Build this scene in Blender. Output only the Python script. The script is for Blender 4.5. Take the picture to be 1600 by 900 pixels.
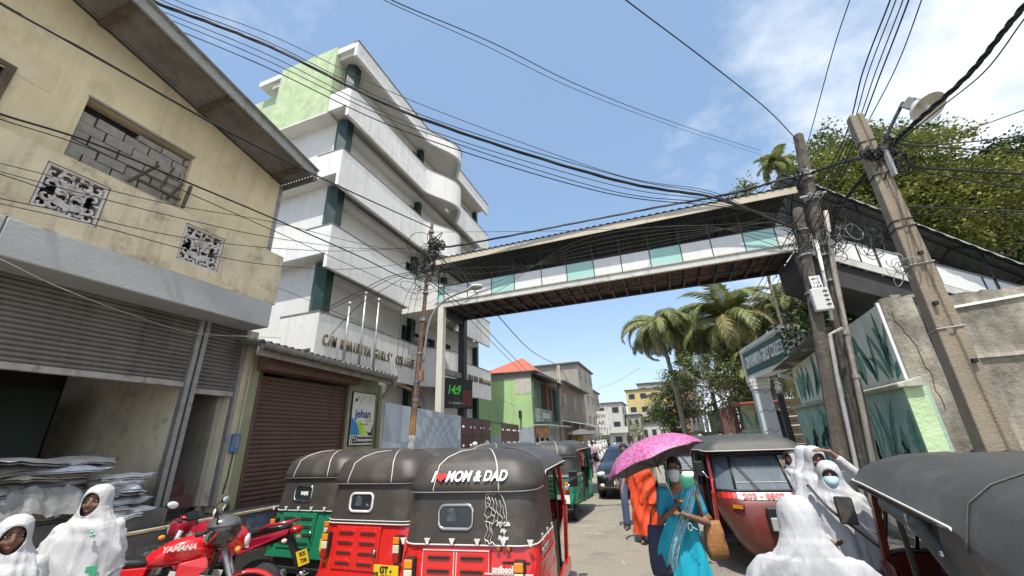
import bpy, math, random
from mathutils import Vector, Matrix, noise, Euler
R_=math.radians; PI=math.pi
random.seed(7)
for _o in list(bpy.data.objects): bpy.data.objects.remove(_o)
SC=bpy.context.scene; COL=SC.collection
# ------------------------------------------------------------------ camera (1600x900 photograph, tilted up, wide lens)
CAMH=1.75; FPX=620.0
def _basis():
    up=Vector((-65.,1600.,-FPX)).normalized()
    fy=Vector((245.,-235.,-FPX)); fy=(fy-up*fy.dot(up)).normalized()
    fx=fy.cross(up)
    return fx,fy,up
FX,FY,UP=_basis()
CAMROT=Matrix((FX,FY,UP))
cam_d=bpy.data.cameras.new('camera'); cam=bpy.data.objects.new('camera',cam_d); COL.objects.link(cam)
cam_d.sensor_width=36; cam_d.lens=36*FPX/1600; cam_d.clip_start=.05; cam_d.clip_end=2000
cam.matrix_world=Matrix.Translation((0,0,CAMH)) @ CAMROT.to_4x4()
SC.camera=cam
def at(px,py,X=None,Y=None,Z=None,D=None):
    d=CAMROT @ Vector((px-800.,450.-py,-FPX))
    if X is not None: t=X/d.x
    elif Y is not None: t=Y/d.y
    elif Z is not None: t=(Z-CAMH)/d.z
    else: t=D/d.length
    return Vector((0,0,CAMH))+d*t
# ------------------------------------------------------------------ light
SUN=Vector((-.07,.40,-.90)).normalized()
sun_d=bpy.data.lights.new('sun','SUN'); sun=bpy.data.objects.new('sun',sun_d); COL.objects.link(sun)
sun_d.energy=4.0; sun_d.angle=R_(.5); sun_d.color=(1,.94,.84)
sun.rotation_euler=SUN.to_track_quat('-Z','Y').to_euler()
W=bpy.data.worlds.new('World'); SC.world=W; W.use_nodes=True
nt=W.node_tree; nt.nodes.clear()
def wn(t,**k):
    n=nt.nodes.new(t)
    for a,b in k.items(): setattr(n,a,b)
    return n
wo=wn('ShaderNodeOutputWorld'); bg=wn('ShaderNodeBackground'); sky=wn('ShaderNodeTexSky')
sky.sky_type='NISHITA'; sky.sun_disc=False; sky.sun_elevation=math.asin(-SUN.z); sky.sun_rotation=math.atan2(-SUN.x,-SUN.y)
sky.air_density=1.0; sky.dust_density=1.6; sky.ozone_density=2.2; sky.altitude=10
bg.inputs[1].default_value=.15
tc=wn('ShaderNodeTexCoord'); sx=wn('ShaderNodeSeparateXYZ'); nt.links.new(tc.outputs['Generated'],sx.inputs[0])
# clouds lie on a plane overhead: project the view direction on it
def wmath(op,a,b=None,c=None,clamp=False):
    n=wn('ShaderNodeMath',operation=op); n.use_clamp=clamp
    for i,v in enumerate((a,b,c)):
        if v is None: continue
        if isinstance(v,(int,float)): n.inputs[i].default_value=v
        else: nt.links.new(v,n.inputs[i])
    return n.outputs[0]
zc=wmath('ADD',wmath('MAXIMUM',sx.outputs[2],0.0),.13)
u=wmath('DIVIDE',sx.outputs[0],zc); v=wmath('DIVIDE',sx.outputs[1],zc)
cb=wn('ShaderNodeCombineXYZ'); nt.links.new(u,cb.inputs[0]); nt.links.new(v,cb.inputs[1])
n1=wn('ShaderNodeTexNoise'); n1.inputs['Scale'].default_value=1.15; n1.inputs['Detail'].default_value=9; n1.inputs['Roughness'].default_value=.56; n1.inputs['Distortion'].default_value=.25
nt.links.new(cb.outputs[0],n1.inputs['Vector'])
n2=wn('ShaderNodeTexNoise'); n2.inputs['Scale'].default_value=4.2; n2.inputs['Detail'].default_value=8; n2.inputs['Roughness'].default_value=.6
nt.links.new(cb.outputs[0],n2.inputs['Vector'])
# a broad bank of cloud stands over the right-hand side (+x), thinning to clear sky on the left
du=wmath('MULTIPLY',wmath('SUBTRACT',u,.08),1.25,clamp=True)
dens=wmath('ADD',wmath('MULTIPLY',n1.outputs[0],.9),wmath('MULTIPLY',du,.48))
dens=wmath('ADD',dens,wmath('MULTIPLY',wmath('SUBTRACT',n2.outputs[0],.5),.50))
mask=wmath('MULTIPLY',wmath('SUBTRACT',dens,.56),3.4,clamp=True)
mask=wmath('POWER',mask,1.25)
mask=wmath('MULTIPLY',mask,.86)
hz=wmath('MULTIPLY',wmath('POWER',wmath('SUBTRACT',1.0,wmath('MAXIMUM',sx.outputs[2],0.0),clamp=True),5.0),.42)
mx0=wn('ShaderNodeMix',data_type='RGBA'); mx0.inputs[0].default_value=.26; mx0.inputs[7].default_value=(2.9,4.5,6.2,1); nt.links.new(sky.outputs[0],mx0.inputs[6])
mx=wn('ShaderNodeMix',data_type='RGBA'); mx.inputs[7].default_value=(5.2,5.9,6.8,1)
nt.links.new(hz,mx.inputs[0]); nt.links.new(mx0.outputs[2],mx.inputs[6])
mx2=wn('ShaderNodeMix',data_type='RGBA'); mx2.inputs[7].default_value=(6.2,6.35,6.5,1)
nt.links.new(mask,mx2.inputs[0]); nt.links.new(mx.outputs[2],mx2.inputs[6])
nt.links.new(mx2.outputs[2],bg.inputs[0]); nt.links.new(bg.outputs[0],wo.inputs[0])
SC.view_settings.view_transform='Standard'; SC.view_settings.look='None'; SC.view_settings.gamma=1
SC.view_settings.exposure=.46
SC.cycles.max_bounces=6; SC.cycles.diffuse_bounces=3; SC.cycles.glossy_bounces=3; SC.cycles.transmission_bounces=4; SC.cycles.transparent_max_bounces=6
# ------------------------------------------------------------------ materials
MATS={}
def _lin(c):
    return tuple(((x/12.92) if x<=.04045 else ((x+.055)/1.055)**2.4) for x in c)
def mat(name,col,rough=.7,metal=0,var=.18,scale=3,dirt=None,streak=None,bump=.0,bscale=30,coat=0,spec=.5,dark=None,alpha=None,emit=None,fold=None,grime=None):
    """procedural: base colour, broad mottling, blotchy dirt, rain streaks running down, fine relief"""
    if name in MATS: return MATS[name]
    m=bpy.data.materials.new(name); m.use_nodes=True; MATS[name]=m
    t=m.node_tree; L=t.links.new
    b=t.nodes['Principled BSDF']
    b.inputs['Roughness'].default_value=rough; b.inputs['Metallic'].default_value=metal
    b.inputs['Coat Weight'].default_value=coat; b.inputs['Coat Roughness'].default_value=.08
    b.inputs['Specular IOR Level'].default_value=spec
    if emit: b.inputs['Emission Color'].default_value=(*emit[0],1); b.inputs['Emission Strength'].default_value=emit[1]
    if alpha is not None: b.inputs['Alpha'].default_value=alpha
    tcn=t.nodes.new('ShaderNodeTexCoord'); co=tcn.outputs['Object']
    def nz(s,d=6,r=.6,vec=None):
        n=t.nodes.new('ShaderNodeTexNoise'); n.inputs['Scale'].default_value=s; n.inputs['Detail'].default_value=d; n.inputs['Roughness'].default_value=r
        L(vec or co,n.inputs['Vector']); return n.outputs['Fac']
    def ramp(f,a,c0,bq,c1):
        r=t.nodes.new('ShaderNodeValToRGB'); r.color_ramp.elements[0].position=a; r.color_ramp.elements[0].color=(*c0,1)
        r.color_ramp.elements[1].position=bq; r.color_ramp.elements[1].color=(*c1,1); L(f,r.inputs[0]); return r.outputs[0]
    def mixc(f,a,bc,fac=1.0):
        k=t.nodes.new('ShaderNodeMix'); k.data_type='RGBA'
        if fac!=1.0:
            mm=t.nodes.new('ShaderNodeMath'); mm.operation='MULTIPLY'; mm.inputs[1].default_value=fac; L(f,mm.inputs[0]); f=mm.outputs[0]
        L(f,k.inputs[0]); L(a,k.inputs[6])
        if isinstance(bc,tuple): k.inputs[7].default_value=(*bc,1)
        else: L(bc,k.inputs[7])
        return k.outputs[2]
    lo=tuple(max(0,c*(1-var)) for c in col); hi=tuple(min(1,c*(1+var)) for c in col)
    c=ramp(nz(scale),.3,lo,.7,hi)
    if dirt:  # (colour, amount, scale, threshold)
        f=ramp(nz(dirt[2],8,.68),dirt[3],(0,0,0),dirt[3]+.18,(1,1,1)); c=mixc(f,c,dirt[0],dirt[1])
    if streak: # (colour, amount)
        mp=t.nodes.new('ShaderNodeMapping'); mp.inputs['Scale'].default_value=(3.2,3.2,.22); L(co,mp.inputs[0])
        f=ramp(nz(1.6,7,.65,mp.outputs[0]),.5,(0,0,0),.72,(1,1,1)); c=mixc(f,c,streak[0],streak[1])
    L(c,b.inputs['Base Color'])
    if bump:
        bp=t.nodes.new('ShaderNodeBump'); bp.inputs['Strength'].default_value=bump; bp.inputs['Distance'].default_value=.02
        L(nz(bscale,5,.62),bp.inputs['Height']); L(bp.outputs[0],b.inputs['Normal'])
        if fold:  # long hanging creases of the cloth
            mp2=t.nodes.new('ShaderNodeMapping'); mp2.inputs['Scale'].default_value=fold[0]; L(co,mp2.inputs[0])
            b2=t.nodes.new('ShaderNodeBump'); b2.inputs['Strength'].default_value=fold[1]; b2.inputs['Distance'].default_value=.05; L(nz(1.0,4,.5,mp2.outputs[0]),b2.inputs['Height']); L(b2.outputs[0],bp.inputs['Normal'])
    if rough>.15 and metal<.5:
        mr=t.nodes.new('ShaderNodeMapRange'); mr.inputs['To Min'].default_value=max(.05,rough-.09); mr.inputs['To Max'].default_value=min(1,rough+.09)
        L(nz(scale*4,3),mr.inputs[0]); L(mr.outputs[0],b.inputs['Roughness'])
    return m
def glass(name,tint=(.8,.85,.85),rough=.03,alpha=.35):
    if name in MATS: return MATS[name]
    m=mat(name,tint,rough,var=.05,alpha=alpha,spec=.8); return m
def leafmat(name,col,col2,trans=.25,scale=1.2):
    if name in MATS: return MATS[name]
    m=bpy.data.materials.new(name); m.use_nodes=True; MATS[name]=m; t=m.node_tree; L=t.links.new
    b=t.nodes['Principled BSDF']; b.inputs['Roughness'].default_value=.5; b.inputs['Specular IOR Level'].default_value=.35
    tcn=t.nodes.new('ShaderNodeTexCoord'); n=t.nodes.new('ShaderNodeTexNoise'); n.inputs['Scale'].default_value=scale; n.inputs['Detail'].default_value=7
    L(tcn.outputs['Object'],n.inputs['Vector']); r=t.nodes.new('ShaderNodeValToRGB')
    r.color_ramp.elements[0].position=.32; r.color_ramp.elements[0].color=(*col,1); r.color_ramp.elements[1].position=.68; r.color_ramp.elements[1].color=(*col2,1)
    L(n.outputs[0],r.inputs[0]); L(r.outputs[0],b.inputs['Base Color'])
    tr=t.nodes.new('ShaderNodeBsdfTranslucent'); L(r.outputs[0],tr.inputs[0]); ms=t.nodes.new('ShaderNodeMixShader'); ms.inputs[0].default_value=trans
    L(b.outputs[0],ms.inputs[1]); L(tr.outputs[0],ms.inputs[2]); L(ms.outputs[0],t.nodes['Material Output'].inputs[0])
    return m
# ------------------------------------------------------------------ mesh collector
class MB:
    def __init__(s): s.v=[]; s.f=[]; s.mi=[]; s.cur=0; s.M=None
    def add(s,vs,fs,mi=None):
        n=len(s.v)
        if s.M is not None: vs=[s.M@Vector(p) for p in vs]
        s.v.extend([tuple(p) for p in vs]); s.f.extend([tuple(i+n for i in f) for f in fs])
        s.mi.extend([s.cur if mi is None else mi]*len(fs)); return s
    def box(s,x0,x1,y0,y1,z0,z1):
        return s.add([(x0,y0,z0),(x1,y0,z0),(x1,y1,z0),(x0,y1,z0),(x0,y0,z1),(x1,y0,z1),(x1,y1,z1),(x0,y1,z1)],
            [(0,3,2,1),(4,5,6,7),(0,1,5,4),(1,2,6,5),(2,3,7,6),(3,0,4,7)])
    def cbox(s,c,d,rot=None):
        h=[k/2 for k in d]; vs=[Vector((i*h[0],j*h[1],k*h[2])) for k in(-1,1) for i,j in((-1,-1),(1,-1),(1,1),(-1,1))]
        m=rot.to_matrix() if isinstance(rot,Euler) else (rot or Matrix.Identity(3))
        c=Vector(c); return s.add([c+m@p for p in vs],[(0,3,2,1),(4,5,6,7),(0,1,5,4),(1,2,6,5),(2,3,7,6),(3,0,4,7)])
    def beam(s,a,b,w,h,up=Vector((0,0,1))):
        a=Vector(a);b=Vector(b);d=(b-a).normalized(); sd=d.cross(up)
        if sd.length<1e-4: sd=d.cross(Vector((0,1,0)))
        sd.normalize(); u=sd.cross(d).normalized(); sd=sd*w/2;u=u*h/2
        vs=[p+q for p in(a,b) for q in(-sd-u,sd-u,sd+u,-sd+u)]
        return s.add(vs,[(3,2,1,0),(4,5,6,7),(0,1,5,4),(1,2,6,5),(2,3,7,6),(3,0,4,7)])
    def prism(s,poly,ext):
        n=len(poly); e=Vector(ext); a=[Vector(p) for p in poly]; b=[p+e for p in a]
        return s.add(a+b,[tuple(range(n))[::-1],tuple(range(n,2*n))]+[(i,(i+1)%n,n+(i+1)%n,n+i) for i in range(n)])
    def tube(s,pts,r,n=6,caps=True,flat=1.0):
        pts=[Vector(p) for p in pts]; k=len(pts); rs=r if isinstance(r,(list,tuple)) else [r]*k
        vs=[];nrm=None
        for i,p in enumerate(pts):
            d=(pts[min(i+1,k-1)]-pts[max(i-1,0)])
            if d.length<1e-9: d=Vector((0,0,1))
            d.normalize()
            if nrm is None:
                nrm=d.cross(Vector((0,0,1)) if abs(d.z)<.9 else Vector((1,0,0))).normalized()
            else:
                nrm=(nrm-d*nrm.dot(d))
                nrm=nrm.normalized() if nrm.length>1e-6 else d.orthogonal().normalized()
            bn=d.cross(nrm)
            for j in range(n):
                a=2*PI*j/n; vs.append(p+nrm*math.cos(a)*rs[i]+bn*math.sin(a)*rs[i]*flat)
        fs=[(i*n+j,i*n+(j+1)%n,(i+1)*n+(j+1)%n,(i+1)*n+j) for i in range(k-1) for j in range(n)]
        if caps: fs+= [tuple(range(n))[::-1],tuple((k-1)*n+j for j in range(n))]
        return s.add(vs,fs)
    def loft(s,rings,closed=True,cap0=True,cap1=True):
        n=len(rings[0]); vs=[p for r in rings for p in r]; m=n if closed else n-1
        fs=[(i*n+j,i*n+(j+1)%n,(i+1)*n+(j+1)%n,(i+1)*n+j) for i in range(len(rings)-1) for j in range(m)]
        if closed and cap0: fs.append(tuple(range(n))[::-1])
        if closed and cap1: fs.append(tuple((len(rings)-1)*n+j for j in range(n)))
        return s.add(vs,fs)
    def ell(s,c,r,n=12,m=8,rot=None,z0=-1,z1=1):
        c=Vector(c); rr=r if isinstance(r,(tuple,list)) else (r,r,r); rings=[]
        for i in range(m+1):
            a=math.asin(z0)+(math.asin(z1)-math.asin(z0))*i/m
            rings.append([Vector((rr[0]*max(1e-4,math.cos(a))*math.cos(2*PI*j/n),rr[1]*max(1e-4,math.cos(a))*math.sin(2*PI*j/n),rr[2]*math.sin(a))) for j in range(n)])
        q=rot.to_matrix() if isinstance(rot,Euler) else (rot or Matrix.Identity(3))
        return s.loft([[c+q@p for p in r_] for r_ in rings])
    def lathe(s,c,prof,n=16,axis=None):
        c=Vector(c); q=Vector((0,0,1)).rotation_difference(Vector(axis)).to_matrix() if axis is not None else Matrix.Identity(3)
        return s.loft([[c+q@Vector((r*math.cos(2*PI*j/n),r*math.sin(2*PI*j/n),z)) for j in range(n)] for r,z in prof])
    def capsule(s,a,b,ra,rb,n=14):
        a=Vector(a);b=Vector(b);d=(b-a); L=max(d.length,1e-6); prof=[]
        for i in range(6): t=-PI/2+PI/2*i/5; prof.append((max(1e-4,ra*math.cos(t)),ra*math.sin(t)))
        for i in range(6): t=PI/2*i/5; prof.append((max(1e-4,rb*math.cos(t)),L+rb*math.sin(t)))
        return s.lathe(a,prof,n,d/L)
    def grid(s,fn,nu,nv,wrap=False):
        vs=[fn(i/nu,j/nv) for j in range(nv+1) for i in range(nu+(0 if wrap else 1))]; k=nu+(0 if wrap else 1)
        return s.add(vs,[(j*k+i,j*k+(i+1)%k,(j+1)*k+(i+1)%k,(j+1)*k+i) for j in range(nv) for i in range(nu)])
    def mesh(s,name,mats,off=None,smooth=False):
        me=bpy.data.meshes.new(name)
        vs=s.v if off is None else [(p[0]-off[0],p[1]-off[1],p[2]-off[2]) for p in s.v]
        me.from_pydata(vs,[],s.f)
        for m in (mats if isinstance(mats,(list,tuple)) else [mats]): me.materials.append(m)
        if any(s.mi): me.polygons.foreach_set('material_index',s.mi)
        if smooth: me.polygons.foreach_set('use_smooth',[True]*len(me.polygons))
        me.update(); return me
    def build(s,name,mats,parent=None,smooth=False,**tags):
        off=root_loc(parent) if (parent is not None and not parent.get('_local')) else None
        if parent is not None and root_of(parent).get('_local'): off=None
        elif parent is not None: off=root_of(parent).location
        me=s.mesh(name,mats,off,smooth)
        o=bpy.data.objects.new(name,me); COL.objects.link(o)
        if parent is not None: o.parent=parent
        if smooth=='auto': autosmooth(o)
        for k,vv in tags.items(): o[k]=vv
        return o
def root_of(o):
    while o.parent is not None: o=o.parent
    return o
def root_loc(o): return root_of(o).location
def autosmooth(o,ang=35):
    me=o.data
    me.polygons.foreach_set('use_smooth',[True]*len(me.polygons))
    try: me.set_sharp_from_angle(angle=R_(ang))
    except Exception: pass
def bevel(o,w=.01,seg=1):
    m=o.modifiers.new('bevel','BEVEL'); m.width=w; m.segments=seg; m.limit_method='ANGLE'; m.angle_limit=R_(40); return o
def thing(name,label,cat,loc=(0,0,0),rz=0,group=None,local=False):
    o=bpy.data.objects.new(name,None); COL.objects.link(o); o.empty_display_size=.2
    o.location=loc; o.rotation_euler=(0,0,rz); o['label']=label; o['category']=cat
    if group: o['group']=group
    if local: o['_local']=1
    return o
def tag(o,label,cat,group=None,kind=None):
    if label: o['label']=label
    if cat: o['category']=cat
    if group: o['group']=group
    if kind: o['kind']=kind
    return o
def structure(o): o['kind']='structure'; return o
def copy_tree(o,parent=None):
    c=o.copy(); COL.objects.link(c)
    if parent is not None: c.parent=parent
    for ch in o.children: copy_tree(ch,c)
    return c
def shared(name,me,parent,loc,rot=(0,0,0),scale=(1,1,1)):
    o=bpy.data.objects.new(name,me); COL.objects.link(o); o.parent=parent
    o.location=Vector(loc)-(Vector((0,0,0)) if root_of(parent).get('_local') else root_of(parent).location); o.rotation_euler=rot; o.scale=scale; return o
def textmesh(txt,size,depth=.004,shear=0,bold=0,align='CENTER',spacing=1.0):
    cu=bpy.data.curves.new('t','FONT'); cu.body=txt; cu.size=size; cu.extrude=depth/2; cu.shear=shear; cu.offset=bold; cu.align_x=align; cu.align_y='CENTER'; cu.space_character=spacing
    cu.resolution_u=3
    o=bpy.data.objects.new('t',cu); COL.objects.link(o)
    dg=bpy.context.evaluated_depsgraph_get(); me=bpy.data.meshes.new_from_object(o.evaluated_get(dg)); bpy.data.objects.remove(o); bpy.data.curves.remove(cu)
    return me
def text(name,txt,size,origin,xdir,ydir,parent,m,depth=.004,shear=0,bold=0,sx=1.0,align='CENTER',spacing=1.0):
    """lettering as thin solid print lying in the plane spanned by xdir (reading direction) and ydir (up)"""
    me=textmesh(txt,size,depth,shear,bold,align,spacing); x=Vector(xdir).normalized(); y=Vector(ydir); y=(y-x*y.dot(x)).normalized(); z=x.cross(y)
    M=Matrix((x*sx,y,z)).transposed().to_4x4(); M.translation=Vector(origin)-(Vector((0,0,0)) if root_of(parent).get('_local') else root_of(parent).location)
    me.transform(M); me.materials.clear(); me.materials.append(m)
    o=bpy.data.objects.new(name,me); COL.objects.link(o); o.parent=parent; return o
def spline(P,n=8):
    P=[Vector(p) for p in P]; out=[]
    for i in range(len(P)-1):
        p0=P[max(i-1,0)];p1=P[i];p2=P[i+1];p3=P[min(i+2,len(P)-1)]
        for j in range(n):
            t=j/n; out.append(.5*((2*p1)+(-p0+p2)*t+(2*p0-5*p1+4*p2-p3)*t*t+(-p0+3*p1-3*p2+p3)*t**3))
    out.append(P[-1]); return out
def remeshed(mb,name,voxel,mats,parent,smooth_it=3,fn=None):
    """one continuous skin grown over the overlapping body volumes"""
    me=mb.mesh(name,mats,None); o=bpy.data.objects.new(name,me); COL.objects.link(o)
    r=o.modifiers.new('r','REMESH'); r.mode='VOXEL'; r.voxel_size=voxel
    s=o.modifiers.new('s','SMOOTH'); s.factor=.5; s.iterations=smooth_it
    dg=bpy.context.evaluated_depsgraph_get(); m2=bpy.data.meshes.new_from_object(o.evaluated_get(dg)); bpy.data.objects.remove(o)
    m2.materials.clear()
    for m in (mats if isinstance(mats,(list,tuple)) else [mats]): m2.materials.append(m)
    if fn: fn(m2)
    m2.polygons.foreach_set('use_smooth',[True]*len(m2.polygons)); m2.name=name
    o=bpy.data.objects.new(name,m2); COL.objects.link(o)
    if parent is not None: o.parent=parent
    return o
# common materials
M_CONC=mat('concrete',(.30,.285,.25),.85,var=.25,scale=4,dirt=((.09,.085,.075),.6,2.2,.52),streak=((.07,.065,.06),.5),bump=.5,bscale=45)
M_BLACK=mat('black_plastic',(.018,.018,.02),.45,var=.3,scale=10)
M_RUBBER=mat('rubber',(.022,.021,.02),.8,var=.3,scale=20,bump=.2,bscale=80)
M_CHROME=mat('chrome',(.62,.62,.62),.18,metal=1,var=.1)
M_STEEL=mat('grey_steel',(.25,.25,.25),.5,metal=.3,var=.25,scale=8,dirt=((.1,.07,.05),.5,7,.55))
M_WHITEP=mat('white_print',(.80,.80,.78),.5,var=.04)
M_DARK=mat('interior_dark',(.02,.02,.02),.9,var=.2)
# ================================================================== GROUND
M_ROAD=mat('asphalt',(.285,.26,.21),.88,var=.30,scale=42,dirt=((.13,.125,.11),.6,1.1,.5),streak=((.34,.32,.27),.3),bump=.9,bscale=85)
M_GROUND=mat('dusty_ground',(.22,.19,.15),.95,var=.25,scale=.6,bump=.4,bscale=20)
M_PAINT=mat('road_paint',(.46,.44,.38),.8,var=.2,scale=9,dirt=((.26,.24,.20),.9,11,.42))
M_PATCH=mat('asphalt_patch',(.10,.10,.095),.85,var=.25,scale=3,bump=.5,bscale=60)
structure(MB().box(-300,300,-60,700,-.5,0).build('ground',M_GROUND))
structure(MB().add([(-6.1,-20,.004),(3.9,-20,.004),(3.9,40,.004),(1.5,120,.004),(-8,120,.004),(-7.6,40,.004),(-7.2,12,.004)],[(0,1,2,3,4,5,6)]).build('road',M_ROAD))
structure(MB().box(3.3,4.9,-20,11.0,0,.13).build('pavement',mat('pavement_concrete',(.27,.255,.22),.9,var=.2,scale=2,dirt=((.1,.095,.08),.6,1.5,.5),bump=.4,bscale=40)))
rm=thing('road_marking','worn white painted bars of the crossing on the road beside the black car','road marking',(-3.4,18,0))
for k,(a,b) in enumerate(((-4.7,-3.4),(-2.9,-2.2),(-1.5,-.7),(.2,1.0))):
    MB().box(a,b,17.2,20.2,.006,.009).build('painted_bar',M_PAINT,rm)
MB().box(-4.6,-2.9,16.3,16.45,.006,.009).build('painted_line',M_PAINT,rm)
pl=thing('worn_lane_line','thin broken white line on the asphalt left of the monk','road marking',(-1.8,9.3,0))
for a,b,y in((-2.3,-1.35,9.7),(-1.9,-1.5,9.0)): MB().box(a,b,y,y+.05,.006,.009).build('painted_dash',M_PAINT,pl)
# cracks and tar repairs in the road
rr=random.Random(3)
for sx_,sy_,n_,ang,lab in((-1.6,6.2,26,.5,'long pale crack in the asphalt beside the nearest red three wheeler'),(-.9,7.0,20,1.4,'short pale crack in the asphalt before the monk'),(-2.0,8.8,30,.1,'pale crack in the asphalt behind the nearest red three wheeler'),(-.2,5.1,16,2.0,'pale crack in the asphalt behind the sari woman')):
    p=Vector((sx_,sy_,.0065));pts=[p.copy()]
    for _ in range(n_):
        ang+=rr.uniform(-.5,.5); p=p+Vector((math.cos(ang),math.sin(ang),0))*.08; pts.append(p.copy())
    L_=[];R__=[]
    for i,a in enumerate(pts):
        d=(pts[min(i+1,len(pts)-1)]-pts[max(i-1,0)]).normalized(); n=Vector((-d.y,d.x,0))*.010; L_.append(a+n); R__.append(a-n)
    k=len(pts); cr=MB().add(R__+L_,[(i,i+1,k+i+1,k+i) for i in range(k-1)])
    tag(cr.build('road_crack',mat('crack_filler',(.36,.34,.30),.9)),lab,'road crack')
pt=MB(); pts=[(.15+.55*math.cos(a)*(1+.25*math.sin(3*a)),4.55+1.0*math.sin(a)*(1+.2*math.cos(2*a)),.0075) for a in [k*PI/9 for k in range(18)]]
pt.add(pts,[tuple(range(18))]); structure(pt.build('road_patch',M_PATCH))
# ================================================================== CREAM BUILDING (left)
CRM=mat('cream_render',(.67,.585,.39),.88,var=.10,scale=1.3,dirt=((.33,.27,.17),.45,2.3,.54),streak=((.22,.18,.12),.35),bump=.45,bscale=28)
CRD=mat('cream_parapet_render',(.62,.55,.385),.9,var=.16,scale=2.2,dirt=((.12,.095,.06),.6,3.2,.53),streak=((.10,.085,.06),.4),bump=.5,bscale=24)
BEAM=mat('grey_blue_beam',(.385,.40,.40),.8,var=.10,scale=1.6,dirt=((.2,.2,.19),.45,2.4,.56),bump=.3,bscale=30)
LAT=mat('lattice_white',(.56,.54,.52),.8,var=.12,scale=6,dirt=((.16,.15,.14),.6,7,.5),bump=.2)
BLK=mat('grey_block',(.29,.275,.255),.92,var=.25,scale=5,dirt=((.10,.095,.085),.5,4,.55),bump=.7,bscale=40)
WOODD=mat('old_dark_wood',(.10,.075,.055),.85,var=.35,scale=6,bump=.4,bscale=50)
TIN=mat('grey_tin_sheet',(.21,.20,.185),.6,metal=.25,var=.25,scale=2.5,dirt=((.09,.06,.045),.6,2.2,.52),streak=((.08,.06,.05),.4))
FASC=mat('grey_fascia_board',(.31,.32,.31),.7,var=.3,scale=5,dirt=((.10,.10,.10),.6,5,.5),streak=((.1,.1,.1),.4),bump=.3)
SHUT=mat('grey_shutter_steel',(.155,.148,.138),.5,metal=.35,var=.2,scale=2,dirt=((.07,.055,.045),.5,3,.52),streak=((.06,.05,.04),.45))
PLI=mat('plinth_concrete',(.115,.112,.105),.85,var=.3,scale=2,dirt=((.05,.05,.05),.6,1.8,.5),bump=.4)
RED=mat('oxide_red_step',(.13,.055,.05),.75,var=.25,scale=3,dirt=((.05,.035,.035),.5,3,.5),bump=.3)
cb_=thing('cream_building','long cream rendered two storey shop building with grey canopy beam and half raised shutter','building',(-8.5,1.5,0))
XW=-6.8; YE=4.98
wl=MB()
def wall_x(mb,x0,x1,y0,y1,z0,z1,holes):
    """wall slab in the x=const plane with rectangular openings (y0,y1,z0,z1)"""
    ys=sorted({y0,y1,*[h[0] for h in holes],*[h[1] for h in holes]}); zs=sorted({z0,z1,*[h[2] for h in holes],*[h[3] for h in holes]})
    for a,b in zip(ys,ys[1:]):
        for c,d in zip(zs,zs[1:]):
            m=((a+b)/2,(c+d)/2)
            if not any(h[0]<m[0]<h[1] and h[2]<m[1]<h[3] for h in holes): mb.box(x0,x1,a,b,c,d)
wall_x(wl,XW-.22,XW,-4,YE,3.86,6.93,[(1.95,3.33,5.46,6.44),(.2,1.30,5.60,6.26)])
# sloping head of the gable wall up to the roof
wl.prism([(XW-.22,-4,6.93),(XW-.22,YE,6.93),(XW-.22,YE,6.95),(XW-.22,-4,8.82)],(.22,0,0))
wl.build('upper_wall',CRM,cb_)
MB().box(-13,XW-.22,YE-.2,YE,0,6.94).build('side_wall',mat('side_render',(.30,.30,.26),.9,var=.2,streak=((.1,.1,.09),.5)),cb_)
MB().box(-13,XW-.22,-4,YE-.2,4.0,4.15).build('floor_slab',M_CONC,cb_)
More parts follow.
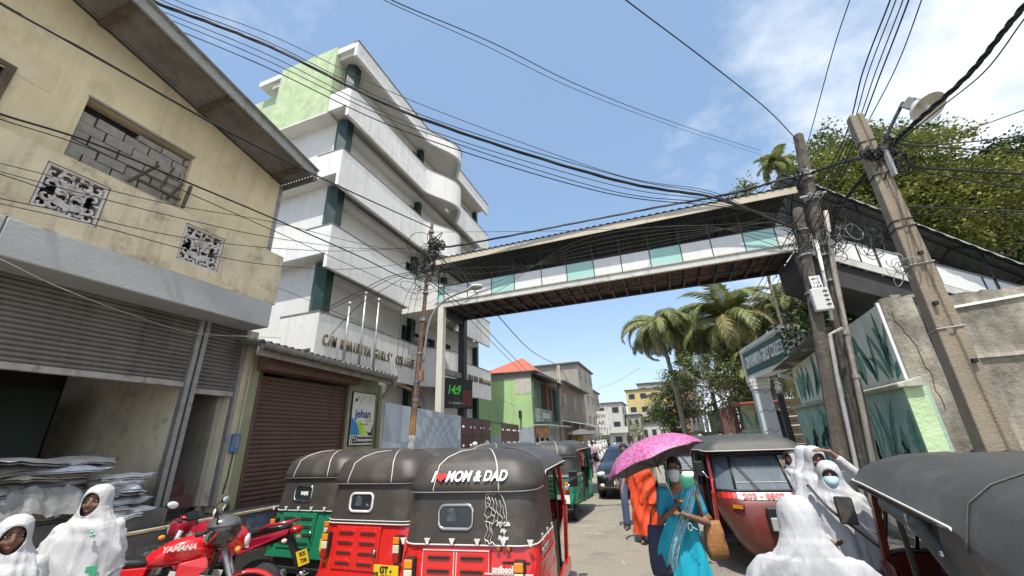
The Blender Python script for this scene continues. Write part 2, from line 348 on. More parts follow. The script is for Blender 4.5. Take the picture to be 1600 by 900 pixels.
# parapet band with the two carved lattices
pr=MB(); wall_x(pr,-6.8,-6.30,-4,4.93,4.22,5.17,[(1.72,2.32,4.44,5.03),(3.24,3.84,4.42,5.02)])
pr.build('parapet_band',CRD,cb_)
bm=MB().box(-6.85,-6.285,-4,1.62,3.78,4.215).build('canopy_beam',BEAM,cb_); bevel(bm,.012)
bm=MB().box(-6.85,-6.285,1.628,4.88,3.78,4.215).build('canopy_beam',BEAM,cb_); bevel(bm,.012)
MB().box(-8.4,-6.30,-4,4.86,3.83,3.86).build('canopy_soffit',M_CONC,cb_)
def lattice(y0,y1,z0,z1):
    xf=-6.36
    fr=MB(); w=.028
    for a,b,c,d in((y0,y1,z0,z0+w),(y0,y1,z1-w,z1),(y0,y0+w,z0+w,z1-w),(y1-w,y1,z0+w,z1-w)): fr.box(xf-.10,xf+.045,a+.002,b-.002,c+.002,d-.002)
    o=fr.build('lattice_frame',LAT,cb_)
    MB().box(-6.72,-6.66,y0-.02,y1+.02,z0-.02,z1+.02).build('lattice_backing',M_DARK,o)
    sc=MB(); cy=(y0+y1)/2; cz=(z0+z1)/2; S=(y1-y0)/.6
    def P(u,v,x=0): return (xf+x,cy+u*S,cz+v*S)
    def scroll(cu,cv,r0,a0,turn,r=.021,mir=1,lead=None):
        pts=[]
        if lead: pts+= [P(mir*lead[0],lead[1])]
        for i in range(19):
            t=i/18; a=a0+turn*t; rad=r0*(1-t)**.8+.010
            pts.append(P(mir*(cu+rad*math.cos(a)),cv+rad*math.sin(a),.012*t))
        n=len(pts); sc.tube(pts,[r*(1.0-.35*abs(2*i/n-1)) for i in range(n)],6)
    for mir in(1,-1):
        scroll(.10,.17,.075,PI*.9,-5.4,mir=mir,lead=(.0,.02)); scroll(.21,.20,.06,PI,5.2,mir=mir,lead=(.08,.08))
        scroll(.20,.05,.07,PI*1.2,-5.2,mir=mir,lead=(.03,-.02)); scroll(.20,-.10,.075,PI*.8,5.0,mir=mir,lead=(.05,.0))
        scroll(.09,-.02,.06,PI,-4.5,mir=mir,lead=(.02,-.10)); scroll(.10,-.20,.06,PI*.6,-4.8,mir=mir,lead=(.02,-.08)); scroll(.22,-.22,.05,PI*.7,4.8,mir=mir,lead=(.12,-.14))
        for k,(u,v,a) in enumerate(((.26,.13,.4),(.27,-.02,-.3),(.14,-.13,-1.2),(.04,.25,1.6),(.17,.12,.9),(.05,-.25,-1.6),(.28,.26,.8),(.28,-.17,-.7),(.13,.26,2.2))):
            d=Vector((math.cos(a)*mir,math.sin(a))); pts=[P(mir*u-d.x*.05,v-d.y*.05),P(mir*u,v,.022),P(mir*u+d.x*.05,v+d.y*.05)]
            sc.tube(pts,[.006,.024*S,.004],6)
        for k in range(5):
            a=PI/2+mir*(.18+.26*k); sc.tube([P(0,.03,.01),P(.10*math.cos(a),.03+.10*math.sin(a),.03),P(.155*math.cos(a),.03+.155*math.sin(a),.0)],[.006,.017,.006],5)
    # bowl with ribs
    for k in range(5):
        rr_=.06+.020*k; sc.tube([P(rr_*1.25*math.cos(a),-.085-.0+rr_*math.sin(a)*.75,.012) for a in [PI+PI*j/10 for j in range(11)]],.0115,5)
    sc.tube([P(0,-.28),P(0,-.17,.02)],[.02,.03],6)
    for u in(-.285,.285): sc.tube([P(u,-.28),P(u,.28)],.012,5)
    o2=sc.build('carved_scrollwork',LAT,cb_,smooth=True); return o2
lattice(1.73,2.31,4.445,5.025); lattice(3.25,3.83,4.425,5.015)
# blocked window of loose concrete blocks
rr=random.Random(11)
for row in range(6):
    z=5.47+row*.158; y=1.955+( .0 if row%2 else -.14)
    while y<3.3:
        a=max(1.957,y); b=min(3.325,y+.315)
        if b-a>.05 and not (row==5 and (a<2.4)):
            dx=rr.uniform(-.015,.02); hh=.148 if row<5 else rr.uniform(.09,.115)
            o=MB().cbox((XW-.15+dx,(a+b)/2,z+hh/2),(.14,b-a-.012,hh),Euler((rr.uniform(-.02,.02),0,rr.uniform(-.02,.02)))).build('concrete_block',BLK,cb_)
        y+=.325
MB().box(XW-.26,XW-.235,1.9,3.4,5.4,6.5).build('window_backing',M_DARK,cb_)
MB().box(XW-.02,XW+.015,1.94,3.35,6.435,6.47).build('rough_lintel_edge',BLK,cb_)
for a,b in(((-6.74,2.62,5.47),(-6.60,2.83,5.86)),((-6.62,2.66,5.50),(-6.66,3.25,5.52)),((-6.70,3.10,5.45),(-6.62,3.20,5.78)),((-6.64,2.95,5.52),(-6.60,3.02,5.95)),((-6.64,3.30,5.40),(-6.70,3.36,5.86))):
    MB().beam(a,b,.045,.03).build('scrap_timber',WOODD,cb_)
wf=MB()
for a,b,c,d in((.2,1.30,5.60,5.66),(.2,1.30,6.20,6.26),(1.22,1.30,5.66,6.20),(.2,.26,5.66,6.20)): wf.box(XW-.12,XW+.03,a,b,c,d)
wf.build('window_frame',WOODD,cb_)
MB().box(XW-.10,XW-.08,.26,1.22,5.66,6.20).build('window_pane',mat('dusty_dark_glass',(.03,.035,.04),.25,var=.3),cb_)
MB().box(XW-.001,XW+.006,1.0,1.62,6.18,6.60).build('render_patch',mat('pale_cream_patch',(.62,.545,.37),.9,var=.1,bump=.3),cb_)
MB().box(XW-.001,XW+.012,4.93,YE+.03,4.3,6.93).build('corner_downpipe',M_STEEL,cb_)
# roof
def rz_(y): return 7.02+.205*(4.95-y)
rf=MB(); nw=260
def froof(u,v):
    x=-6.0+ -7.0*u; y=5.03-9.2*v
    return Vector((x,y,rz_(y)+.02+.016*math.sin(u*7.0/.076*2*PI)))
rf.grid(froof,nw*3,6)
rf.build('corrugated_roof',TIN,cb_,smooth=True)
for y in(4.75,3.2,1.75,.3,-1.2):
    MB().beam((-5.98,y,rz_(y)-.04),(-6.79,y,rz_(y)-.04),.07,.085).build('rafter_end',WOODD,cb_)
MB().beam((-5.93,5.02,rz_(5.02)-.02),(-5.93,-4.1,rz_(-4.1)-.02),.035,.17).build('fascia_board',FASC,cb_)
MB().beam((-5.945,5.045,rz_(5.02)-.05),(-12.9,5.045,rz_(5.02)-.05),.03,.13).build('eave_board',mat('weathered_eave_board',(.12,.11,.10),.8,var=.3,bump=.3),cb_)
MB().beam((-5.90,5.02,rz_(5.02)+.078),(-5.90,-4.1,rz_(-4.1)+.078),.10,.012).build('edge_flashing',FASC,cb_)
# shop front: plinth, floor, shutters, posts, room inside
pl_=thing('shop_plinth','grey concrete step running along the foot of the cream building with chalk scrawl','step',(-6.4,2,0))
o=MB().box(-6.8,-6.1,-4,7.7,0,.895).build('plinth_step',PLI,pl_); bevel(o,.015)
MB().box(-6.16,-6.088,-4,7.7,.897,.925).build('plinth_edge',mat('lit_chipped_cream_edge',(.46,.40,.27),.85,var=.3,scale=9,dirt=((.1,.09,.08),.8,6,.5),bump=.3),pl_)  # chipped cream ledge line, its sunlit look put into the pale colour
MB().box(-6.8,-6.45,-4,4.05,.9,1.10).build('upper_step',PLI,pl_)
for t_,y_ in(('esinth',3.85),('Supun',5.15)):
    text('scrawled_word',t_,.16,(-6.094,y_,.66),(0,1,0),(0,0,1),pl_,mat('chalk_scrawl',(.35,.36,.38),.9,var=.2),shear=.3)
MB().box(-6.1,-6.093,4.98,5.42,.48,.86).build('blue_paint_patch',mat('faded_blue_paint',(.10,.13,.20),.85,var=.4,scale=8),pl_)
MB().box(-6.1,-6.092,5.42,6.2,.02,.89).build('red_paint_patch',RED,pl_)
def shutter(name,x,y0,y1,z0,z1,m,pitch,railm,parent,tilt=0.0):
    g=MB(); n=int((z1-z0)/pitch); prof=[]
    for i in range(n):
        zb=z0+i*pitch
        for k in range(5):
            t=k/5; prof.append((x+.016*math.sin(PI*t)**.7 if t>0 else x-.004,zb+pitch*t))
    prof.append((x,z0+n*pitch))
    g.add([(p[0],y0,p[1]) for p in prof]+[(p[0],y1,p[1]) for p in prof],[(i,len(prof)+i,len(prof)+i+1,i+1) for i in range(len(prof)-1)])
    s=g.build(name,m,parent,kind='stuff'); 
    if s: s['kind']='stuff'
    r=MB().box(x-.025,x+.03,y0,y1,z0-.085,z0).build('bottom_rail',railm,parent); bevel(r,.008)
    return s
RAIL=mat('worn_rail_steel',(.33,.32,.30),.55,metal=.3,var=.25,scale=6,dirt=((.09,.06,.04),.8,7,.52))
shutter('shutter_curtain',-6.83,-.4,4.07,2.80,3.80,SHUT,.062,RAIL,cb_)
shutter('shutter_curtain',-6.83,4.22,4.87,2.72,3.80,SHUT,.062,RAIL,cb_)
for y in(4.10,4.20): MB().box(-6.86,-6.76,y-.035,y+.03,1.09,3.84).build('shutter_guide',M_STEEL,cb_)
MB().box(-6.86,-6.77,4.87,4.93,1.0,3.84).build('shutter_guide',M_STEEL,cb_)
MB().box(-7.0,-6.78,4.935,5.10,.90,3.80).build('end_pier',mat('pier_cream',(.50,.45,.30),.85,var=.15,dirt=((.15,.13,.1),.5,3,.52),streak=((.12,.1,.08),.4)),cb_)
INW=mat('inner_cream_wall',(.66,.61,.47),.9,var=.15,scale=1.5,dirt=((.1,.09,.06),.6,2.5,.55),bump=.2)
MB().box(-10.2,-6.87,4.13,4.19,1.0,3.84).build('partition_wall',INW,cb_)
MB().box(-10.4,-6.8,-4,4.12,1.0,1.095).build('shop_floor',RED,cb_)
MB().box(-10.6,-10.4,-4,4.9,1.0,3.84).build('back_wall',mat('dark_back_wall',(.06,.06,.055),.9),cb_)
MB().box(-10.4,-6.87,4.86,4.92,1.0,3.84).build('stair_wall',INW,cb_)
MB().box(-10.4,-6.87,-4.1,-4,1.0,3.84).build('end_wall',INW,cb_)
for k in range(7):
    o=MB().box(-7.08-.27*(k+1),-7.08-.27*k,4.20,4.855,1.0+.17*k,1.17+.17*k).build('stair_step',RED,cb_)
MB().box(-9.6,-8.7,2.3,3.5,1.10,2.75).build('green_cabinet',mat('dark_green_cabinet',(.008,.022,.016),.6,var=.3),cb_)
# blue meter box with pipe on the pier
mb_=thing('blue_switch_box','small blue switch box with conduit and chain on the cream pier','switch box',(-6.75,5.0,1.9))
o=MB().box(-6.78,-6.70,4.955,5.09,1.76,2.05).build('box_body',mat('blue_enamel',(.07,.16,.33),.5,var=.2,dirt=((.1,.07,.05),.6,9,.55)),mb_); bevel(o,.01)
MB().box(-6.70,-6.685,4.99,5.05,1.83,1.99).build('switch_plate',M_STEEL,mb_)
MB().tube([(-6.73,5.02,2.05),(-6.73,5.015,3.7)],.012,6).build('conduit',M_STEEL,mb_)
MB().tube([(-6.73,5.02,1.76),(-6.72,5.0,1.4),(-6.73,4.98,1.15)],.012,6).build('hanging_chain',M_BLACK,mb_)
# ------------------------------------------------------------------ paper and plastic bundles in the shop mouth
PAPS=[mat('newsprint_'+n,c,.9,var=.2,scale=9,dirt=((.12,.11,.10),.4,14,.52),bump=.4,bscale=25) for n,c in(('white',(.62,.63,.64)),('grey',(.36,.36,.35)),('buff',(.46,.42,.33)),('blue',(.50,.54,.60)))]
PLAS=mat('clear_plastic_wrap',(.27,.275,.27),.3,var=.35,scale=9,bump=.9,bscale=14,alpha=.7)
def crumple(p,a,s,sd): return noise.noise(Vector((p[0]*s+sd,p[1]*s,p[2]*s)))*a
def sheet(nm,parent,c,lx,ly,rz,sag,seed,m,th=.012,amp=.03,n=10):
    qq=random.Random(seed*7+1); TX=qq.uniform(-.12,.12); TY=qq.uniform(-.09,.09); lx*=qq.uniform(.7,1.1); ly*=qq.uniform(.55,1.1)
    g=MB(); cs,sn=math.cos(rz),math.sin(rz)
    def f(u,v,top):
        a=(u-.5)*lx; b=(v-.5)*ly; e=max(abs(u-.5),abs(v-.5))*2
        z=-sag*max(0,e-.55)**1.6*2.2+crumple((a,b,0),amp*1.6,5,seed*3.1)+crumple((a,b,1),amp*.9,17,seed)+(abs(crumple((a,b,2),amp*1.6,8,seed+9))-abs(crumple((a,b,5),amp*1.4,15,seed)) if n>12 else 0)+a*TX+b*TY; a+=.05*noise.noise(Vector((b*9,seed,0)))*e; b+=.06*noise.noise(Vector((a*9,seed,3)))*e
        x=c[0]+a*cs-b*sn; y=c[1]+a*sn+b*cs
        return Vector((x,y,c[2]+z+(th if top else 0)))
    g.grid(lambda u,v:f(u,v,1),n,n); g.grid(lambda u,v:f(1-u,v,0),n,n)
    return g.build(nm,m,parent,smooth=True)
def bundle(label,c,lx,ly,n,rz,seed,wrap=False,group='bundles of waste paper in the shop mouth'):
    t=thing('paper_bundle',label,'paper bundle',c,group=group); q=random.Random(seed)
    z=c[2]
    for k in range(n):
        sheet('sheet',t,(c[0]+q.uniform(-.05,.05),c[1]+q.uniform(-.07,.07),z),lx*q.uniform(.8,1.05),ly*q.uniform(.8,1.08),rz+q.uniform(-.4,.4),.05+.05*q.random(),seed+k,q.choice(PAPS),th=q.uniform(.012,.03),amp=.018)
        z+=q.uniform(.025,.045)
    if wrap: sheet('plastic_wrap',t,(c[0]+.1,c[1],z+.02),lx*1.15,ly*1.0,rz,.45,seed+50,PLAS,th=.004,amp=.028,n=34)
bundle('low paper bundle wrapped in grey plastic at the front of the shop mouth',(-6.75,2.75,1.12),.7,1.15,9,.0,1,True)
bundle('long stack of loose white sheets on top of the front paper bundles',(-6.85,2.72,1.42),.75,1.25,11,.05,2)
bundle('grey plastic-wrapped bundle bulging over the step left of the loose sheets',(-6.70,1.85,1.12),.7,.75,9,.0,3,True)
bundle('flattened newspapers lying behind the white sheets',(-7.55,2.5,1.20),.8,1.5,11,.0,4)
bundle('pale torn cartons at the partition end of the paper heap',(-6.75,3.55,1.12),.6,.55,8,.1,5)
bundle('brownish card pieces jutting from the right end of the heap',(-6.72,3.50,1.42),.55,.6,4,-.1,6)
bundle('small stack of papers high at the back left of the shop',(-7.9,1.6,1.75),.5,.6,6,.2,8)
for i,(c,r,lab) in enumerate((((-6.75,1.2,1.40),(.35,.45,.30),'crumpled white polythene sack at the left edge of the shop mouth'),((-7.6,1.5,1.50),(.35,.5,.28),'green woven sack slumped behind the white sack'))):
    g=MB(); g.ell((0,0,0),1,28,18)
    g.v=[(c[0]+r[0]*p[0]*(1+.25*noise.noise(Vector(p)*2.3+Vector((i*5,0,0)))),c[1]+r[1]*p[1]*(1+.2*noise.noise(Vector(p)*3)),c[2]+r[2]*p[2]+.07*noise.noise(Vector(p)*6)) for p in g.v]
    tag(g.build('sack',PLAS if i==0 else mat('green_woven_sack',(.05,.16,.09),.7,var=.3,bump=.4,bscale=30),None,smooth=True),lab,'sack')
# ================================================================== GREEN SHOP WITH BROWN SHUTTER
GRN=mat('olive_green_render',(.27,.29,.17),.88,var=.15,scale=1.6,dirt=((.14,.14,.09),.5,2.5,.53),streak=((.1,.1,.07),.4),bump=.3)
BRS=mat('brown_shutter_steel',(.115,.068,.052),.55,metal=.2,var=.15,scale=2,dirt=((.05,.035,.03),.5,3,.52),streak=((.045,.03,.025),.4))
gs=thing('green_shop','single storey olive green shop with brown roller shutter and rusted corrugated lean-to roof','shop',(-7.5,7,0))
MB().box(-9,-6.8,5.11,5.28,.86,3.6).build('left_pier',GRN,gs)
MB().box(-9,-6.8,7.58,8.85,0,3.62).build('right_wall',GRN,gs)
MB().box(-9,-8.9,5.28,7.58,0,3.6).build('rear_wall',M_DARK,gs)
MB().box(-6.95,-6.55,5.20,7.66,3.13,3.56).build('shutter_box',mat('brown_shutter_box',(.15,.085,.065),.7,var=.2,dirt=((.07,.045,.04),.5,3,.5)),gs)
shutter('shutter_curtain',-6.86,5.34,7.54,.97,3.14,BRS,.075,BRS,gs)
for y in(5.31,7.56): MB().box(-6.9,-6.79,y-.035,y+.03,.88,3.15).build('shutter_guide',BRS,gs)
CORR=mat('weathered_asbestos_sheet',(.22,.21,.19),.85,var=.3,scale=3,dirt=((.08,.07,.06),.7,3,.5),bump=.4)
rf=MB()
rf.grid(lambda u,v: Vector((-6.18-2.7*v,4.72+3.85*u,3.50-.028*u*3.85+.42*v+.035*math.sin(u*3.85/.15*2*PI))),320,3)
rf.grid(lambda u,v: Vector((-6.18-2.7*v,8.57-3.85*u,3.485-.028*(1-u)*3.85+.42*v+.035*math.sin((1-u)*3.85/.15*2*PI))),320,3)
rf.build('corrugated_roof',CORR,gs,smooth=True)
g=MB()
for a in range(7): pass
prof=[(math.cos(PI+PI*k/8)*.075,math.sin(PI+PI*k/8)*.085) for k in range(9)]
for k in range(6):
    y0=4.75+.62*k; y1=y0+.61; za=3.47-.028*(y0-4.72); zb=3.47-.028*(y1-4.72)
    MB().loft([[(-6.16+x,y,zz+z) for x,z in prof]+[(-6.16+x*.86,y,zz+z*.86) for x,z in prof[::-1]] for y,zz in((y0,za),(y1,zb))]).build('gutter_length',M_STEEL,gs)
MB().tube([(-6.16,8.45,3.36),(-6.2,8.5,3.2),(-6.55,8.62,3.0),(-6.72,8.64,2.85),(-6.72,8.64,.3)],.05,10).build('downpipe',mat('green_grey_pipe',(.24,.25,.19),.7,var=.2,dirt=((.1,.1,.08),.5,5,.5)),gs,smooth=True)
MB().beam((-6.28,4.75,3.36),(-6.28,8.5,3.27),.03,.16).build('eave_plank',mat('peeling_plank',(.24,.21,.18),.85,var=.35,scale=7,streak=((.08,.07,.06),.6)),gs)
for k in range(6):
    MB().beam((-6.25,8.55+.05*k,3.22+.02*(k%2)),(-6.3-.03*k,9.35+.03*k,3.15+.03*(k%3)),.05,.03).build('projecting_batten',mat('rusty_brown_wood',(.20,.12,.07),.85,var=.4,scale=9),gs)
MB().box(-6.83,-6.73,8.66,8.85,.0,3.4).build('corner_pilaster',mat('pale_pilaster',(.40,.40,.30),.85,var=.2,streak=((.12,.12,.1),.5)),gs)
# advertisement board 165
ad=thing('advertisement_board','framed white jehan advertisement with blue green swirls and 165 beside brown shutter','sign',(-6.78,8.1,2.4))
y0,y1,z0,z1=7.70,8.52,1.80,3.00
MB().box(-6.80,-6.765,y0,y1,z0,z1).build('board_frame',M_BLACK,ad)
MB().box(-6.765,-6.760,y0+.02,y1-.02,z0+.02,z1-.02).build('printed_face',mat('poster_white',(.60,.61,.58),.5,var=.08),ad)
def blob(pts,m,nm,x=-6.757): MB().prism([(x,y0+.02+(y1-y0-.04)*u,z0+.02+(z1-z0-.04)*v) for u,v in pts],(.002,0,0)).build(nm,m,ad)
blob([(.0,.18),(.0,.52),(.22,.42),(.34,.30),(.40,.19)],mat('poster_blue',(.04,.22,.55),.5),'blue_swirl')
blob([(.40,.19),(.34,.30),(.20,.44),(.38,.46),(.55,.38),(.70,.24),(.76,.17)],mat('poster_lime',(.42,.62,.05),.5),'green_swirl')
blob([(.10,.52),(.30,.50),(.20,.46)],mat('poster_sky',(.12,.5,.6),.5),'pale_swirl')
blob([(.82,.17),(.70,.26),(.88,.22),(.97,.40),(.98,.17)],M_BLACK,'dark_swirl')
blob([(.05,.80),(.12,.90),(.16,.86),(.26,.94),(.17,.82),(.10,.84)],M_BLACK,'feather_mark')
for k,(a,b) in enumerate(((.42,.66),(.80,.70))):
    MB().tube([(-6.756,y0+(y1-y0)*(a+.09*math.cos(q*PI/6)),z0+(z1-z0)*(.84+.05*math.sin(q*PI/6))) for q in range(10)],.010,5,flat=.3).build('logo_loop',mat('poster_olive',(.45,.47,.12),.5),ad)
text('brand_word','jehan',.26,(-6.755,8.10,2.50),(0,1,0),(0,0,1),ad,mat('poster_navy',(.03,.06,.22),.5),bold=.006)
text('small_word','CAB',.11,(-6.755,8.32,2.36),(0,1,0),(0,0,1),ad,mat('poster_gold',(.6,.45,.05),.5),bold=.003)
text('number','165',.24,(-6.755,7.84,1.92),(0,1,0),(0,0,1),ad,M_BLACK,bold=.006,sx=.62)
text('address_line','SRI SADDHARMA MAWATHA',.075,(-6.755,8.22,1.965),(0,1,0),(0,0,1),ad,M_BLACK,bold=.002,sx=.55)
text('address_line','DEMATAGODA RD, COLOMBO 09',.075,(-6.755,8.22,1.875),(0,1,0),(0,0,1),ad,M_BLACK,bold=.002,sx=.5)
text('caption','GRAPHICS  DIGITAL  OFFSET',.045,(-6.755,8.12,2.27),(0,1,0),(0,0,1),ad,M_STEEL,sx=.6)
# ================================================================== WHITE COLLEGE BUILDING
WHT=mat('white_render',(.74,.74,.72),.75,var=.05,scale=1.2,dirt=((.40,.40,.37),.35,2.2,.55),streak=((.33,.33,.31),.34),bump=.12)
WHW=mat('white_wall_render',(.66,.655,.62),.8,var=.06,scale=1.1,dirt=((.38,.37,.33),.3,2.0,.55),streak=((.34,.33,.3),.22),bump=.15)
DGR=mat('dark_green_column',(.005,.033,.028),.45,var=.2,scale=3)
CAP=mat('grey_coping',(.20,.20,.19),.8,var=.25)
LGR=mat('pale_green_stained_render',(.42,.55,.31),.85,var=.16,scale=2.6,dirt=((.56,.58,.44),.75,2.3,.47),streak=((.20,.20,.14),.30),bump=.8,bscale=9)
col_=thing('college_building','tall white college building with stacked curved balconies and raised lettering','building',(-12,14,0))
def outline(x0,yn,yf,bulge,n=16):
    """front edge of a balcony: straight, swelling out into a rounded bay, straight again"""
    P=[(x0,yn),(x0,13.6)]
    for k in range(1,n):
        t=k/n; a=PI*t
        P.append((x0+.86*bulge*math.sin(PI*t**1.25)**1.15,13.6+3.3*t))
    P+=[(x0,16.9),(x0,yf)]
    return P
def band(name,x0,yn,yf,z0,z1,th,bulge,parent,m=WHT):
    P=outline(x0,yn,yf,bulge); n=len(P); g=MB(); inn=[]
    for i,p in enumerate(P):
        a=Vector(P[max(i-1,0)]);b=Vector(P[min(i+1,n-1)]); d=(b-a).normalized(); nn=Vector((-d.y,d.x)); inn.append((p[0]+nn.x*th,p[1]+nn.y*th))
    rings=[[(p[0],p[1],z0),(p[0],p[1],z1),(q[0],q[1],z1),(q[0],q[1],z0)] for p,q in zip(P,inn)]
    g.loft(rings); o=g.build(name,m,parent); autosmooth(o,30); return P
def slab(name,P,xb,z0,z1,parent,inset=.13,m=WHW):
    g=MB(); ring=[(p[0]-inset,p[1]) for p in P]; ring=[(ring[0][0],ring[0][1]+inset)]+ring[1:-1]+[(ring[-1][0],ring[-1][1]-inset)]+[(xb,P[-1][1]-inset),(xb,P[0][1]+inset)]
    g.prism([(a,b,z0) for a,b in ring][::-1],(0,0,z1-z0)); return g.build(name,m,parent)
YN=8.5
floors=[(3.95,5.52,21.25,.95,2.0),(6.98,8.46,21.2,.95,2.6),(9.98,11.45,21.2,.95,2.4),(13.0,14.35,21.2,.95,1.4)]
for i,(z0,z1,yf,bl,_) in enumerate(floors):
    pass
    P=band('balcony_parapet',-9.0,YN,yf,z0,z1,.13,bl,col_)
    Pc=[(p[0]+.015,p[1]) for p in P]
    band('parapet_coping',-8.98,YN-.0,yf,z1+.001,z1+.045,.17,bl,col_,CAP)
    slab('balcony_floor',P,-13.4,z0+.52,z0+.72,col_)
    # return of the parapet round the near corner: tall near the corner, lower further back
    xr={0:-10.52,1:-10.08,2:-10.12,3:-10.05}[i]
    o=MB().box(xr,-9.004,YN-.012,YN+.13,z0+.50,z1).build('end_parapet',WHT,col_)
    MB().box(xr,-8.976,YN-.025,YN+.15,z1+.002,z1+.045).build('end_coping',CAP,col_)
    if i in(1,2):
        MB().box(-13.2,xr-.003,YN-.012,YN+.13,z0+.50,z1-.42).build('low_end_parapet',WHT,col_)
    MB().box(-9.13,-9.004,YN-.014,YN-.001,z0,z0+.495).build('parapet_return_edge',WHT,col_)
P=band('roof_fascia',-9.0,YN,21.25,15.98,16.72,.14,.95,col_)
band('roof_coping',-8.96,YN-.03,21.3,16.722,16.76,.22,.95,col_,CAP)
slab('roof_slab',P,-13.6,16.25,16.5,col_)
MB().box(-10.0,-9.004,YN-.012,YN+.13,16.45,16.72).build('end_fascia',WHT,col_)
MB().box(-9.10,-9.004,YN-.014,YN-.001,15.98,16.47).build('fascia_return_edge',WHT,col_)
# set-back body
wb=MB(); holes=[]
for k,(z0,z1,yf,_,_) in enumerate(floors):
    zt=[6.98,9.98,13.0,16.25][k]
    holes+= [(13.9,14.6,z1-.9,zt-.35),(17.6,18.2,z1-.9,zt-.4),(19.6,20.1,z1-.9,zt-.4)]
holes+=[(14.7,16.6,5.0,6.5),(10.9,12.6,1.0,3.5),(14.6,15.6,.9,3.35)]
wall_x(wb,-10.25,-10.0,9.0,21.0,0,16.2,holes); wb.build('street_wall',WHW,col_)
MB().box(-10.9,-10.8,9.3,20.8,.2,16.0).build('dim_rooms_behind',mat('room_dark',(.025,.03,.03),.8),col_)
MB().box(-13.6,-10.25,9.0,9.25,0,13.66).build('end_wall',WHW,col_)
MB().box(-10.24,-9.98,8.999,9.24,13.66,16.2).build('end_wall_upper',WHW,col_)
for h in holes:
    f=MB(); y0,y1,z0,z1=h; w=.05
    f.box(-10.05,-9.97,y0,y0+w,z0,z1).box(-10.05,-9.97,y1-w,y1,z0,z1).box(-10.05,-9.97,y0+w,y1-w,z1-w,z1).box(-10.05,-9.97,y0+w,y1-w,z0,z0+w).box(-10.05,-9.98,(y0+y1)/2-.02,(y0+y1)/2+.02,z0+w,z1-w)
    w_=f.build('window_frame',DGR,col_)
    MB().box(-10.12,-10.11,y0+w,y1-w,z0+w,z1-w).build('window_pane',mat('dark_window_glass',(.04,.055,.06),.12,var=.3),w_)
for zs,zt in((5.5,7.35),(8.46,10.35),(11.45,13.35),(14.3,16.2),(1.0,4.1)):
    for yc,xc in((9.15,-9.72),):
        ring=[(xc+.30*math.cos(a),yc+.30*math.sin(a)) for a in [PI/6+k*PI/3 for k in range(6)]]
        MB().prism([(a,b,zs) for a,b in ring],(0,0,zt-zs)).build('corner_column',DGR,col_)
    for yy in(14.25,17.0,20.9): MB().box(-9.98,-9.72,yy,yy+.25,zs,zt).build('wall_column',DGR,col_)
for zt in(7.0,10.0,13.0): MB().box(-9.995,-9.6,9.4,20.9,zt-.02,zt+.18).build('ceiling_beam',WHW,col_)
# pale green weathered block at roof level on the near end, eaves behind it
MB().box(-12.92,-10.0,8.46,9.0,13.46,16.85).build('green_stair_block',LGR,col_)
MB().box(-12.94,-9.99,8.44,9.0,13.38,13.46).build('block_soffit_edge',WHW,col_)
MB().box(-15.6,-12.93,8.9,9.3,13.0,16.15).build('green_tank_wall',LGR,col_)
MB().box(-14.3,-12.93,8.52,9.4,16.55,16.80).build('rear_eave_slab',WHT,col_)
MB().box(-15.6,-13.2,8.9,21,0,13.0).build('rear_mass',WHW,col_)
# ledge shelf with air-conditioner stains & letters
LET=mat('letter_metal',(.19,.165,.125),.5,metal=.3,var=.2)
def wallword(word,y_a,y_b,zc0,zc1,size,parent,x=-8.955,sx=.52):
    n=len(word); 
    for i,ch in enumerate(word):
        if ch==' ': continue
        t=i/(n-1); y=y_a+(y_b-y_a)*t
        text('letter',ch,size,(x,y,zc0+(zc1-zc0)*t),(0,1,0),(0,0,1),parent,LET,depth=.05,bold=.006,sx=sx)
wallword("C/M KHAIRIYA GIRLS' COLLEGE",8.80,13.35,4.72,4.72,.46,col_)
wallword("EFFAN HAJIER BUILDING",17.2,21.0,4.85,4.85,.40,col_)
ac=MB().box(-9.05,-8.78,12.95,13.0,5.1,5.15)
# arched blue-white bay relief behind the pillar
ar=[( -9.9,15.2+.75*math.cos(PI*k/10),3.1+1.0*math.sin(PI*k/10)) for k in range(11)]
MB().tube(ar,.05,6).build('arch_moulding',WHT,col_)
# security lamp under the bay
MB().cbox((-8.7,15.2,12.75),(.1,.25,.12)).build('bay_lamp',M_WHITEP,col_)
# three flagpoles on the parapet
for i,((px,pt,pb),lab) in enumerate(zip(((541,472,540),(565,455,548),(587,466,556)),('leftmost and shortest of the three steel flagpoles before the raised lettering','middle and tallest of the three steel flagpoles before the raised lettering','rightmost of the three steel flagpoles, nearest the rusty pole'))):
    a=at(px-4,pb+18,X=-8.7); b=at(px,pt,X=-8.7)
    t=thing('flagpole',lab,'flagpole',(a.x,a.y,3.9),group='steel flagpoles before the college lettering')
    MB().tube([(a.x,a.y,3.9),(a.x,a.y,b.z-.05)],[.045,.03],8).build('pole',mat('stainless_tube',(.5,.5,.5),.35,metal=.6,var=.15),t,smooth=True)
    MB().ell((a.x,a.y,b.z),.065,10,6).build('ball_finial',mat('stainless_tube',(.5,.5,.5)),t,smooth=True)
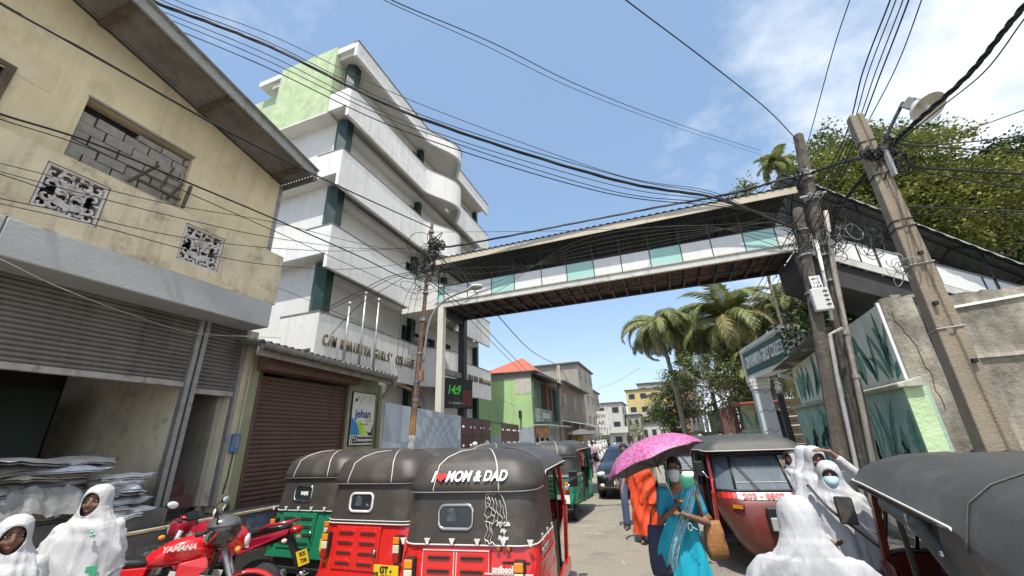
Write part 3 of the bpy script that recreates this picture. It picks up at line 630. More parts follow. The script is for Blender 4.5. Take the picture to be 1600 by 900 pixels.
# ================================================================== CHECKER WALL, GATES
cwl=thing('mural_boundary_wall','blue and white boundary wall painted with a receding checker tunnel','wall',(-7,11,0))
PW=mat('pale_blue_paint',(.50,.56,.63),.75,var=.06,scale=2,dirt=((.33,.37,.42),.4,2,.55),streak=((.3,.33,.37),.3))
PB=mat('mid_blue_paint',(.36,.42,.50),.75,var=.08,scale=2,dirt=((.28,.32,.38),.4,2,.55))
x_=-6.85; A0=Vector((-6.74,8.87)); A1=Vector((-6.71,13.08)); ZT=2.83
dW=(A1-A0).normalized(); nW=Vector((dW.y,-dW.x)); LW=(A1-A0).length
def wp(s,z,o=0): q=A0+dW*s+nW*o; return (q.x,q.y,z)
MB().prism([wp(0,0),wp(LW,0),wp(LW,2.66),wp(0,ZT)],(-nW.x*.12,-nW.y*.12,0)).build('wall_body',PW,cwl)
zw=lambda q: ZT-(ZT-2.66)*q/LW-.004
s0=1.5; sp=MB()   # big squares on the left
for i in range(2):
    for k in range(3):
        if (i+k)%2==0:
            a=i*s0/2; za=ZT-(k+1)*.95; 
            sp.prism([wp(a,max(.02,za),.001),wp(a+s0/2,max(.02,za),.001),wp(a+s0/2,min(za+.95,zw(a+s0/2)),.001),wp(a,min(za+.95,zw(a)),.001)],(nW.x*.004,nW.y*.004,0))
sp.build('painted_square',PB,cwl,kind='stuff')
# nested trapezoid tiles narrowing to the centre of the tunnel
tun=MB(); cs=s0+ (LW-s0)*.50; cz=1.35; hw=(LW-s0)/2; hh=1.5
rs=[1.0*(.80**k) for k in range(10)]
def tp(u,v): # u,v in -1..1
    return wp(cs+u*hw,min(zw(cs+u*hw),max(.01,cz+v*hh)),.001)
for k in range(len(rs)-1):
    ra,rb=rs[k],rs[k+1]; n=7
    for side in range(4):
        for j in range(n):
            if (j+k)%2: continue
            u0=-1+2*j/n; u1=-1+2*(j+1)/n
            q=[(u0*ra,ra),(u1*ra,ra),(u1*rb,rb),(u0*rb,rb)]
            if side==1: q=[(b,-a) for a,b in q]
            if side==2: q=[(-a,-b) for a,b in q]
            if side==3: q=[(-b,a) for a,b in q]
            pp=[tp(*z) for z in q]
            tun.prism(pp[::-1],(nW.x*.004,nW.y*.004,0))
tun.build('painted_tunnel',PB,cwl,kind='stuff')
GAT=mat('brown_gate_steel',(.085,.028,.022),.5,var=.2,scale=3,dirt=((.05,.03,.03),.5,3,.52))
def gate(label,A,B,z1,cols,ztop2=None):
    A=Vector(A);B=Vector(B); d=(B-A).normalized(); n=Vector((d.y,-d.x)); L=(B-A).length
    t=thing('steel_gate',label,'gate',(A.x,A.y,0),group='brown steel gates of the college')
    def P(s,z,o=0): q=A+d*s+n*o; return Vector((q.x,q.y,z))
    for i in range(cols):
        a=L*i/cols+.02; b=L*(i+1)/cols-.02
        for r in range(4):
            za=.12+(z1-.12)*r/4+.01; zb=.12+(z1-.12)*(r+1)/4-.01
            p=MB().prism([P(a,za),P(b,za),P(b,zb),P(a,zb)],(n.x*.03,n.y*.03,0)).build('sheet_panel',GAT,t)
            for s_ in(.16,.84):
                MB().ell(P(a+(b-a)*s_,za+(zb-za)*.5,.045),.05,8,5).build('white_stud',M_WHITEP,p)
    MB().prism([P(-.05,.05,-.04),P(L+.05,.05,-.04),P(L+.05,z1+.04,-.04),P(-.05,z1+.04,-.04)],(n.x*.03,n.y*.03,0)).build('gate_frame',M_BLACK,t)
gate('larger brown studded steel gate beside the blue checker wall',(-6.80,13.2),(-7.25,16.9),2.62,3)
gate('smaller brown studded steel gate below the pale green house wall',(-7.98,20.0),(-8.56,24.4),2.66,3)
GR2=mat('mid_green_render',(.20,.36,.15),.85,var=.12,scale=1,streak=((.1,.15,.08),.3))
t=thing('gate_side_wall','low green and grey wall between the two brown gates','wall',(-7.6,18.5,0))
MB().prism([(-7.32,17.0,0),(-7.92,19.9,0),(-7.92,19.9,2.0),(-7.32,17.0,2.0)],(-.2,0,0)).build('grey_dado',mat('grey_blue_dado',(.27,.31,.35),.8,var=.1,streak=((.15,.17,.2),.4)),t)
MB().prism([(-7.32,17.0,2.0),(-7.92,19.9,2.0),(-7.92,19.9,2.6),(-7.32,17.0,2.6)],(-.2,0,0)).build('green_band',GR2,t)
MB().prism([(-7.30,17.0,2.6),(-7.90,19.9,2.6),(-7.90,19.9,2.65),(-7.30,17.0,2.65)],(-.24,0,0)).build('coping_rail',M_BLACK,t)
# ================================================================== GREEN HOUSE beyond the college
gh=thing('pale_green_house','two storey pale green house with red hipped roof and dark timber upper veranda','house',(-10,30,0))
PG=mat('pale_green_render',(.39,.58,.27),.82,var=.10,scale=.8,dirt=((.42,.62,.33),.5,1.2,.5),streak=((.2,.32,.15),.3),bump=.15)
yv=26.6
MB().box(-14.5,-8.35,yv,yv+7.5,2.75,5.95).build('gable_wall',PG,gh)
MB().box(-14.5,-8.33,yv-.02,yv+7.5,0,2.75).build('ground_wall',mat('blue_grey_plinth',(.30,.34,.38),.8,var=.15,streak=((.16,.18,.2),.5)),gh)
MB().box(-14.6,-8.3,yv-.03,yv+.1,5.95,6.45).build('stained_frieze',mat('stained_frieze',(.30,.30,.26),.9,var=.3,dirt=((.10,.1,.09),.6,3,.5)),gh)
MB().box(-9.5,-8.34,yv-.012,yv-.002,4.9,5.95).build('pale_patch',mat('bare_plaster_patch',(.52,.50,.44),.9,var=.2),gh)
MB().prism([(-14.7,yv-.2,6.45),(-7.9,yv-.2,6.36),(-7.9,yv+8,6.36),(-14.7,yv+8,6.45)],(0,0,.07)).build('flat_roof_sheet',TIN,gh)
MB().prism([(-8.3,yv,6.35),(-7.35,yv,5.95),(-7.35,yv+7.4,5.95),(-8.3,yv+7.4,6.35)],(0,0,.05)).build('veranda_roof',TIN,gh)
apx=Vector((-10.2,yv+4.0,8.2)); b_=[(-13.6,yv+1.6,6.6),(-8.6,yv+1.6,6.6),(-8.6,yv+7.2,6.6),(-13.6,yv+7.2,6.6)]
MB().add(b_+[tuple(apx)],[(0,1,4),(1,2,4),(2,3,4),(3,0,4),(3,2,1,0)]).build('red_hipped_roof',mat('red_roof_sheet',(.50,.12,.07),.6,var=.12,streak=((.25,.07,.05),.4)),gh)
MB().box(-8.35,-8.2,yv+.1,yv+7,3.1,5.9).build('upper_street_wall',mat('dark_green_timber',(.08,.13,.10),.8,var=.4,scale=3),gh)
for a,b,c,d,nm in((1.9,2.9,3.9,5.7,'shutter_opening'),(3.6,4.5,3.3,5.6,'shutter_opening'),(5.2,6.3,3.3,5.6,'shutter_opening')):
    MB().box(-8.2,-8.15,yv+a,yv+b,c,d).build(nm,M_DARK,gh)
MB().box(-8.2,-8.0,yv+3.05,yv+3.15,3.3,5.95).build('orange_post',mat('orange_brown_post',(.30,.12,.06),.7),gh)
MB().box(-8.2,-7.9,yv+.2,yv+3.4,3.05,3.9).build('balcony_panel',mat('grey_green_panel',(.16,.21,.20),.8,var=.25),gh)
text('signboard_lettering','DIALOG',.5,(-7.88,yv+1.9,3.45),(0,1,0),(0,0,1),gh,M_WHITEP,bold=.01)
MB().box(-8.2,-7.4,yv-.3,yv+7.4,2.80,2.86).build('canopy_sheet',mat('pale_blue_sheet',(.42,.50,.52),.6,var=.15),gh)
MB().box(-8.25,-8.1,yv+.25,yv+3.2,2.05,2.78).build('picture_panel',mat('food_picture',(.42,.20,.10),.6,var=.8,scale=2.2,dirt=((.6,.45,.3),.7,2.6,.5)),gh)
MB().box(-8.3,-8.15,yv+.4,yv+3.0,.1,2.0).build('shop_opening',M_DARK,gh)
for k in range(3): MB().box(-8.1,-8.05,yv+.35+k*1.3,yv+.43+k*1.3,.1,2.04).build('door_post',M_WHITEP,gh)
for k in range(4): MB().box(-8.1,-8.03,yv+3.1,yv+3.7,.5+k*.4,.56+k*.4).build('shelf',M_WHITEP,gh)
MB().cbox((-9.15,yv-.2,3.55),(.12,.3,.5)).build('wall_bracket',M_BLACK,gh)
gh.scale=(.94,.94,.94); gh.location=(-9.35,28.2,0)
# ================================================================== FOOTBRIDGE
fb=thing('footbridge','covered steel footbridge with teal and white glass panels crossing the whole street','footbridge',(-1,13,6.5))
YB0,YB1=12.30,14.25; ZB=6.50
XL=at(684,470,Y=YB0).x; XR=at(1252,398,Y=YB0).x
WST=mat('white_painted_steel',(.56,.56,.52),.55,var=.12,scale=3,dirt=((.25,.22,.18),.5,5,.55),streak=((.2,.18,.15),.3))
BST=mat('black_painted_steel',(.035,.035,.038),.55,var=.3,scale=4)
TEAL=mat('teal_glass',(.40,.66,.59),.30,var=.05,scale=1,dirt=((.36,.60,.54),.4,2,.5),spec=.5)
FROST=mat('frosted_white_glass',(.76,.77,.74),.35,var=.05,scale=1.5,dirt=((.5,.5,.46),.35,3,.55),streak=((.45,.45,.42),.25))
for y in(YB0+.06,YB1-.06):
    MB().box(XL-.1,XR+.1,y-.05,y+.05,ZB,ZB+.035).box(XL-.1,XR+.1,y-.015,y+.015,ZB+.035,ZB+.215).box(XL-.1,XR+.1,y-.05,y+.05,ZB+.215,ZB+.25).build('edge_girder',WST if y<13 else BST,fb)
# tiled deck seen from below with joists
TIL=mat('terracotta_soffit_tile',(.13,.062,.045),.8,var=.4,scale=6,dirt=((.04,.03,.03),.6,5,.5))
TILES=[MB().box(0,.40,0,.17,0,.03).mesh('deck_tile',[m_]) for m_ in(TIL,mat('dark_soffit_tile',(.075,.045,.037),.85,var=.4,scale=6),mat('brown_soffit_tile',(.17,.085,.055),.8,var=.3,scale=6))]
rr=random.Random(5); nx=int((XR-XL)/.43)
cnt=0
for i in range(nx):
    for j in range(10):
        cnt+=1
        if cnt>290: break
        shared('deck_tile',TILES[rr.randrange(3)],fb,(XL+.02+i*.43,YB0+.12+j*.172,ZB+.13+rr.uniform(-.006,.006)))
MB().box(XL,XR,YB0+.12,YB1-.12,ZB+.165,ZB+.2).build('deck_board',BST,fb)
for k in range(25):
    x=XL+.15+(XR-XL-.3)*k/24; MB().box(x-.03,x+.03,YB0+.112,YB1-.112,ZB+.005,ZB+.125).build('deck_joist',BST,fb)
MB().box(XL,XR,13.2,13.26,ZB-.03,ZB+.0).build('deck_stringer',BST,fb)
# side panels
pxs=[684,693,730,768,804,847,887,930,974,1020,1070,1119,1171,1223,1252]
kind='TWWTWWTWWTWWTW'
xs=[at(p,470-(p-684)*.128,Y=YB0).x for p in pxs]
ZP0=ZB+.255; ZP1=at(1000,393,Y=YB0).z
for i,(a,b) in enumerate(zip(xs,xs[1:])):
    m=TEAL if kind[i]=='T' else FROST
    MB().box(a+.015,b-.015,YB0+.02,YB0+.04,ZP0,ZP1).build('side_panel',m,fb)
    MB().box(a+.015,b-.015,YB1-.04,YB1-.02,ZP0,ZP1).build('side_panel',m,fb)
ZR=7.97
for x in xs:
    for y in(YB0+.03,YB1-.03): MB().box(x-.012,x+.012,y-.022,y+.022,ZP0-.04,ZR+.05).build('mullion',BST,fb)
for y in(YB0+.03,YB1-.03):
    MB().box(xs[0],xs[-1],y-.018,y+.018,ZP1,ZP1+.03).build('hand_rail',BST,fb)
    MB().box(xs[0],xs[-1],y-.04,y+.04,ZR-.02,ZR+.08).build('eave_beam',BST,fb)
# roof: fascia, sheet with ribs, trusses
OV=.42; XF0=at(684,395,Y=YB0-OV).x
MB().box(XL-.15,XR+.25,YB0-OV-.03,YB0-OV,ZR+.08,ZR+.30).build('fascia',mat('cream_fascia_steel',(.55,.49,.38),.6,var=.08,scale=2,streak=((.35,.3,.22),.3)),fb)
MB().box(XL-.15,XR+.25,YB1+OV,YB1+OV+.03,ZR+.08,ZR+.36).build('fascia',WST,fb)
rf=MB(); L_=XR-XL+.5
rf.grid(lambda u,v: Vector((XL-.2+L_*u,YB0-OV-.06+(YB1-YB0+2*OV+.12)*v,ZR+.31+.28*math.sin(PI*v)+(.035 if (int(u*L_/.11)%2) else 0))),int(L_/.055),8)
rf.build('ribbed_roof_sheet',mat('dark_green_grey_sheet',(.07,.075,.075),.6,var=.2),fb)
ym=(YB0+YB1)/2
for k in range(9):
    x=XL+.3+(XR-XL-.6)*k/8
    t_=MB().beam((x,YB0+.03,ZR+.02),(x,YB1-.03,ZR+.02),.05,.07); t_.beam((x,YB0+.03,ZR+.06),(x,ym,ZR+.50),.05,.05).beam((x,YB1-.03,ZR+.06),(x,ym,ZR+.50),.05,.05)
    t_.build('roof_truss',BST,fb)
PALE=mat('pale_strut_steel',(.20,.20,.20),.6,var=.2)
for k in range(8):
    x=XL+.6+(XR-XL-1.0)*k/8
    MB().box(x-.04,x+.04,YB1-.10,YB1-.03,ZP1+.05,ZR+.05).build('rear_post',PALE,fb)
    MB().beam((x+.05,YB1-.10,ZP1+.35),(x+.75,YB1-.10,ZR),.07,.03).build('rear_brace',PALE,fb)
MB().box(XL,XR,YB1-.14,YB1-.08,ZR-.38,ZR-.28).build('cable_tray',PALE,fb)
# legs and platform at the left end
MB().box(XL+.02,XL+.25,YB0+.0,YB0+.22,0,ZB-.003).build('front_pillar',mat('white_concrete_pillar',(.62,.60,.53),.7,var=.06,dirt=((.4,.38,.32),.4,5,.55)),fb)
MB().box(XL+.0,XL+.26,YB1-.26,YB1,0,ZB-.003).build('rear_pillar',BST,fb)
MB().box(XL+.04,XL+.22,YB0+.22,YB1-.26,ZB-.25,ZB-.004).build('cross_head',BST,fb)
MB().box(XL+.04,XL+.18,YB0+.22,YB1-.26,4.1,4.3).build('cross_strut',PALE,fb)
MB().box(-9.0,XL-.12,YB0+.15,YB1-.1,ZB+.05,ZB+.25).build('landing_slab',WHW,fb)
# LED sign hung on the pillars
ls=thing('led_display','black led display with green 14:9 digits hanging by the bridge pillar','display',(XL,13.2,3.4))
a=at(697,592,Y=13.2); b=at(727,640,Y=14.2)
A=Vector((a.x,13.0,0)); Bq=Vector((b.x+.25,14.3,0)); d=(Bq-A).normalized(); n=Vector((d.y,-d.x,0)); z0,z1=2.98,4.05
MB().prism([(A.x,A.y,z0),(Bq.x,Bq.y,z0),(Bq.x,Bq.y,z1),(A.x,A.y,z1)],tuple(-n*.14)).build('display_case',M_BLACK,ls)
text('green_digits','14:9',.46,tuple((A+Bq)/2+Vector((0,0,3.62))+n*.01-d*.22),tuple(d),(0,0,1),ls,mat('green_led',(.05,.4,.05),.5,emit=((.1,.8,.15),.12)),shear=.2,bold=.01,sx=.8)
text('led_caption','C/M KHAIRIYA',.12,tuple((A+Bq)/2+Vector((0,0,3.15))+n*.01-d*.1),tuple(d),(0,0,1),ls,mat('dim_led',(.3,.35,.3),.5))
MB().prism([tuple(A+d*.9+n*.008+Vector((0,0,z0+.08))),tuple(Bq-d*.05+n*.008+Vector((0,0,z0+.08))),tuple(Bq-d*.05+n*.008+Vector((0,0,z1-.4))),tuple(A+d*.9+n*.008+Vector((0,0,z1-.4)))],tuple(n*.004)).build('red_panel',mat('dim_red_led',(.13,.03,.03),.6,var=.5,scale=14),ls)
# ---------------------------------------------------- covered stair going down on the right
st=thing('covered_stairway','covered stair descending to the right from the footbridge under a curved ribbed canopy','stairway',(7,12.6,4))
ys0=12.25; ys1=14.0
def sp_(px,py): return at(px,py,Y=ys0)
p0=sp_(1286,392); p1=sp_(1530,458); q0=sp_(1300,372); q1=sp_(1600,440)
sl=(p1.z-p0.z)/(p1.x-p0.x); xa=XR+.25; xb=9.8
def zb_(x): return p0.z+sl*(x-p0.x)
MB().prism([(xa,ys0,zb_(xa)-.03),(xb,ys0,zb_(xb)-.03),(xb,ys0,zb_(xb)-.22),(xa,ys0,zb_(xa)-.22)],(0,.06,0)).build('stair_stringer',WST,st)
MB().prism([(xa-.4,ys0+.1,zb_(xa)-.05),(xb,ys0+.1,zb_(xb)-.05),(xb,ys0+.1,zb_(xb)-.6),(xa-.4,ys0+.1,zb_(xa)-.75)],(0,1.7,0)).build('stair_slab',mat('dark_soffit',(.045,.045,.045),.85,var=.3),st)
for k in range(16):
    x=xa+(xb-xa)*k/16; MB().box(x,x+.32,ys0+.12,ys1-.3,zb_(x)-.05,zb_(x)+.08).build('tread',M_CONC,st)
ph=(q0.z-zb_(q0.x))
xs2=[xa+.05,5.55,6.35,6.95,7.7,8.6,9.6]; kk='WWTWWWW'
for i,(a,b) in enumerate(zip(xs2,xs2[1:])):
    MB().prism([(a+.02,ys0+.02,zb_(a+.02)),(b-.02,ys0+.02,zb_(b-.02)),(b-.02,ys0+.02,zb_(b-.02)+ph),(a+.02,ys0+.02,zb_(a+.02)+ph)],(0,.02,0)).build('side_panel',TEAL if kk[i]=='T' else FROST,st)
MB().beam((xa,ys0+.03,zb_(xa)+ph+.02),(xb,ys0+.03,zb_(xb)+ph+.02),.05,.04).build('hand_rail',PALE,st)
e0=sp_(1285,308); e1=sp_(1600,432); se=(e1.z-e0.z)/(e1.x-e0.x)
def ze(x): return e0.z+se*(x-e0.x)
for x in(5.0,5.9,6.9,7.9,9.0):
    MB().beam((x,ys0+.03,zb_(x)),(x,ys0+.03,ze(x)+.25),.05,.05).build('canopy_post',BST,st)
    pts=[(x,ys0-.25+2.3*t,ze(x)+.02+.95*math.sin(PI*(.08+.84*t))-.24) for t in [k/10 for k in range(11)]]
    MB().tube(pts,.028,6).build('canopy_hoop',BST,st)
cs_=MB(); X0=XR+.3
cs_.grid(lambda u,v: Vector((X0+(xb+.3-X0)*u,ys0-.35+2.5*v,ze(X0+(xb+.3-X0)*u)+.95*math.sin(PI*(.05+.9*v))-.12+(.03 if int(u*5.6/.12)%2 else 0))),120,14)
cs_.build('ribbed_canopy',mat('translucent_grey_sheet',(.19,.20,.19),.6,var=.15,scale=2),st)
for v in(.12,.3,.5,.7,.88):
    MB().tube([(x,ys0-.35+2.5*v,ze(x)+.95*math.sin(PI*(.05+.9*v))-.17) for x in(X0,xb+.3)],.02,5).build('purlin',BST,st)
# ================================================================== RIGHT SIDE: mural walls, college sign, hut
XM=4.9
CREAMG=mat('mural_cream',(.74,.76,.63),.8,var=.1,scale=1.2,dirt=((.34,.38,.27),.45,2.0,.54),streak=((.25,.28,.2),.3),bump=.2)
LOWG=mat('mural_low_green',(.33,.46,.39),.85,var=.15,scale=1.4,dirt=((.16,.28,.22),.5,2.2,.5),bump=.9,bscale=12)
BRG=mat('sunlit_lime_render',(.47,.62,.36),.85,var=.12,scale=2,dirt=((.55,.66,.48),.5,3,.5),bump=1.0,bscale=11)
LEDG=mat('mossy_ledge',(.40,.40,.33),.85,var=.2,scale=3,dirt=((.14,.13,.10),.6,4,.52),bump=.5)
MUR=[mat('mural_leaf_green',(.26,.45,.34),.8,var=.25,scale=5),mat('mural_leaf_dark',(.14,.31,.25),.8,var=.3,scale=5),mat('mural_outline',(.08,.19,.16),.8)]
mw=thing('mural_wall','tall two tier boundary wall painted with green leaves behind the dark poles','wall',(XM,14.5,0))
Y0m,Y1m=10.85,18.6; XLO=4.72
MB().box(XLO,XM+.25,Y0m-.10,Y1m,0,2.50).build('lower_wall',LOWG,mw)
MB().box(XLO+.005,XM+.17,Y0m-.135,Y0m-.10,0,2.49).build('sunlit_end_strip',BRG,mw)  # sunlit end face of the lower wall, its brightness put into the lime colour
zt=lambda y: 4.33-.045*(y-Y0m)
MB().prism([(XM,Y0m+.05,2.66),(XM,Y1m-.2,2.66),(XM,Y1m-.2,zt(Y1m)),(XM,13.0,zt(13.0)-.02),(XM,12.9,zt(12.9)+.02),(XM,Y0m+.05,zt(Y0m))],(.25,0,0)).build('upper_wall',CREAMG,mw)
MB().box(XM-.03,XM+.03,Y0m,Y0m+.05,2.66,4.36).build('white_corner_bead',M_WHITEP,mw)
for a,b in((Y0m-.24,12.6),(12.63,14.6),(14.63,16.6),(16.63,Y1m+.1)):
    o=MB().prism([(XLO-.12,a,2.49),(XLO-.12,a,2.58),(XM+.14,a,2.69),(XM+.14,a,2.49)],(0,b-a,0)).build('ledge_stone',LEDG,mw); bevel(o,.02)
def leaf(y,z,L,w,ang,m,curve=.2,x=XM,nm='painted_leaf',lobed=False):
    """flat painted leaf on the wall with a darker outline and midrib"""
    c=[];n=12
    for k in range(n+1):
        t=k/n; a=ang+curve*(t-.5)*2
        c.append((t*L,curve*L*.4*math.sin(PI*t)))
    ca,sa=math.cos(ang),math.sin(ang)
    def W(s,o,off): 
        return (x-.004-off,y+(s*ca-o*sa),z+(s*sa+o*ca))
    def ring(sc,off):
        top=[];bot=[]
        for k,(s,o) in enumerate(c):
            t=k/n; ww=w*sc*math.sin(PI*min(1,t*.94+.03))**.75*(1+(.28*math.sin(t*26) if lobed else 0))
            top.append(W(s,o+ww,off)); bot.append(W(s,o-ww,off))
        return top+bot[::-1]
    r1=[p for p in ring(1.0,0)]; r2=ring(.84,.004)
    lo=2.70 if x==XM else .02; hi=4.3 if x==XM else 2.48
    cl=lambda P:[(p[0],min(max(p[1],Y0m+(.1 if x==XM else -.08)),Y1m-.1),min(max(p[2],lo),hi)) for p in P]
    o=MB().prism(cl(r1)[::-1],(.003,0,0)).build(nm,MUR[2],mw)
    MB().prism(cl(r2)[::-1],(.003,0,0)).build('leaf_fill',m,o)
    MB().tube(cl([W(s,oo,.009) for s,oo in c[1:-1]]),.010,4).build('midrib',MUR[2],o)
rr=random.Random(21)
# upper tier: blade clumps and broad leaves
for y,z,L,w,a,ci,cv in((11.35,2.75,1.35,.075,1.95,0,-.15),(11.4,2.75,1.5,.07,1.65,1,.05),(11.42,2.75,1.2,.08,1.2,0,.2),(11.5,2.72,.9,.09,.75,0,.3),(11.2,2.72,.55,.11,2.5,1,-.3),(12.05,2.75,1.1,.07,1.75,0,.1),(12.1,2.74,.75,.09,1.2,1,.2),
    (12.7,2.75,.8,.16,1.6,0,.1),(12.75,3.5,.5,.16,1.9,1,.3),(13.3,3.1,.8,.15,1.2,0,.2),(14.1,2.75,.9,.13,1.9,0,-.2),(14.3,3.35,.6,.18,1.5,0,.2),(14.6,3.7,.45,.22,1.2,0,.3),(14.9,2.75,.7,.10,2.2,1,-.3),(15.3,2.8,1.0,.09,2.0,0,.3),(15.7,2.75,.6,.09,1.2,0,.3),
    (16.4,2.8,.7,.11,2.1,0,.3),(16.9,2.75,1.1,.13,1.7,0,.2),(17.2,2.75,1.2,.16,1.5,0,.1),(17.7,2.8,.9,.14,1.9,1,.2),(18.1,2.75,.9,.16,1.5,0,.2)):
    leaf(y,z,L,w,a,MUR[ci],cv)
XLw=XLO
for y,z,L,w,a,ci,cv in((11.75,.3,1.5,.16,1.8,1,.1),(11.55,.1,1.0,.14,1.35,1,.1),(12.0,.6,1.8,.10,1.9,1,-.2),(12.35,.2,2.1,.15,1.65,1,.2),(12.9,.3,2.0,.17,1.5,0,.1),(13.3,.1,1.7,.2,1.8,1,.3),(13.8,.3,1.9,.2,1.4,1,-.2),(14.3,.2,2.1,.17,1.6,0,.1),
    (14.8,.6,1.6,.24,1.9,1,.2),(15.2,.1,1.9,.2,1.5,1,.1),(15.8,.9,1.4,.28,2.4,1,.2),(16.2,.2,1.8,.2,1.7,0,.1),(16.8,1.3,1.2,.22,2.7,1,.2),(17.1,.2,1.7,.25,1.5,1,.1),(17.7,.1,1.8,.22,1.8,0,.1),(18.1,.4,1.2,.2,1.4,1,.1)):
    leaf(y,z,L,w,a,MUR[ci],cv,x=XLw,lobed=True)
for k in range(11): leaf(11.3+.66*k+rr.uniform(-.15,.15),2.72+rr.uniform(0,.25),rr.uniform(.7,1.3),rr.uniform(.10,.20),rr.uniform(1.1,2.1),MUR[k%2],rr.uniform(-.3,.3))
for k in range(13): leaf(10.95+.56*k+rr.uniform(-.12,.12),.3+rr.uniform(0,1.1),rr.uniform(.8,1.4),rr.uniform(.12,.26),rr.uniform(1.0,2.2),MUR[(k+1)%2],rr.uniform(-.3,.3),x=XLw,lobed=k%2==0)
# rubble wall facing the camera
RW=mat('stained_rough_concrete',(.34,.31,.25),.92,var=.30,scale=2.6,dirt=((.075,.068,.058),.85,.9,.46),streak=((.11,.10,.08),.6),bump=1.0,bscale=18)
rw=thing('rough_concrete_wall','stained grey and brown rough concrete wall behind the big leaning pole','wall',(6.5,11,0))
o=MB().box(XM+.03,5.52,Y0m-.03,Y0m+.25,0,4.42).build('left_wall_face',RW,rw)
MB().box(5.50,5.86,Y0m+.5,Y0m+.6,0,4.3).build('recessed_strip',mat('shaded_recess_render',(.10,.095,.085),.9,var=.4,scale=3,bump=.5),rw)  # gap cut and coloured dark to stand for the shadowed band on the wall
o=MB().box(5.84,14,Y0m-.20,Y0m+.4,0,2.95).build('right_wall_lower',RW,rw)
o=MB().box(5.84,14,Y0m-.15,Y0m+.4,2.95,4.30).build('right_wall_upper',RW,rw)
MB().box(5.84,14,Y0m-.26,Y0m-.15,2.95,3.03).build('mid_ledge',mat('pale_chipped_ledge',(.42,.39,.32),.85,var=.3,scale=6,dirt=((.15,.13,.1),.6,5,.5)),rw)
MB().beam((5.9,Y0m-.18,4.02),(8.3,Y0m-.18,4.22),.04,.05).build('white_conduit',M_WHITEP,rw)
rr=random.Random(4); x=5.0
while x<9:
    w_=rr.uniform(.12,.3); MB().cbox((x+w_/2,Y0m+.12,(4.42 if x<5.5 else 4.30)+rr.uniform(.0,.03)),(w_,.2,rr.uniform(.05,.13)),Euler((0,rr.uniform(-.15,.15),0))).build('broken_coping_stone',RW,rw); x+=w_+rr.uniform(.0,.15)
p=Vector((5.08,Y0m-.036,4.1)); g=MB(); pts=[p.copy()]
for k in range(22): p=p+Vector((rr.uniform(-.02,.05),0,-.095)); pts.append(p.copy())
g.tube(pts,.006,4); g.build('wall_crack',M_DARK,rw)
MB().box(5.56,5.66,Y0m+.40,Y0m+.45,2.9,3.3).build('white_cable_cover',M_WHITEP,rw)
# corrugated cap over the mural wall
g=MB()
g.grid(lambda u,v: Vector((XM-.55+1.1*v,13.0+5.9*u,zt(13.0+5.9*u)+.08+.10*v+.035*math.sin(u*5.9/.17*2*PI))),300,2)
t=thing('corrugated_wall_cap','old corrugated sheets capping the mural wall left of the dark poles','roof sheet',(XM,16,4.2))
g.build('sheet',CORR,t,smooth=True)
for y in(13.4,15.2,17.2,18.4): MB().beam((XM-.4,y,zt(y)+.03),(XM+.5,y,zt(y)+.06),.09,.09).build('support_timber',mat('pale_timber',(.38,.35,.29),.85,var=.3),t)
t=thing('wall_camera','small white security camera under the corrugated cap','camera',(XM-.1,18.3,3.75))
MB().cbox((XM-.35,18.3,3.72),(.35,.12,.12),Euler((0,.2,.3))).build('camera_body',M_WHITEP,t)
MB().tube([(XM,18.3,3.85),(XM-.2,18.3,3.8)],.03,6).build('camera_arm',M_WHITEP,t)
tag(MB().tube([(5.25,17.2,4.0),(5.2,17.2,5.6)],[.14,.11],8).build('tree_stump',mat('pale_cut_wood',(.42,.32,.22),.9,var=.3,bump=.4)),'pale sawn off tree trunk standing behind the corrugated cap','tree stump')
# ---- entrance arch sign
sg=thing('college_sign_arch','white arch with dark green board reading C/M Khairiya Girls\' College on a pale pillar','sign',(4.4,22,0))
WSG=mat('sign_white',(.66,.66,.62),.7,var=.06,scale=2,dirt=((.4,.4,.36),.35,3,.55))
A=Vector((4.15,22.9)); A.x=at(1157,550,Y=22.9).x; zA=at(1157,550,Y=22.9).z; zA0=at(1180,531,Y=22.9).z
Bp=at(1222,503,Y=17.8); B=Vector((Bp.x,17.8)); zTop=Bp.z; zBot=at(1240,545,Y=17.8).z
d=(B-A).normalized(); n=Vector((d.y,-d.x)); n=-n if n.x>0 else n; L=(B-A).length
ZT_=(zA+zTop)/2; ZB_=ZT_-1.55
def P(s,z,o=0): q=A+d*s+n*o; return (q.x,q.y,z)
MB().prism([P(0,ZB_),P(L,ZB_),P(L,ZT_),P(0,ZT_)],(-n.x*.5,-n.y*.5,0)).build('arch_beam',WSG,sg)
for a,b,c,e in((0,L,ZT_-.16,ZT_),(0,L,ZB_,ZB_+.16),(0,.16,ZB_+.16,ZT_-.16),(L-.16,L,ZB_+.16,ZT_-.16)):
    MB().prism([P(a,c),P(b,c),P(b,e),P(a,e)],(n.x*.06,n.y*.06,0)).build('board_moulding',WSG,sg)
    
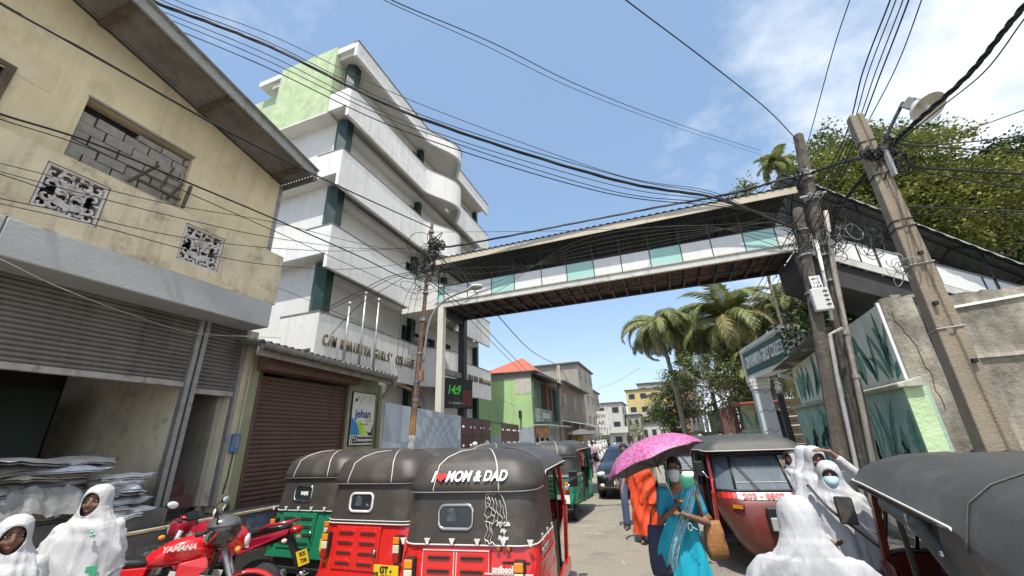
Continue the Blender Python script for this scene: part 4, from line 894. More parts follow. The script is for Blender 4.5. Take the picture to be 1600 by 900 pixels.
MB().prism([P(.24,ZB_+.24),P(L-.24,ZB_+.24),P(L-.24,ZT_-.24),P(.24,ZT_-.24)],(n.x*.02,n.y*.02,0)).build('green_board',mat('board_dark_green',(.03,.09,.06),.6,var=.15),sg)
cx=A+d*(L/2)+n*.03
text('sign_lettering',"C/M KHAIRIYA GIRLS' COLLEGE",.74,(cx.x,cx.y,(ZT_+ZB_)/2),(d.x,d.y,0),(0,0,1),sg,M_WHITEP,bold=.012,sx=(L-.7)/10.6,depth=.03)
MB().prism([P(L,ZB_+.55),P(L+.9,ZB_+.55),P(L+.9,ZB_+1.0),P(L,ZB_+1.0)],(-n.x*.5,-n.y*.5,0)).build('arch_shoulder',WSG,sg)
PIL=mat('pale_blue_pillar',(.47,.52,.55),.8,var=.08,scale=2,dirt=((.3,.33,.36),.4,3,.55))
pp=at(1186,600,Y=22.0); 
MB().box(pp.x-.33,pp.x+.33,21.7,22.3,0,ZB_+.02).build('pillar',PIL,sg)
for k in range(3): MB().box(pp.x-.36-.03*k,pp.x+.36+.03*k,21.66,22.34,ZB_-.5+.16*k,ZB_-.36+.16*k).build('pillar_capital',WSG,sg)
for k in range(4):
    z=.9+.85*k; MB().tube([(pp.x-.30,21.69,z),(pp.x-.05,21.69,z+.1),(pp.x+.1,21.69,z-.05),(pp.x+.3,21.69,z+.06)],.014,4).build('painted_crack_line',M_STEEL,sg)
# tan plank gate and dark post
tg=thing('tan_plank_gate','tan wooden plank gate with studs beside the mural wall','gate',(5.1,19.4,0))
TAN=mat('tan_planks',(.46,.33,.19),.7,var=.12,scale=4)
for k in range(8):
    o=MB().box(4.62,5.35,19.35,19.41,.25+.34*k,.57+.34*k).build('plank',TAN,tg)
    for xx in(4.76,5.2): MB().ell((xx,19.33,.41+.34*k),.03,6,4).build('stud',M_BLACK,o)
MB().box(4.40,4.60,19.3,19.5,0,3.2).build('dark_post',BST,tg)
# red roofed hut with second mural
ht=thing('gate_hut','small guard hut with red sheet roof, brown side and leaf mural corner','hut',(5.3,30,0))
MB().box(4.35,7.5,28.0,31.2,3.35,3.45).build('red_roof',mat('red_brown_sheet',(.34,.09,.06),.7,var=.2,scale=2),ht)
MB().box(4.75,6.6,29.7,31.0,0,3.35).build('mural_corner',mat('hut_mural_cream',(.42,.50,.33),.8,var=.2,scale=1.2,dirt=((.15,.30,.2),.6,1.1,.5)),ht)
MB().box(4.62,6.7,29.55,31.05,0,1.75).build('mural_base',mat('hut_mural_green',(.22,.42,.28),.85,var=.3,scale=1.2,dirt=((.08,.2,.15),.7,1.4,.48)),ht)
MB().box(4.55,6.75,29.5,31.1,1.75,1.9).build('base_ledge',LEDG,ht)
MB().box(3.55,4.55,31.3,33,0,3.35).build('brown_side_wall',mat('brown_purple_wall',(.14,.075,.06),.85,var=.35,scale=1.5,dirt=((.05,.04,.035),.6,1.5,.5)),ht)
MB().box(5.6,6.8,28.9,29.4,0,2.9).build('dark_doorway',M_DARK,ht)
for y,z,L_,w_,a in((30.9,2.0,1.1,.09,1.8),(30.4,2.0,1.2,.1,1.5),(30.0,2.0,1.0,.14,1.9)):
    leafpts=[(4.74,y+L_*t*math.cos(a)-w_*math.sin(PI*t)*math.sin(a)*s_,z+L_*t*math.sin(a)+w_*math.sin(PI*t)*math.cos(a)*s_) for s_,ts in((1,[0,.25,.5,.75,1]),(-1,[.75,.5,.25])) for t in ts]
    MB().prism(leafpts,(.005,0,0)).build('painted_leaf',MUR[1],ht)
for x,z,L_,w_,a in((5.0,2.0,1.1,.10,1.9),(5.25,2.0,1.2,.12,1.4),(5.7,2.1,1.0,.17,1.2),(6.1,2.2,.9,.17,1.8),(5.2,.4,1.2,.12,1.7),(5.8,.3,1.3,.16,1.3)):
    yy=29.69 if z>1.9 else 29.54
    leafpts=[(x+L_*t*math.cos(a)-w_*math.sin(PI*t)*math.sin(a)*s_,yy,z+L_*t*math.sin(a)+w_*math.sin(PI*t)*math.cos(a)*s_) for s_,ts in((1,[0,.25,.5,.75,1]),(-1,[.75,.5,.25])) for t in ts]
    MB().prism(leafpts,(0,.005,0)).build('painted_leaf',MUR[1],ht)
# ================================================================== POLES
OLDC=mat('old_dark_pole_concrete',(.105,.09,.072),.92,var=.35,scale=4,dirt=((.30,.28,.24),.7,5,.57),streak=((.03,.027,.022),.6),bump=1.0,bscale=30)
BIGC=mat('tan_pole_concrete',(.27,.225,.165),.9,var=.15,scale=3,dirt=((.17,.14,.10),.6,4,.55),streak=((.13,.11,.08),.45),bump=.7,bscale=35)
RUST=mat('rusty_pole_steel',(.17,.10,.07),.75,metal=.2,var=.4,scale=5,dirt=((.33,.29,.25),.6,7,.55),streak=((.07,.04,.03),.5),bump=.4)
CAB=mat('cable_sheath',(.012,.012,.013),.6,var=.2)
CABG=mat('grey_cable_sheath',(.33,.33,.32),.6,var=.2)
def coils(t,name,c,r,n,seed,rad=.012,m=CAB,stretch=(1,1,1)):
    q=random.Random(seed); g=MB()
    for _ in range(n):
        R=q.uniform(.35,1)*r; ax=Vector((q.uniform(-1,1),q.uniform(-1,1),q.uniform(-.6,.6))).normalized(); e=ax.orthogonal().normalized(); f=ax.cross(e)
        o=Vector(c)+Vector((q.gauss(0,1)*r*.45*stretch[0],q.gauss(0,1)*r*.45*stretch[1],q.gauss(0,1)*r*.6*stretch[2])); k=q.randint(7,14); a0=q.uniform(0,6); k2=q.uniform(.6,1.3)
        g.tube([o+e*math.cos(a0+j*.55)*R*(1+.1*math.sin(j))+f*math.sin(a0+j*.55)*R*k2*.8 for j in range(k)],rad*q.uniform(.6,1.2),5,caps=False)
    o=g.build(name,m,t,kind='stuff'); return o
# steel pole on the left with street lamp
sp0=thing('rusty_steel_pole','rusty slim steel pole with white painted foot carrying a street lamp and cable tangle','utility pole',(-6.3,9.35,0))
base=Vector((-6.3,9.35,.2)); top=Vector((-6.27,10.02,8.62))
def spz(z): return base.lerp(top,(z-base.z)/(top.z-base.z))
for a,b,r0,r1,m,nm in((.0,2.0,.088,.085,mat('white_pole_paint',(.60,.59,.56),.7,var=.1,dirt=((.3,.25,.2),.6,8,.55)),'painted_foot'),(2.0,2.5,.085,.083,mat('orange_rust',(.30,.16,.06),.8,var=.3),'rust_band'),(2.5,5.2,.083,.07,RUST,'lower_tube'),(5.2,8.62,.062,.05,RUST,'upper_tube')):
    MB().tube([spz(a),spz(b)],[r0,r1],12).build(nm,m,sp0,smooth='auto')
for z in(2.9,3.4,4.2,5.2,5.25,6.1,6.9,7.4,7.9,8.3): MB().lathe(spz(z),[(.075,-.03),(.095,-.03),(.095,.03),(.075,.03)],12).build('clamp_band',M_STEEL,sp0)
for z in(6.35,6.7,7.0,7.35,7.7):
    p=spz(z)+Vector((.12,-.06,0)); MB().lathe(p,[(.02,-.06),(.05,-.05),(.03,-.02),(.05,0),(.03,.03),(.045,.05),(.01,.07)],10,axis=(1,-.3,.2)).build('porcelain_insulator',mat('insulator_white',(.5,.48,.44),.3,var=.2),sp0,smooth=True)
MB().cbox(tuple(spz(3.55)+Vector((.13,-.03,0))),(.12,.1,.3)).build('junction_box',mat('brown_box',(.25,.14,.09),.7,var=.3),sp0)
coils(sp0,'cable_tangle',spz(7.2)+Vector((0,-.05,0)),.42,46,3,.011,stretch=(.9,.5,1.1))
coils(sp0,'cable_tangle',spz(7.55)+Vector((.3,-.05,.1)),.30,22,4,.016,stretch=(.8,.5,.5))
coils(sp0,'hanging_wire_loops',spz(6.5)+Vector((-.2,0,0)),.35,12,5,.007,CAB)
arm=[spz(4.55)+Vector((.1,-.02,0)),spz(5.1)+Vector((.17,-.03,0))]
la=thing('street_lamp','white cobra head street lamp on a curved arm fixed to the rusty pole','street lamp',tuple(arm[0]))
A_=[at(662,565,Y=9.62),at(668,515,Y=9.66),at(677,489,Y=9.72),at(690,473,Y=9.78),at(710,461,Y=9.84),at(733,453,Y=9.9)]
MB().tube(spline(A_,6),.032,8).build('curved_arm',M_STEEL,la,smooth=True)
d=(at(764,443,Y=9.75)-at(730,453,Y=9.9)); 
hd=MB(); L_=.60; dn=d.normalized(); up_=Vector((0,0,1)); sd=dn.cross(up_).normalized(); o0=at(728,454,Y=9.9)
rings=[]
for k,(w_,h_,dz) in enumerate(((.04,.04,0),(.06,.05,0),(.11,.07,.01),(.14,.085,.02),(.145,.08,.02),(.11,.06,.01),(.03,.02,0))):
    c=o0+dn*L_*k/6; rings.append([c+sd*w_*math.cos(a)+Vector((0,0,1))*(h_*math.sin(a)*(1 if math.sin(a)>0 else .45)+dz) for a in [j*PI/8 for j in range(16)]])
hd.loft(rings).build('lamp_head',mat('lamp_white',(.62,.62,.58),.5,var=.08,dirt=((.4,.4,.36),.4,8,.55)),la,smooth=True)
MB().ell(o0+dn*.40+Vector((0,0,-.02)),(.17,.12,.05),12,6).build('lens_bowl',mat('lamp_lens',(.30,.29,.24),.15,var=.2),la,smooth=True)
# big tapered concrete pole on the right
bp=thing('big_concrete_pole','big tan rectangular concrete pole with grooved faces standing nearest on the right','utility pole',(3.75,7,0))
pw=MB(); rings=[]
for z,w,dd in((-.0,.38,.28),(1.3,.34,.25),(3.6,.265,.20),(5.6,.215,.17),(6.65,.20,.15),(6.70,.17,.12)):
    cx=3.76+ (z-1.4)*.012; w2=w/2; d2=dd/2; yb=7.0
    rings.append([(cx-w2,yb-d2,z),(cx-w2*.30,yb-d2,z),(cx-w2*.22,yb-d2+.035,z),(cx+w2*.22,yb-d2+.035,z),(cx+w2*.30,yb-d2,z),(cx+w2,yb-d2,z),(cx+w2,yb+d2,z),(cx-w2,yb+d2,z)])
pw.loft(rings); o=pw.build('shaft',BIGC,bp); bevel(o,.015,2)
for z,w in((2.95,.30),(3.9,.275),(4.5,.26),(4.62,.26),(5.45,.235),(5.9,.225),(6.1,.22)):
    c=(3.76+(z-1.4)*.012,7.0); dd=w*.78
    MB().tube([(c[0]-w/2,c[1]-dd/2,z),(c[0]+w/2,c[1]-dd/2,z+.02),(c[0]+w/2,c[1]+dd/2,z),(c[0]-w/2,c[1]+dd/2,z-.02),(c[0]-w/2,c[1]-dd/2,z)],.010,5).build('strap',CAB if z>4 else CABG,bp)
for z,x in((4.05,3.80),(3.3,3.72),(2.5,3.85)): MB().cbox((x,6.86,z),(.05,.05,.05)).build('bolt_hole_plug',M_DARK,bp)
MB().beam((3.90,6.84,5.35),(3.93,6.85,5.9),.06,.05).build('bracket_channel',CABG,bp)
coils(bp,'cable_tangle',at(1380,243,Y=6.95),.17,44,8,.009,stretch=(.9,.4,.9))
coils(bp,'cable_tangle',at(1398,268,Y=6.95),.13,22,9,.009,stretch=(1.4,.4,.5))
coils(bp,'cable_tangle',(3.72,6.85,5.78),.10,14,10,.012)
coils(bp,'wire_ring_bundle',(3.42,7.1,4.45),.20,16,12,.006,CAB,stretch=(.6,.4,.9))
coils(bp,'pale_wire_loops',(3.55,6.9,3.9),.22,9,13,.006,CABG)
# flood lamp on an arm above it
fl=thing('round_street_light','street light with grey gear box and white dome reflector on a black arm','street lamp',(4.0,7,6.1))
p0=at(1375,232,Y=6.9); p1=at(1411,160,Y=6.75)
MB().tube([p0,p1],.026,8).build('lamp_arm',M_BLACK,fl)
bx=at(1427,163,Y=6.7); ax=(at(1452,172,Y=6.6)-at(1420,160,Y=6.75)).normalized(); ax=(ax+Vector((0,-.25,-.15))).normalized()
q_=Vector((0,0,1)).rotation_difference(ax).to_matrix()
o=MB().cbox(bx,(.19,.17,.17),q_).build('gear_box',mat('lamp_grey',(.24,.24,.23),.6,var=.15),fl); bevel(o,.015,2)
rc=bx+ax*.09
MB().lathe(rc,[(.07,-.02),(.13,.02),(.19,.10),(.225,.18),(.23,.19),(.222,.187),(.18,.105),(.11,.03),(.02,.02)],24,axis=ax).build('dome_reflector',mat('lamp_enamel',(.62,.63,.58),.35,var=.08,dirt=((.3,.3,.25),.4,8,.56)),fl,smooth=True)
MB().capsule(rc+ax*.04,rc+ax*.15,.03,.045,10).build('bulb',mat('bulb_glass',(.7,.7,.68),.15,var=.02),fl,smooth=True)
# two old dark poles + conduits
def oldpole(label,b,t,rb,rt,h0=0):
    th_=thing('old_concrete_pole',label,'utility pole',(b.x,b.y,0)); g=MB(); n=16; rings=[]
    e=b+(b-t)*(b.z/(t.z-b.z)); q=random.Random(label)
    for k in range(n+1):
        u=k/n; c=e.lerp(t,u); r=rb+(rt-rb)*u; r*=(1+.03*q.uniform(-1,1)); rings.append([c+Vector((r*math.cos(a),r*math.sin(a)*.85,0)) for a in [j*PI/4+PI/8 for j in range(8)]])
    c=t+Vector((0,0,.05)); rings.append([c+Vector((rt*.6*math.cos(a),rt*.6*math.sin(a)*.85,0)) for a in [j*PI/4+PI/8 for j in range(8)]])
    o=g.loft(rings).build('shaft',OLDC,th_); bevel(o,.01); return th_,e
b1=at(1357,720,Y=11.5); t1=at(1247,212,Y=11.5)
dp,e1=oldpole('taller old dark pole with white clamps where the footbridge meets the stairs',b1,t1,.20,.13)
b2=at(1316,720,Y=11.25); t2=at(1246,328,Y=11.25)
dp2,e2=oldpole('shorter old dark pole left of the taller one carrying a white meter box',b2,t2,.175,.125)
def on(a,b,z): return a.lerp(b,(z-a.z)/(b.z-a.z))
for z in(8.35,8.2,7.62,7.55,5.9,5.2): 
    c=on(e1,t1,z); MB().lathe(c,[(.13,-.025),(.185,-.025),(.185,.025),(.13,.025)],10).build('white_clamp' if z>7 else 'wire_band',CABG,dp)
for z in(7.6,8.3):
    c=on(e1,t1,z); MB().beam(c+Vector((-.32,-.17,0)),c+Vector((.30,-.17,.02)),.05,.05).build('cross_bracket',CABG,dp)
    coils(dp,'clamp_hardware',c+Vector((0,-.16,0)),.12,10,int(z*10),.012,CABG,stretch=(1.5,.4,.6))
for z in(6.6,5.9,4.9): c=on(e2,t2,z); MB().lathe(c,[(.12,-.02),(.165,-.02),(.165,.02),(.12,.02)],10).build('wire_band',CABG,dp2)
coils(dp,'cable_tangle',on(e1,t1,6.3)+Vector((.15,-.2,0)),.42,34,31,.009,stretch=(.8,.4,1.2))
coils(dp,'pale_wire_loops',on(e1,t1,6.2)+Vector((.25,-.2,0)),.40,10,33,.008,CABG,stretch=(.8,.4,1))
coils(dp2,'cable_tangle',on(e2,t2,6.3)+Vector((-.1,-.2,0)),.30,20,32,.008,stretch=(.8,.4,1))
coils(dp,'pole_top_wires',on(e1,t1,8.3)+Vector((-.2,-.1,0)),.18,12,34,.014)
c=at(1283,468,Y=11.0); mx_=thing('meter_box','white plastic meter box with louvred door strapped to the shorter dark pole','meter box',tuple(c))
o=MB().cbox(c,(.36,.16,.55)).build('box_body',mat('meter_white',(.60,.61,.57),.5,var=.06,dirt=((.4,.4,.36),.4,7,.55)),mx_); bevel(o,.02,2)
for k in range(4): MB().cbox(c+Vector((.10,-.083,.18-.11*k)),(.09,.012,.03)).build('door_slot',M_DARK,mx_)
c=at(1275,442,Y=11.05); nt_=thing('notice_plate','small white notice plate with black lettering fixed above the meter box','sign',tuple(c))
MB().cbox(c,(.22,.03,.36)).build('plate',M_WHITEP,nt_)
for k,w in enumerate(('4011','L12','C.E.B')): text('plate_lettering',w,.085,tuple(c+Vector((0,-.018,.1-.1*k))),(1,0,0),(0,0,1),nt_,M_BLACK,bold=.002)
def conduit(label,pts,r,m):
    t=thing('conduit_pipe',label,'pipe',tuple(pts[-1][:2])+(0,)); MB().tube(pts,r,10).build('pipe',m,t,smooth=True); return t
PG_=mat('grey_pvc',(.33,.335,.33),.5,var=.12,dirt=((.2,.19,.17),.5,5,.5)); PT_=mat('dirty_tan_pvc',(.34,.30,.25),.6,var=.2,dirt=((.18,.13,.1),.6,4,.5))
y=11.2
t=conduit('thick tan conduit pipe climbing the right side of the taller dark pole',[at(1290,330,Y=y),at(1303,420,Y=y),at(1322,515,Y=y-.02),at(1364,722,Y=y-.02),at(1400,860,Y=y-.02)],.055,PT_)
for px,py in((1337,588),(1322,520)): MB().lathe(at(px,py,Y=y-.02),[(.055,-.04),(.075,-.04),(.075,.04),(.055,.04)],12).build('pipe_coupling',PT_,t)
conduit('thin pale grey conduit between the two dark poles',[at(1316,513,Y=11.0),at(1297,522,Y=11.0),at(1310,600,Y=11.0),at(1337,725,Y=11.0),at(1362,850,Y=11.0)],.042,PG_)
conduit('narrow white conduit running down the stair end beside the taller dark pole',[at(1275,375,Y=11.3),at(1285,420,Y=11.3),at(1300,500,Y=11.3)],.04,M_WHITEP)
# far poles
def slim(label,px0,py0,px1,py1,Y,r,m=M_CONC):
    a=at(px0,py0,Y=Y); b=at(px1,py1,Y=Y); b.z=0; t=thing('slim_pole',label,'utility pole',(b.x,b.y,0)); MB().tube([b,a],[r*1.25,r],8).build('shaft',m,t,smooth=True)
    MB().beam(a+Vector((-.45,0,-.5)),a+Vector((.45,0,-.5)),.07,.07).build('cross_arm',M_STEEL,t); return a
FP=slim('grey slim pole in front of the brown street house beyond the green wall',872,571,877,690,30,.13)
FP2=slim('thin grey pole standing before the white three storey house',945,634,948,690,70,.16)
slim('thin dark pole among the yellow houses at the end of the street',982,650,983,690,75,.14,WOODD)
slim('thin pole left of the white street banner',927,655,928,690,62,.13)
# ================================================================== CABLES
NC=[0]
def cable(label,pts,r,m=CAB,n=10,twist=0,grp='overhead cables'):
    P=[p if isinstance(p,Vector) else at(p[0],p[1],Y=p[2]) for p in pts]; P=spline(P,n); g=MB()
    if twist:
        for s_ in range(twist):
            Q=[p+Vector((.018*math.cos(i*.9+s_*2.1),.01*math.sin(i*.7+s_),.022*math.sin(i*.9+s_*2.1)))*1.0 for i,p in enumerate(P)]
            g.tube(Q,r,5,caps=False)
    else: g.tube(P,r,5,caps=False)
    NC[0]+=1
    o=g.build('overhead_cable',m,None,smooth=True); tag(o,label,'cable',grp); return o
D1=lambda z: on(e1,t1,z); D2=lambda z:on(e2,t2,z)
# bundle from the top left corner down to the dark poles
tops=((168,0),(196,0),(214,0),(236,0),(252,0),(274,0)); mids=((405,100),(412,92),(420,86),(420,72),(420,66),(430,58)); m2=((640,208),(645,200),(650,196),(655,184),(660,180),(650,160)); m3=((940,300),(950,297),(960,290),(960,281),(970,276),(960,272)); 
names=('lowest','second lowest','middle','thickest','second highest','highest')
rs_=(.016,.013,.012,.028,.013,.010)
for k in range(6):
    e=D2(6.95-.12*k)+Vector((-.1,-.1,0))
    cable(f'{names[k]} of the long black cables from the top left corner to the dark poles',[(tops[k][0]-60,-45,2.4),(*tops[k],2.8),(*mids[k],4.4),(*m2[k],6.6),(*m3[k],9.4),(1120,322-k*4,10.7),e],rs_[k]*.85,twist=3 if k==3 else 0)
for k,(px,h) in enumerate(((600,0),(612,0))):
    cable(f'{("lower","upper")[k]} of two thin wires crossing the open sky to the areca palm',[(px-70,-45,3),(px,0,3.6),(760+k*10,72-k*5,5.5),(905+k*8,142-k*5,8),(1060,200-k*6,13),(1190,242-k*6,20)],.007+.003*k)
cable('single wire from the top of the picture to the head of the taller dark pole',[(930,-40,5),(978,0,5.5),(1100,92,7.5),(1200,172,9.8),D1(9.4)],.013)
cable('single steep wire rising from the taller dark pole towards the top right',[(1340,-30,6.6),(1328,0,7),(1300,85,8.5),(1265,213,11),(1255,240,12)],.011)
for k,(px,lx,lab) in enumerate(((1391,1231,'leftmost'),(1400,1240,'second'),(1411,1248,'third'),(1420,1256,'fourth'),(1440,1262,'rightmost'))):
    cable(f'{lab} of the five wires fanning down from the top right through the footbridge gap',[(px+12,-40,5.2),(px,0,5.6),(px-42,110,7),(1312+k*6,232,8.8),(1230+k*11,372,11.8),(1180+k*9,455,15),(1128+k*8,545+k*3,22)],.009+.003*(k%3==0))
# thick bundle passing the lamp
cable('thick twisted cable from the big pole past the round street light to the right edge',[(1300,372,8.6),(1305,340,8.4),(1330,300,7.5),Vector((4.1,6.9,5.95)),(1432,190,6.4),(1510,120,5.6),(1575,40,5.0),(1640,-40,4.6)],.017,twist=3)
cable('thin wire running beside the thick cable at the right edge',[Vector((4.1,6.9,5.9)),(1470,168,6.2),(1540,110,5.4),(1600,30,5),(1650,-30,4.6)],.009)
for lab,P_,r in(('thin wire from the big pole rising to the right edge',[Vector((4.1,6.95,6.1)),(1450,223,7.2),(1500,208,7.4),(1600,172,7.6),(1660,150,7.8)],.009),
    ('upper taut wire from the big pole to the right edge',[Vector((4.1,6.95,6.15)),(1420,228,7.2),(1500,223,7.6),(1600,213,8),(1660,207,8)],.012),
    ('second taut wire below the upper one on the right',[Vector((4.1,6.95,6.05)),(1420,226,7.2),(1500,232,7.6),(1600,238,8),(1660,242,8)],.012),
    ('thick dark cable leaving the tangle of the big pole to the right',[Vector((4.2,6.95,5.75)),(1430,260,7.1),(1500,266,7.4),(1600,272,7.8),(1660,275,7.8)],.022),
    ('sagging cable just under the thick one right of the big pole',[Vector((4.2,6.95,5.7)),(1430,264,7.1),(1520,283,7.4),(1600,294,7.8),(1660,300,7.8)],.013),
    ('straight cable crossing in front of the yellow green tree from the big pole',[Vector((3.9,6.95,4.95)),(1400,322,7.3),(1500,326,7.6),(1600,331,7.8),(1660,333,7.8)],.014),
    ('thin wire crossing low in front of the tree right of the big pole',[Vector((3.9,6.95,4.9)),(1420,334,7.3),(1600,337,7.8),(1660,337,7.8)],.008)):
    cable(lab,P_,r)
# bridge roof bundle between steel pole and dark pole and on to the big pole
S=lambda z:spz(z)
cable('thick black bundle lying along the footbridge roof from the rusty pole',[S(7.85),(705,385,11.4),(840,360,11.7),(1000,329,11.75),(1140,303,11.7),(1220,281,11.5),D1(8.35)],.020,twist=3)
cable('thick black bundle from the taller dark pole across to the big pole',[D1(8.35),(1290,262,10.8),(1330,250,9),Vector((3.75,6.9,5.8))],.020,twist=3)
cable('thin wire running level from the rusty pole above the bridge roof',[S(8.3),(770,362,11),(900,360,11.6),(1100,352,11.5),D2(6.9)],.008)
for k in range(6):
    cable(('first','second','third','fourth','fifth','sixth')[k]+' thin service wire strung across the footbridge panels',[S(7.0-.15*k),(760,418+k*9,11.2),(900,408+k*8-(k*14),11.5),(1080,372+k*5-(k*9),11.4),(1200,340+k*8,11.2),D2(6.9-.25*k)],.006+.002*(k%2))
# cables in front of the cream building
cable('thick black cable across the cream gable from the top left to the rusty pole',[(-60,-35,.75),(0,5,.90),(90,55,1.2),(175,103,1.65),(350,202,2.85),(475,265,4.5),(560,305,6.5),S(8.45)],.017)
cable('thick black cable passing below the blocked window to the rusty pole',[(-60,150,1.1),(0,178,1.35),(140,222,2.0),(300,288,3.1),(440,347,4.6),(560,400,6.6),(635,435,8.6),S(6.7)],.014)
cable('thin cable just under the thick one below the blocked window',[(-60,158,1.1),(0,186,1.35),(140,232,2.0),(300,304,3.1),(440,366,4.6),(560,420,6.6),(640,452,8.8),S(6.5)],.007)
for k,(P_) in enumerate(([(0,255),(150,292),(280,322),(430,348),(560,380),(660,400)],[(0,268),(150,308),(300,345),(430,372),(560,388),(660,388)],[(0,272),(90,305),(230,372),(340,420),(440,452),(600,520)],[(0,310),(120,335),(280,370),(430,388),(560,392),(660,385)],[(0,318),(150,352),(300,392),(430,415),(560,420),(655,408)])):
    Y_=[1.35,1.9,2.9,4.1,6.3,9.2]
    cable(('highest','second','steepest','fourth','lowest')[k]+' of the thin wires strung across the cream parapet and its lattices',[(-70,P_[0][1]-18,1.1)]+[(x,y,(yy if i>0 or x>0 else yy)) for i,((x,y),yy) in enumerate(zip(P_,Y_))],.0055)
cable('thin grey wire drooping across the grey shutter to the corrugated roof',[(-60,385,1.3),(0,405,1.55),(90,448,2.1),(200,490,3.0),(300,520,3.9),(400,526,4.6),(440,528,4.9)],.006,CABG)
cable('upper of two black wires from the parapet corner to the rusty pole',[Vector((-8.9,8.45,5.5)),(560,456,8.9),(610,432,9.3),S(6.9)],.013)
cable('lower of two black wires from the parapet corner to the rusty pole',[Vector((-8.9,8.45,5.42)),(560,462,8.9),(615,434,9.3),S(6.8)],.010)
cable('wire from the raised lettering up to the rusty pole',[Vector((-8.85,8.9,4.9)),(560,478,9),(620,440,9.3),S(7.1)],.010)
# from the rusty pole to the street beyond
cable('thick black cable from the rusty pole down behind the bridge to the far pole',[S(7.7),(720,432,11),(775,490,14.5),(830,548,21),FP],.020)
cable('second cable from the rusty pole sloping along the street to the far pole',[S(6.6),(735,490,11.5),(800,556,16),(845,598,25),FP+Vector((0,0,-1))],.013)
cable('third cable from the rusty pole sloping along the street',[S(6.5),(732,497,11.5),(800,566,16),(850,610,26),(905,650,45)],.010)
cable('cable running from the far pole on down the street',[FP,(890,600,40),(915,640,62),(925,655,75)],.02)
cable('long thin wire from the street houses to the coconut palm',[(925,610,55),(960,598,48),(1000,575,38)],.013)
cable('thin wire sagging over the pale green house wall',[(767,612,22),(790,628,24),(815,637,25.5),(838,637,26.3)],.008)
for k in range(3): cable(('left','middle','right')[k]+' thin wire dangling down the college front beside the rusty pole',[S(7.1-.1*k)+Vector((-.1,0,0)),(632+k*9,470,9.6),(622+k*9,540,9.6),(618+k*8,575,9.7)],.007)
# ================================================================== VEGETATION
BARK=mat('grey_brown_bark',(.17,.14,.11),.9,var=.3,scale=5,bump=.8,bscale=20)
def foliage(name,parent,blobs,n,size,m,seed,shell=.55,gap=.0,up=.35):
    """thousands of small folded leaves gathered in clumps through the crown's volume"""
    q=random.Random(seed); V=[];F=[]; tot=sum(b[3]*b[4]*b[5] for b in blobs) if len(blobs[0])==6 else sum(b[3]**3 for b in blobs)
    cl=[]
    for b in blobs:
        rx,ry,rz=(b[3],b[4],b[5]) if len(b)==6 else (b[3],)*3
        k=max(6,int(n/26*(rx*ry*rz)/tot))
        for _ in range(k):
            d=Vector((q.gauss(0,1),q.gauss(0,1),q.gauss(0,1)*.9)).normalized(); r=shell+(1-shell)*q.random()**.6
            p=Vector((b[0]+d.x*rx*r,b[1]+d.y*ry*r,b[2]+d.z*rz*r))
            if noise.noise(p*.55+Vector((seed,0,0)))<-.16-gap: continue
            cl.append((p,d))
    for p,d in cl:
        cr_=size*q.uniform(1.6,3.6)
        for _ in range(26):
            o=Vector((q.gauss(0,1),q.gauss(0,1),q.gauss(0,.7)))*cr_*.55; c=p+o
            a=Vector((q.uniform(-1,1),q.uniform(-1,1),q.uniform(-.6,.3)))+d*.5; a.normalize(); s=size*q.uniform(.6,1.25)
            nn=(Vector((q.gauss(0,.6),q.gauss(0,.6),1))).normalized(); b=a.cross(nn).normalized()*s*.36; i=len(V); fold=nn*s*.12
            V+= [c,c+a*s*.5+b+fold,c+a*s,c+a*s*.5-b+fold]; F+=[(i,i+1,i+2),(i,i+2,i+3)]
    me=bpy.data.meshes.new(name); off=root_of(parent).location if parent else Vector((0,0,0)); me.from_pydata([tuple(v-off) for v in V],[],F); me.materials.append(m); me.update()
    o=bpy.data.objects.new(name,me); COL.objects.link(o); o.parent=parent; return o
def limbs(parent,base,tips,r0,seed,name='trunk',m=BARK,th=None):
    q=random.Random(seed); g=MB(); base=Vector(base)
    zmin=min(t[2] for t in tips); fork=Vector((base.x,base.y,base.z+(zmin-base.z)*.6)) if th is None else Vector((base.x,base.y,th))
    g.tube(spline([base,base.lerp(fork,.5)+Vector((q.uniform(-.2,.2),q.uniform(-.2,.2),0)),fork],5),[r0*(1-.3*k/10) for k in range(11)],8)
    for t in tips:
        t=Vector(t); mid=fork.lerp(t,.5)+Vector((q.uniform(-.5,.5),q.uniform(-.5,.5),q.uniform(-.2,.5)))
        P=spline([fork,mid,t],6); g.tube(P,[r0*.55*(1-.85*k/(len(P)-1)) for k in range(len(P))],6)
        for _ in range(3):
            s=P[q.randrange(5,len(P)-2)]; e=s+Vector((q.uniform(-1,1),q.uniform(-1,1),q.uniform(.1,1)))*(t-fork).length*.3
            g.tube([s,s.lerp(e,.5)+Vector((0,0,.1)),e],[r0*.2,r0*.13,r0*.05],5)
    return g.build(name,m,parent,smooth=True)
YG=leafmat('yellow_green_leaves',(.04,.08,.022),(.31,.32,.08),.22,1.3)
DGL=leafmat('dark_green_leaves',(.018,.042,.016),(.06,.11,.035),.18,.8)
MGL=leafmat('mid_green_leaves',(.045,.08,.025),(.22,.26,.10),.22,.9)
c0=at(1415,330,Y=22)
bt=thing('yellow_green_tree','large broad tree with yellow green leaves rising behind the covered stairway','tree',(c0.x,22,0))
B=[]
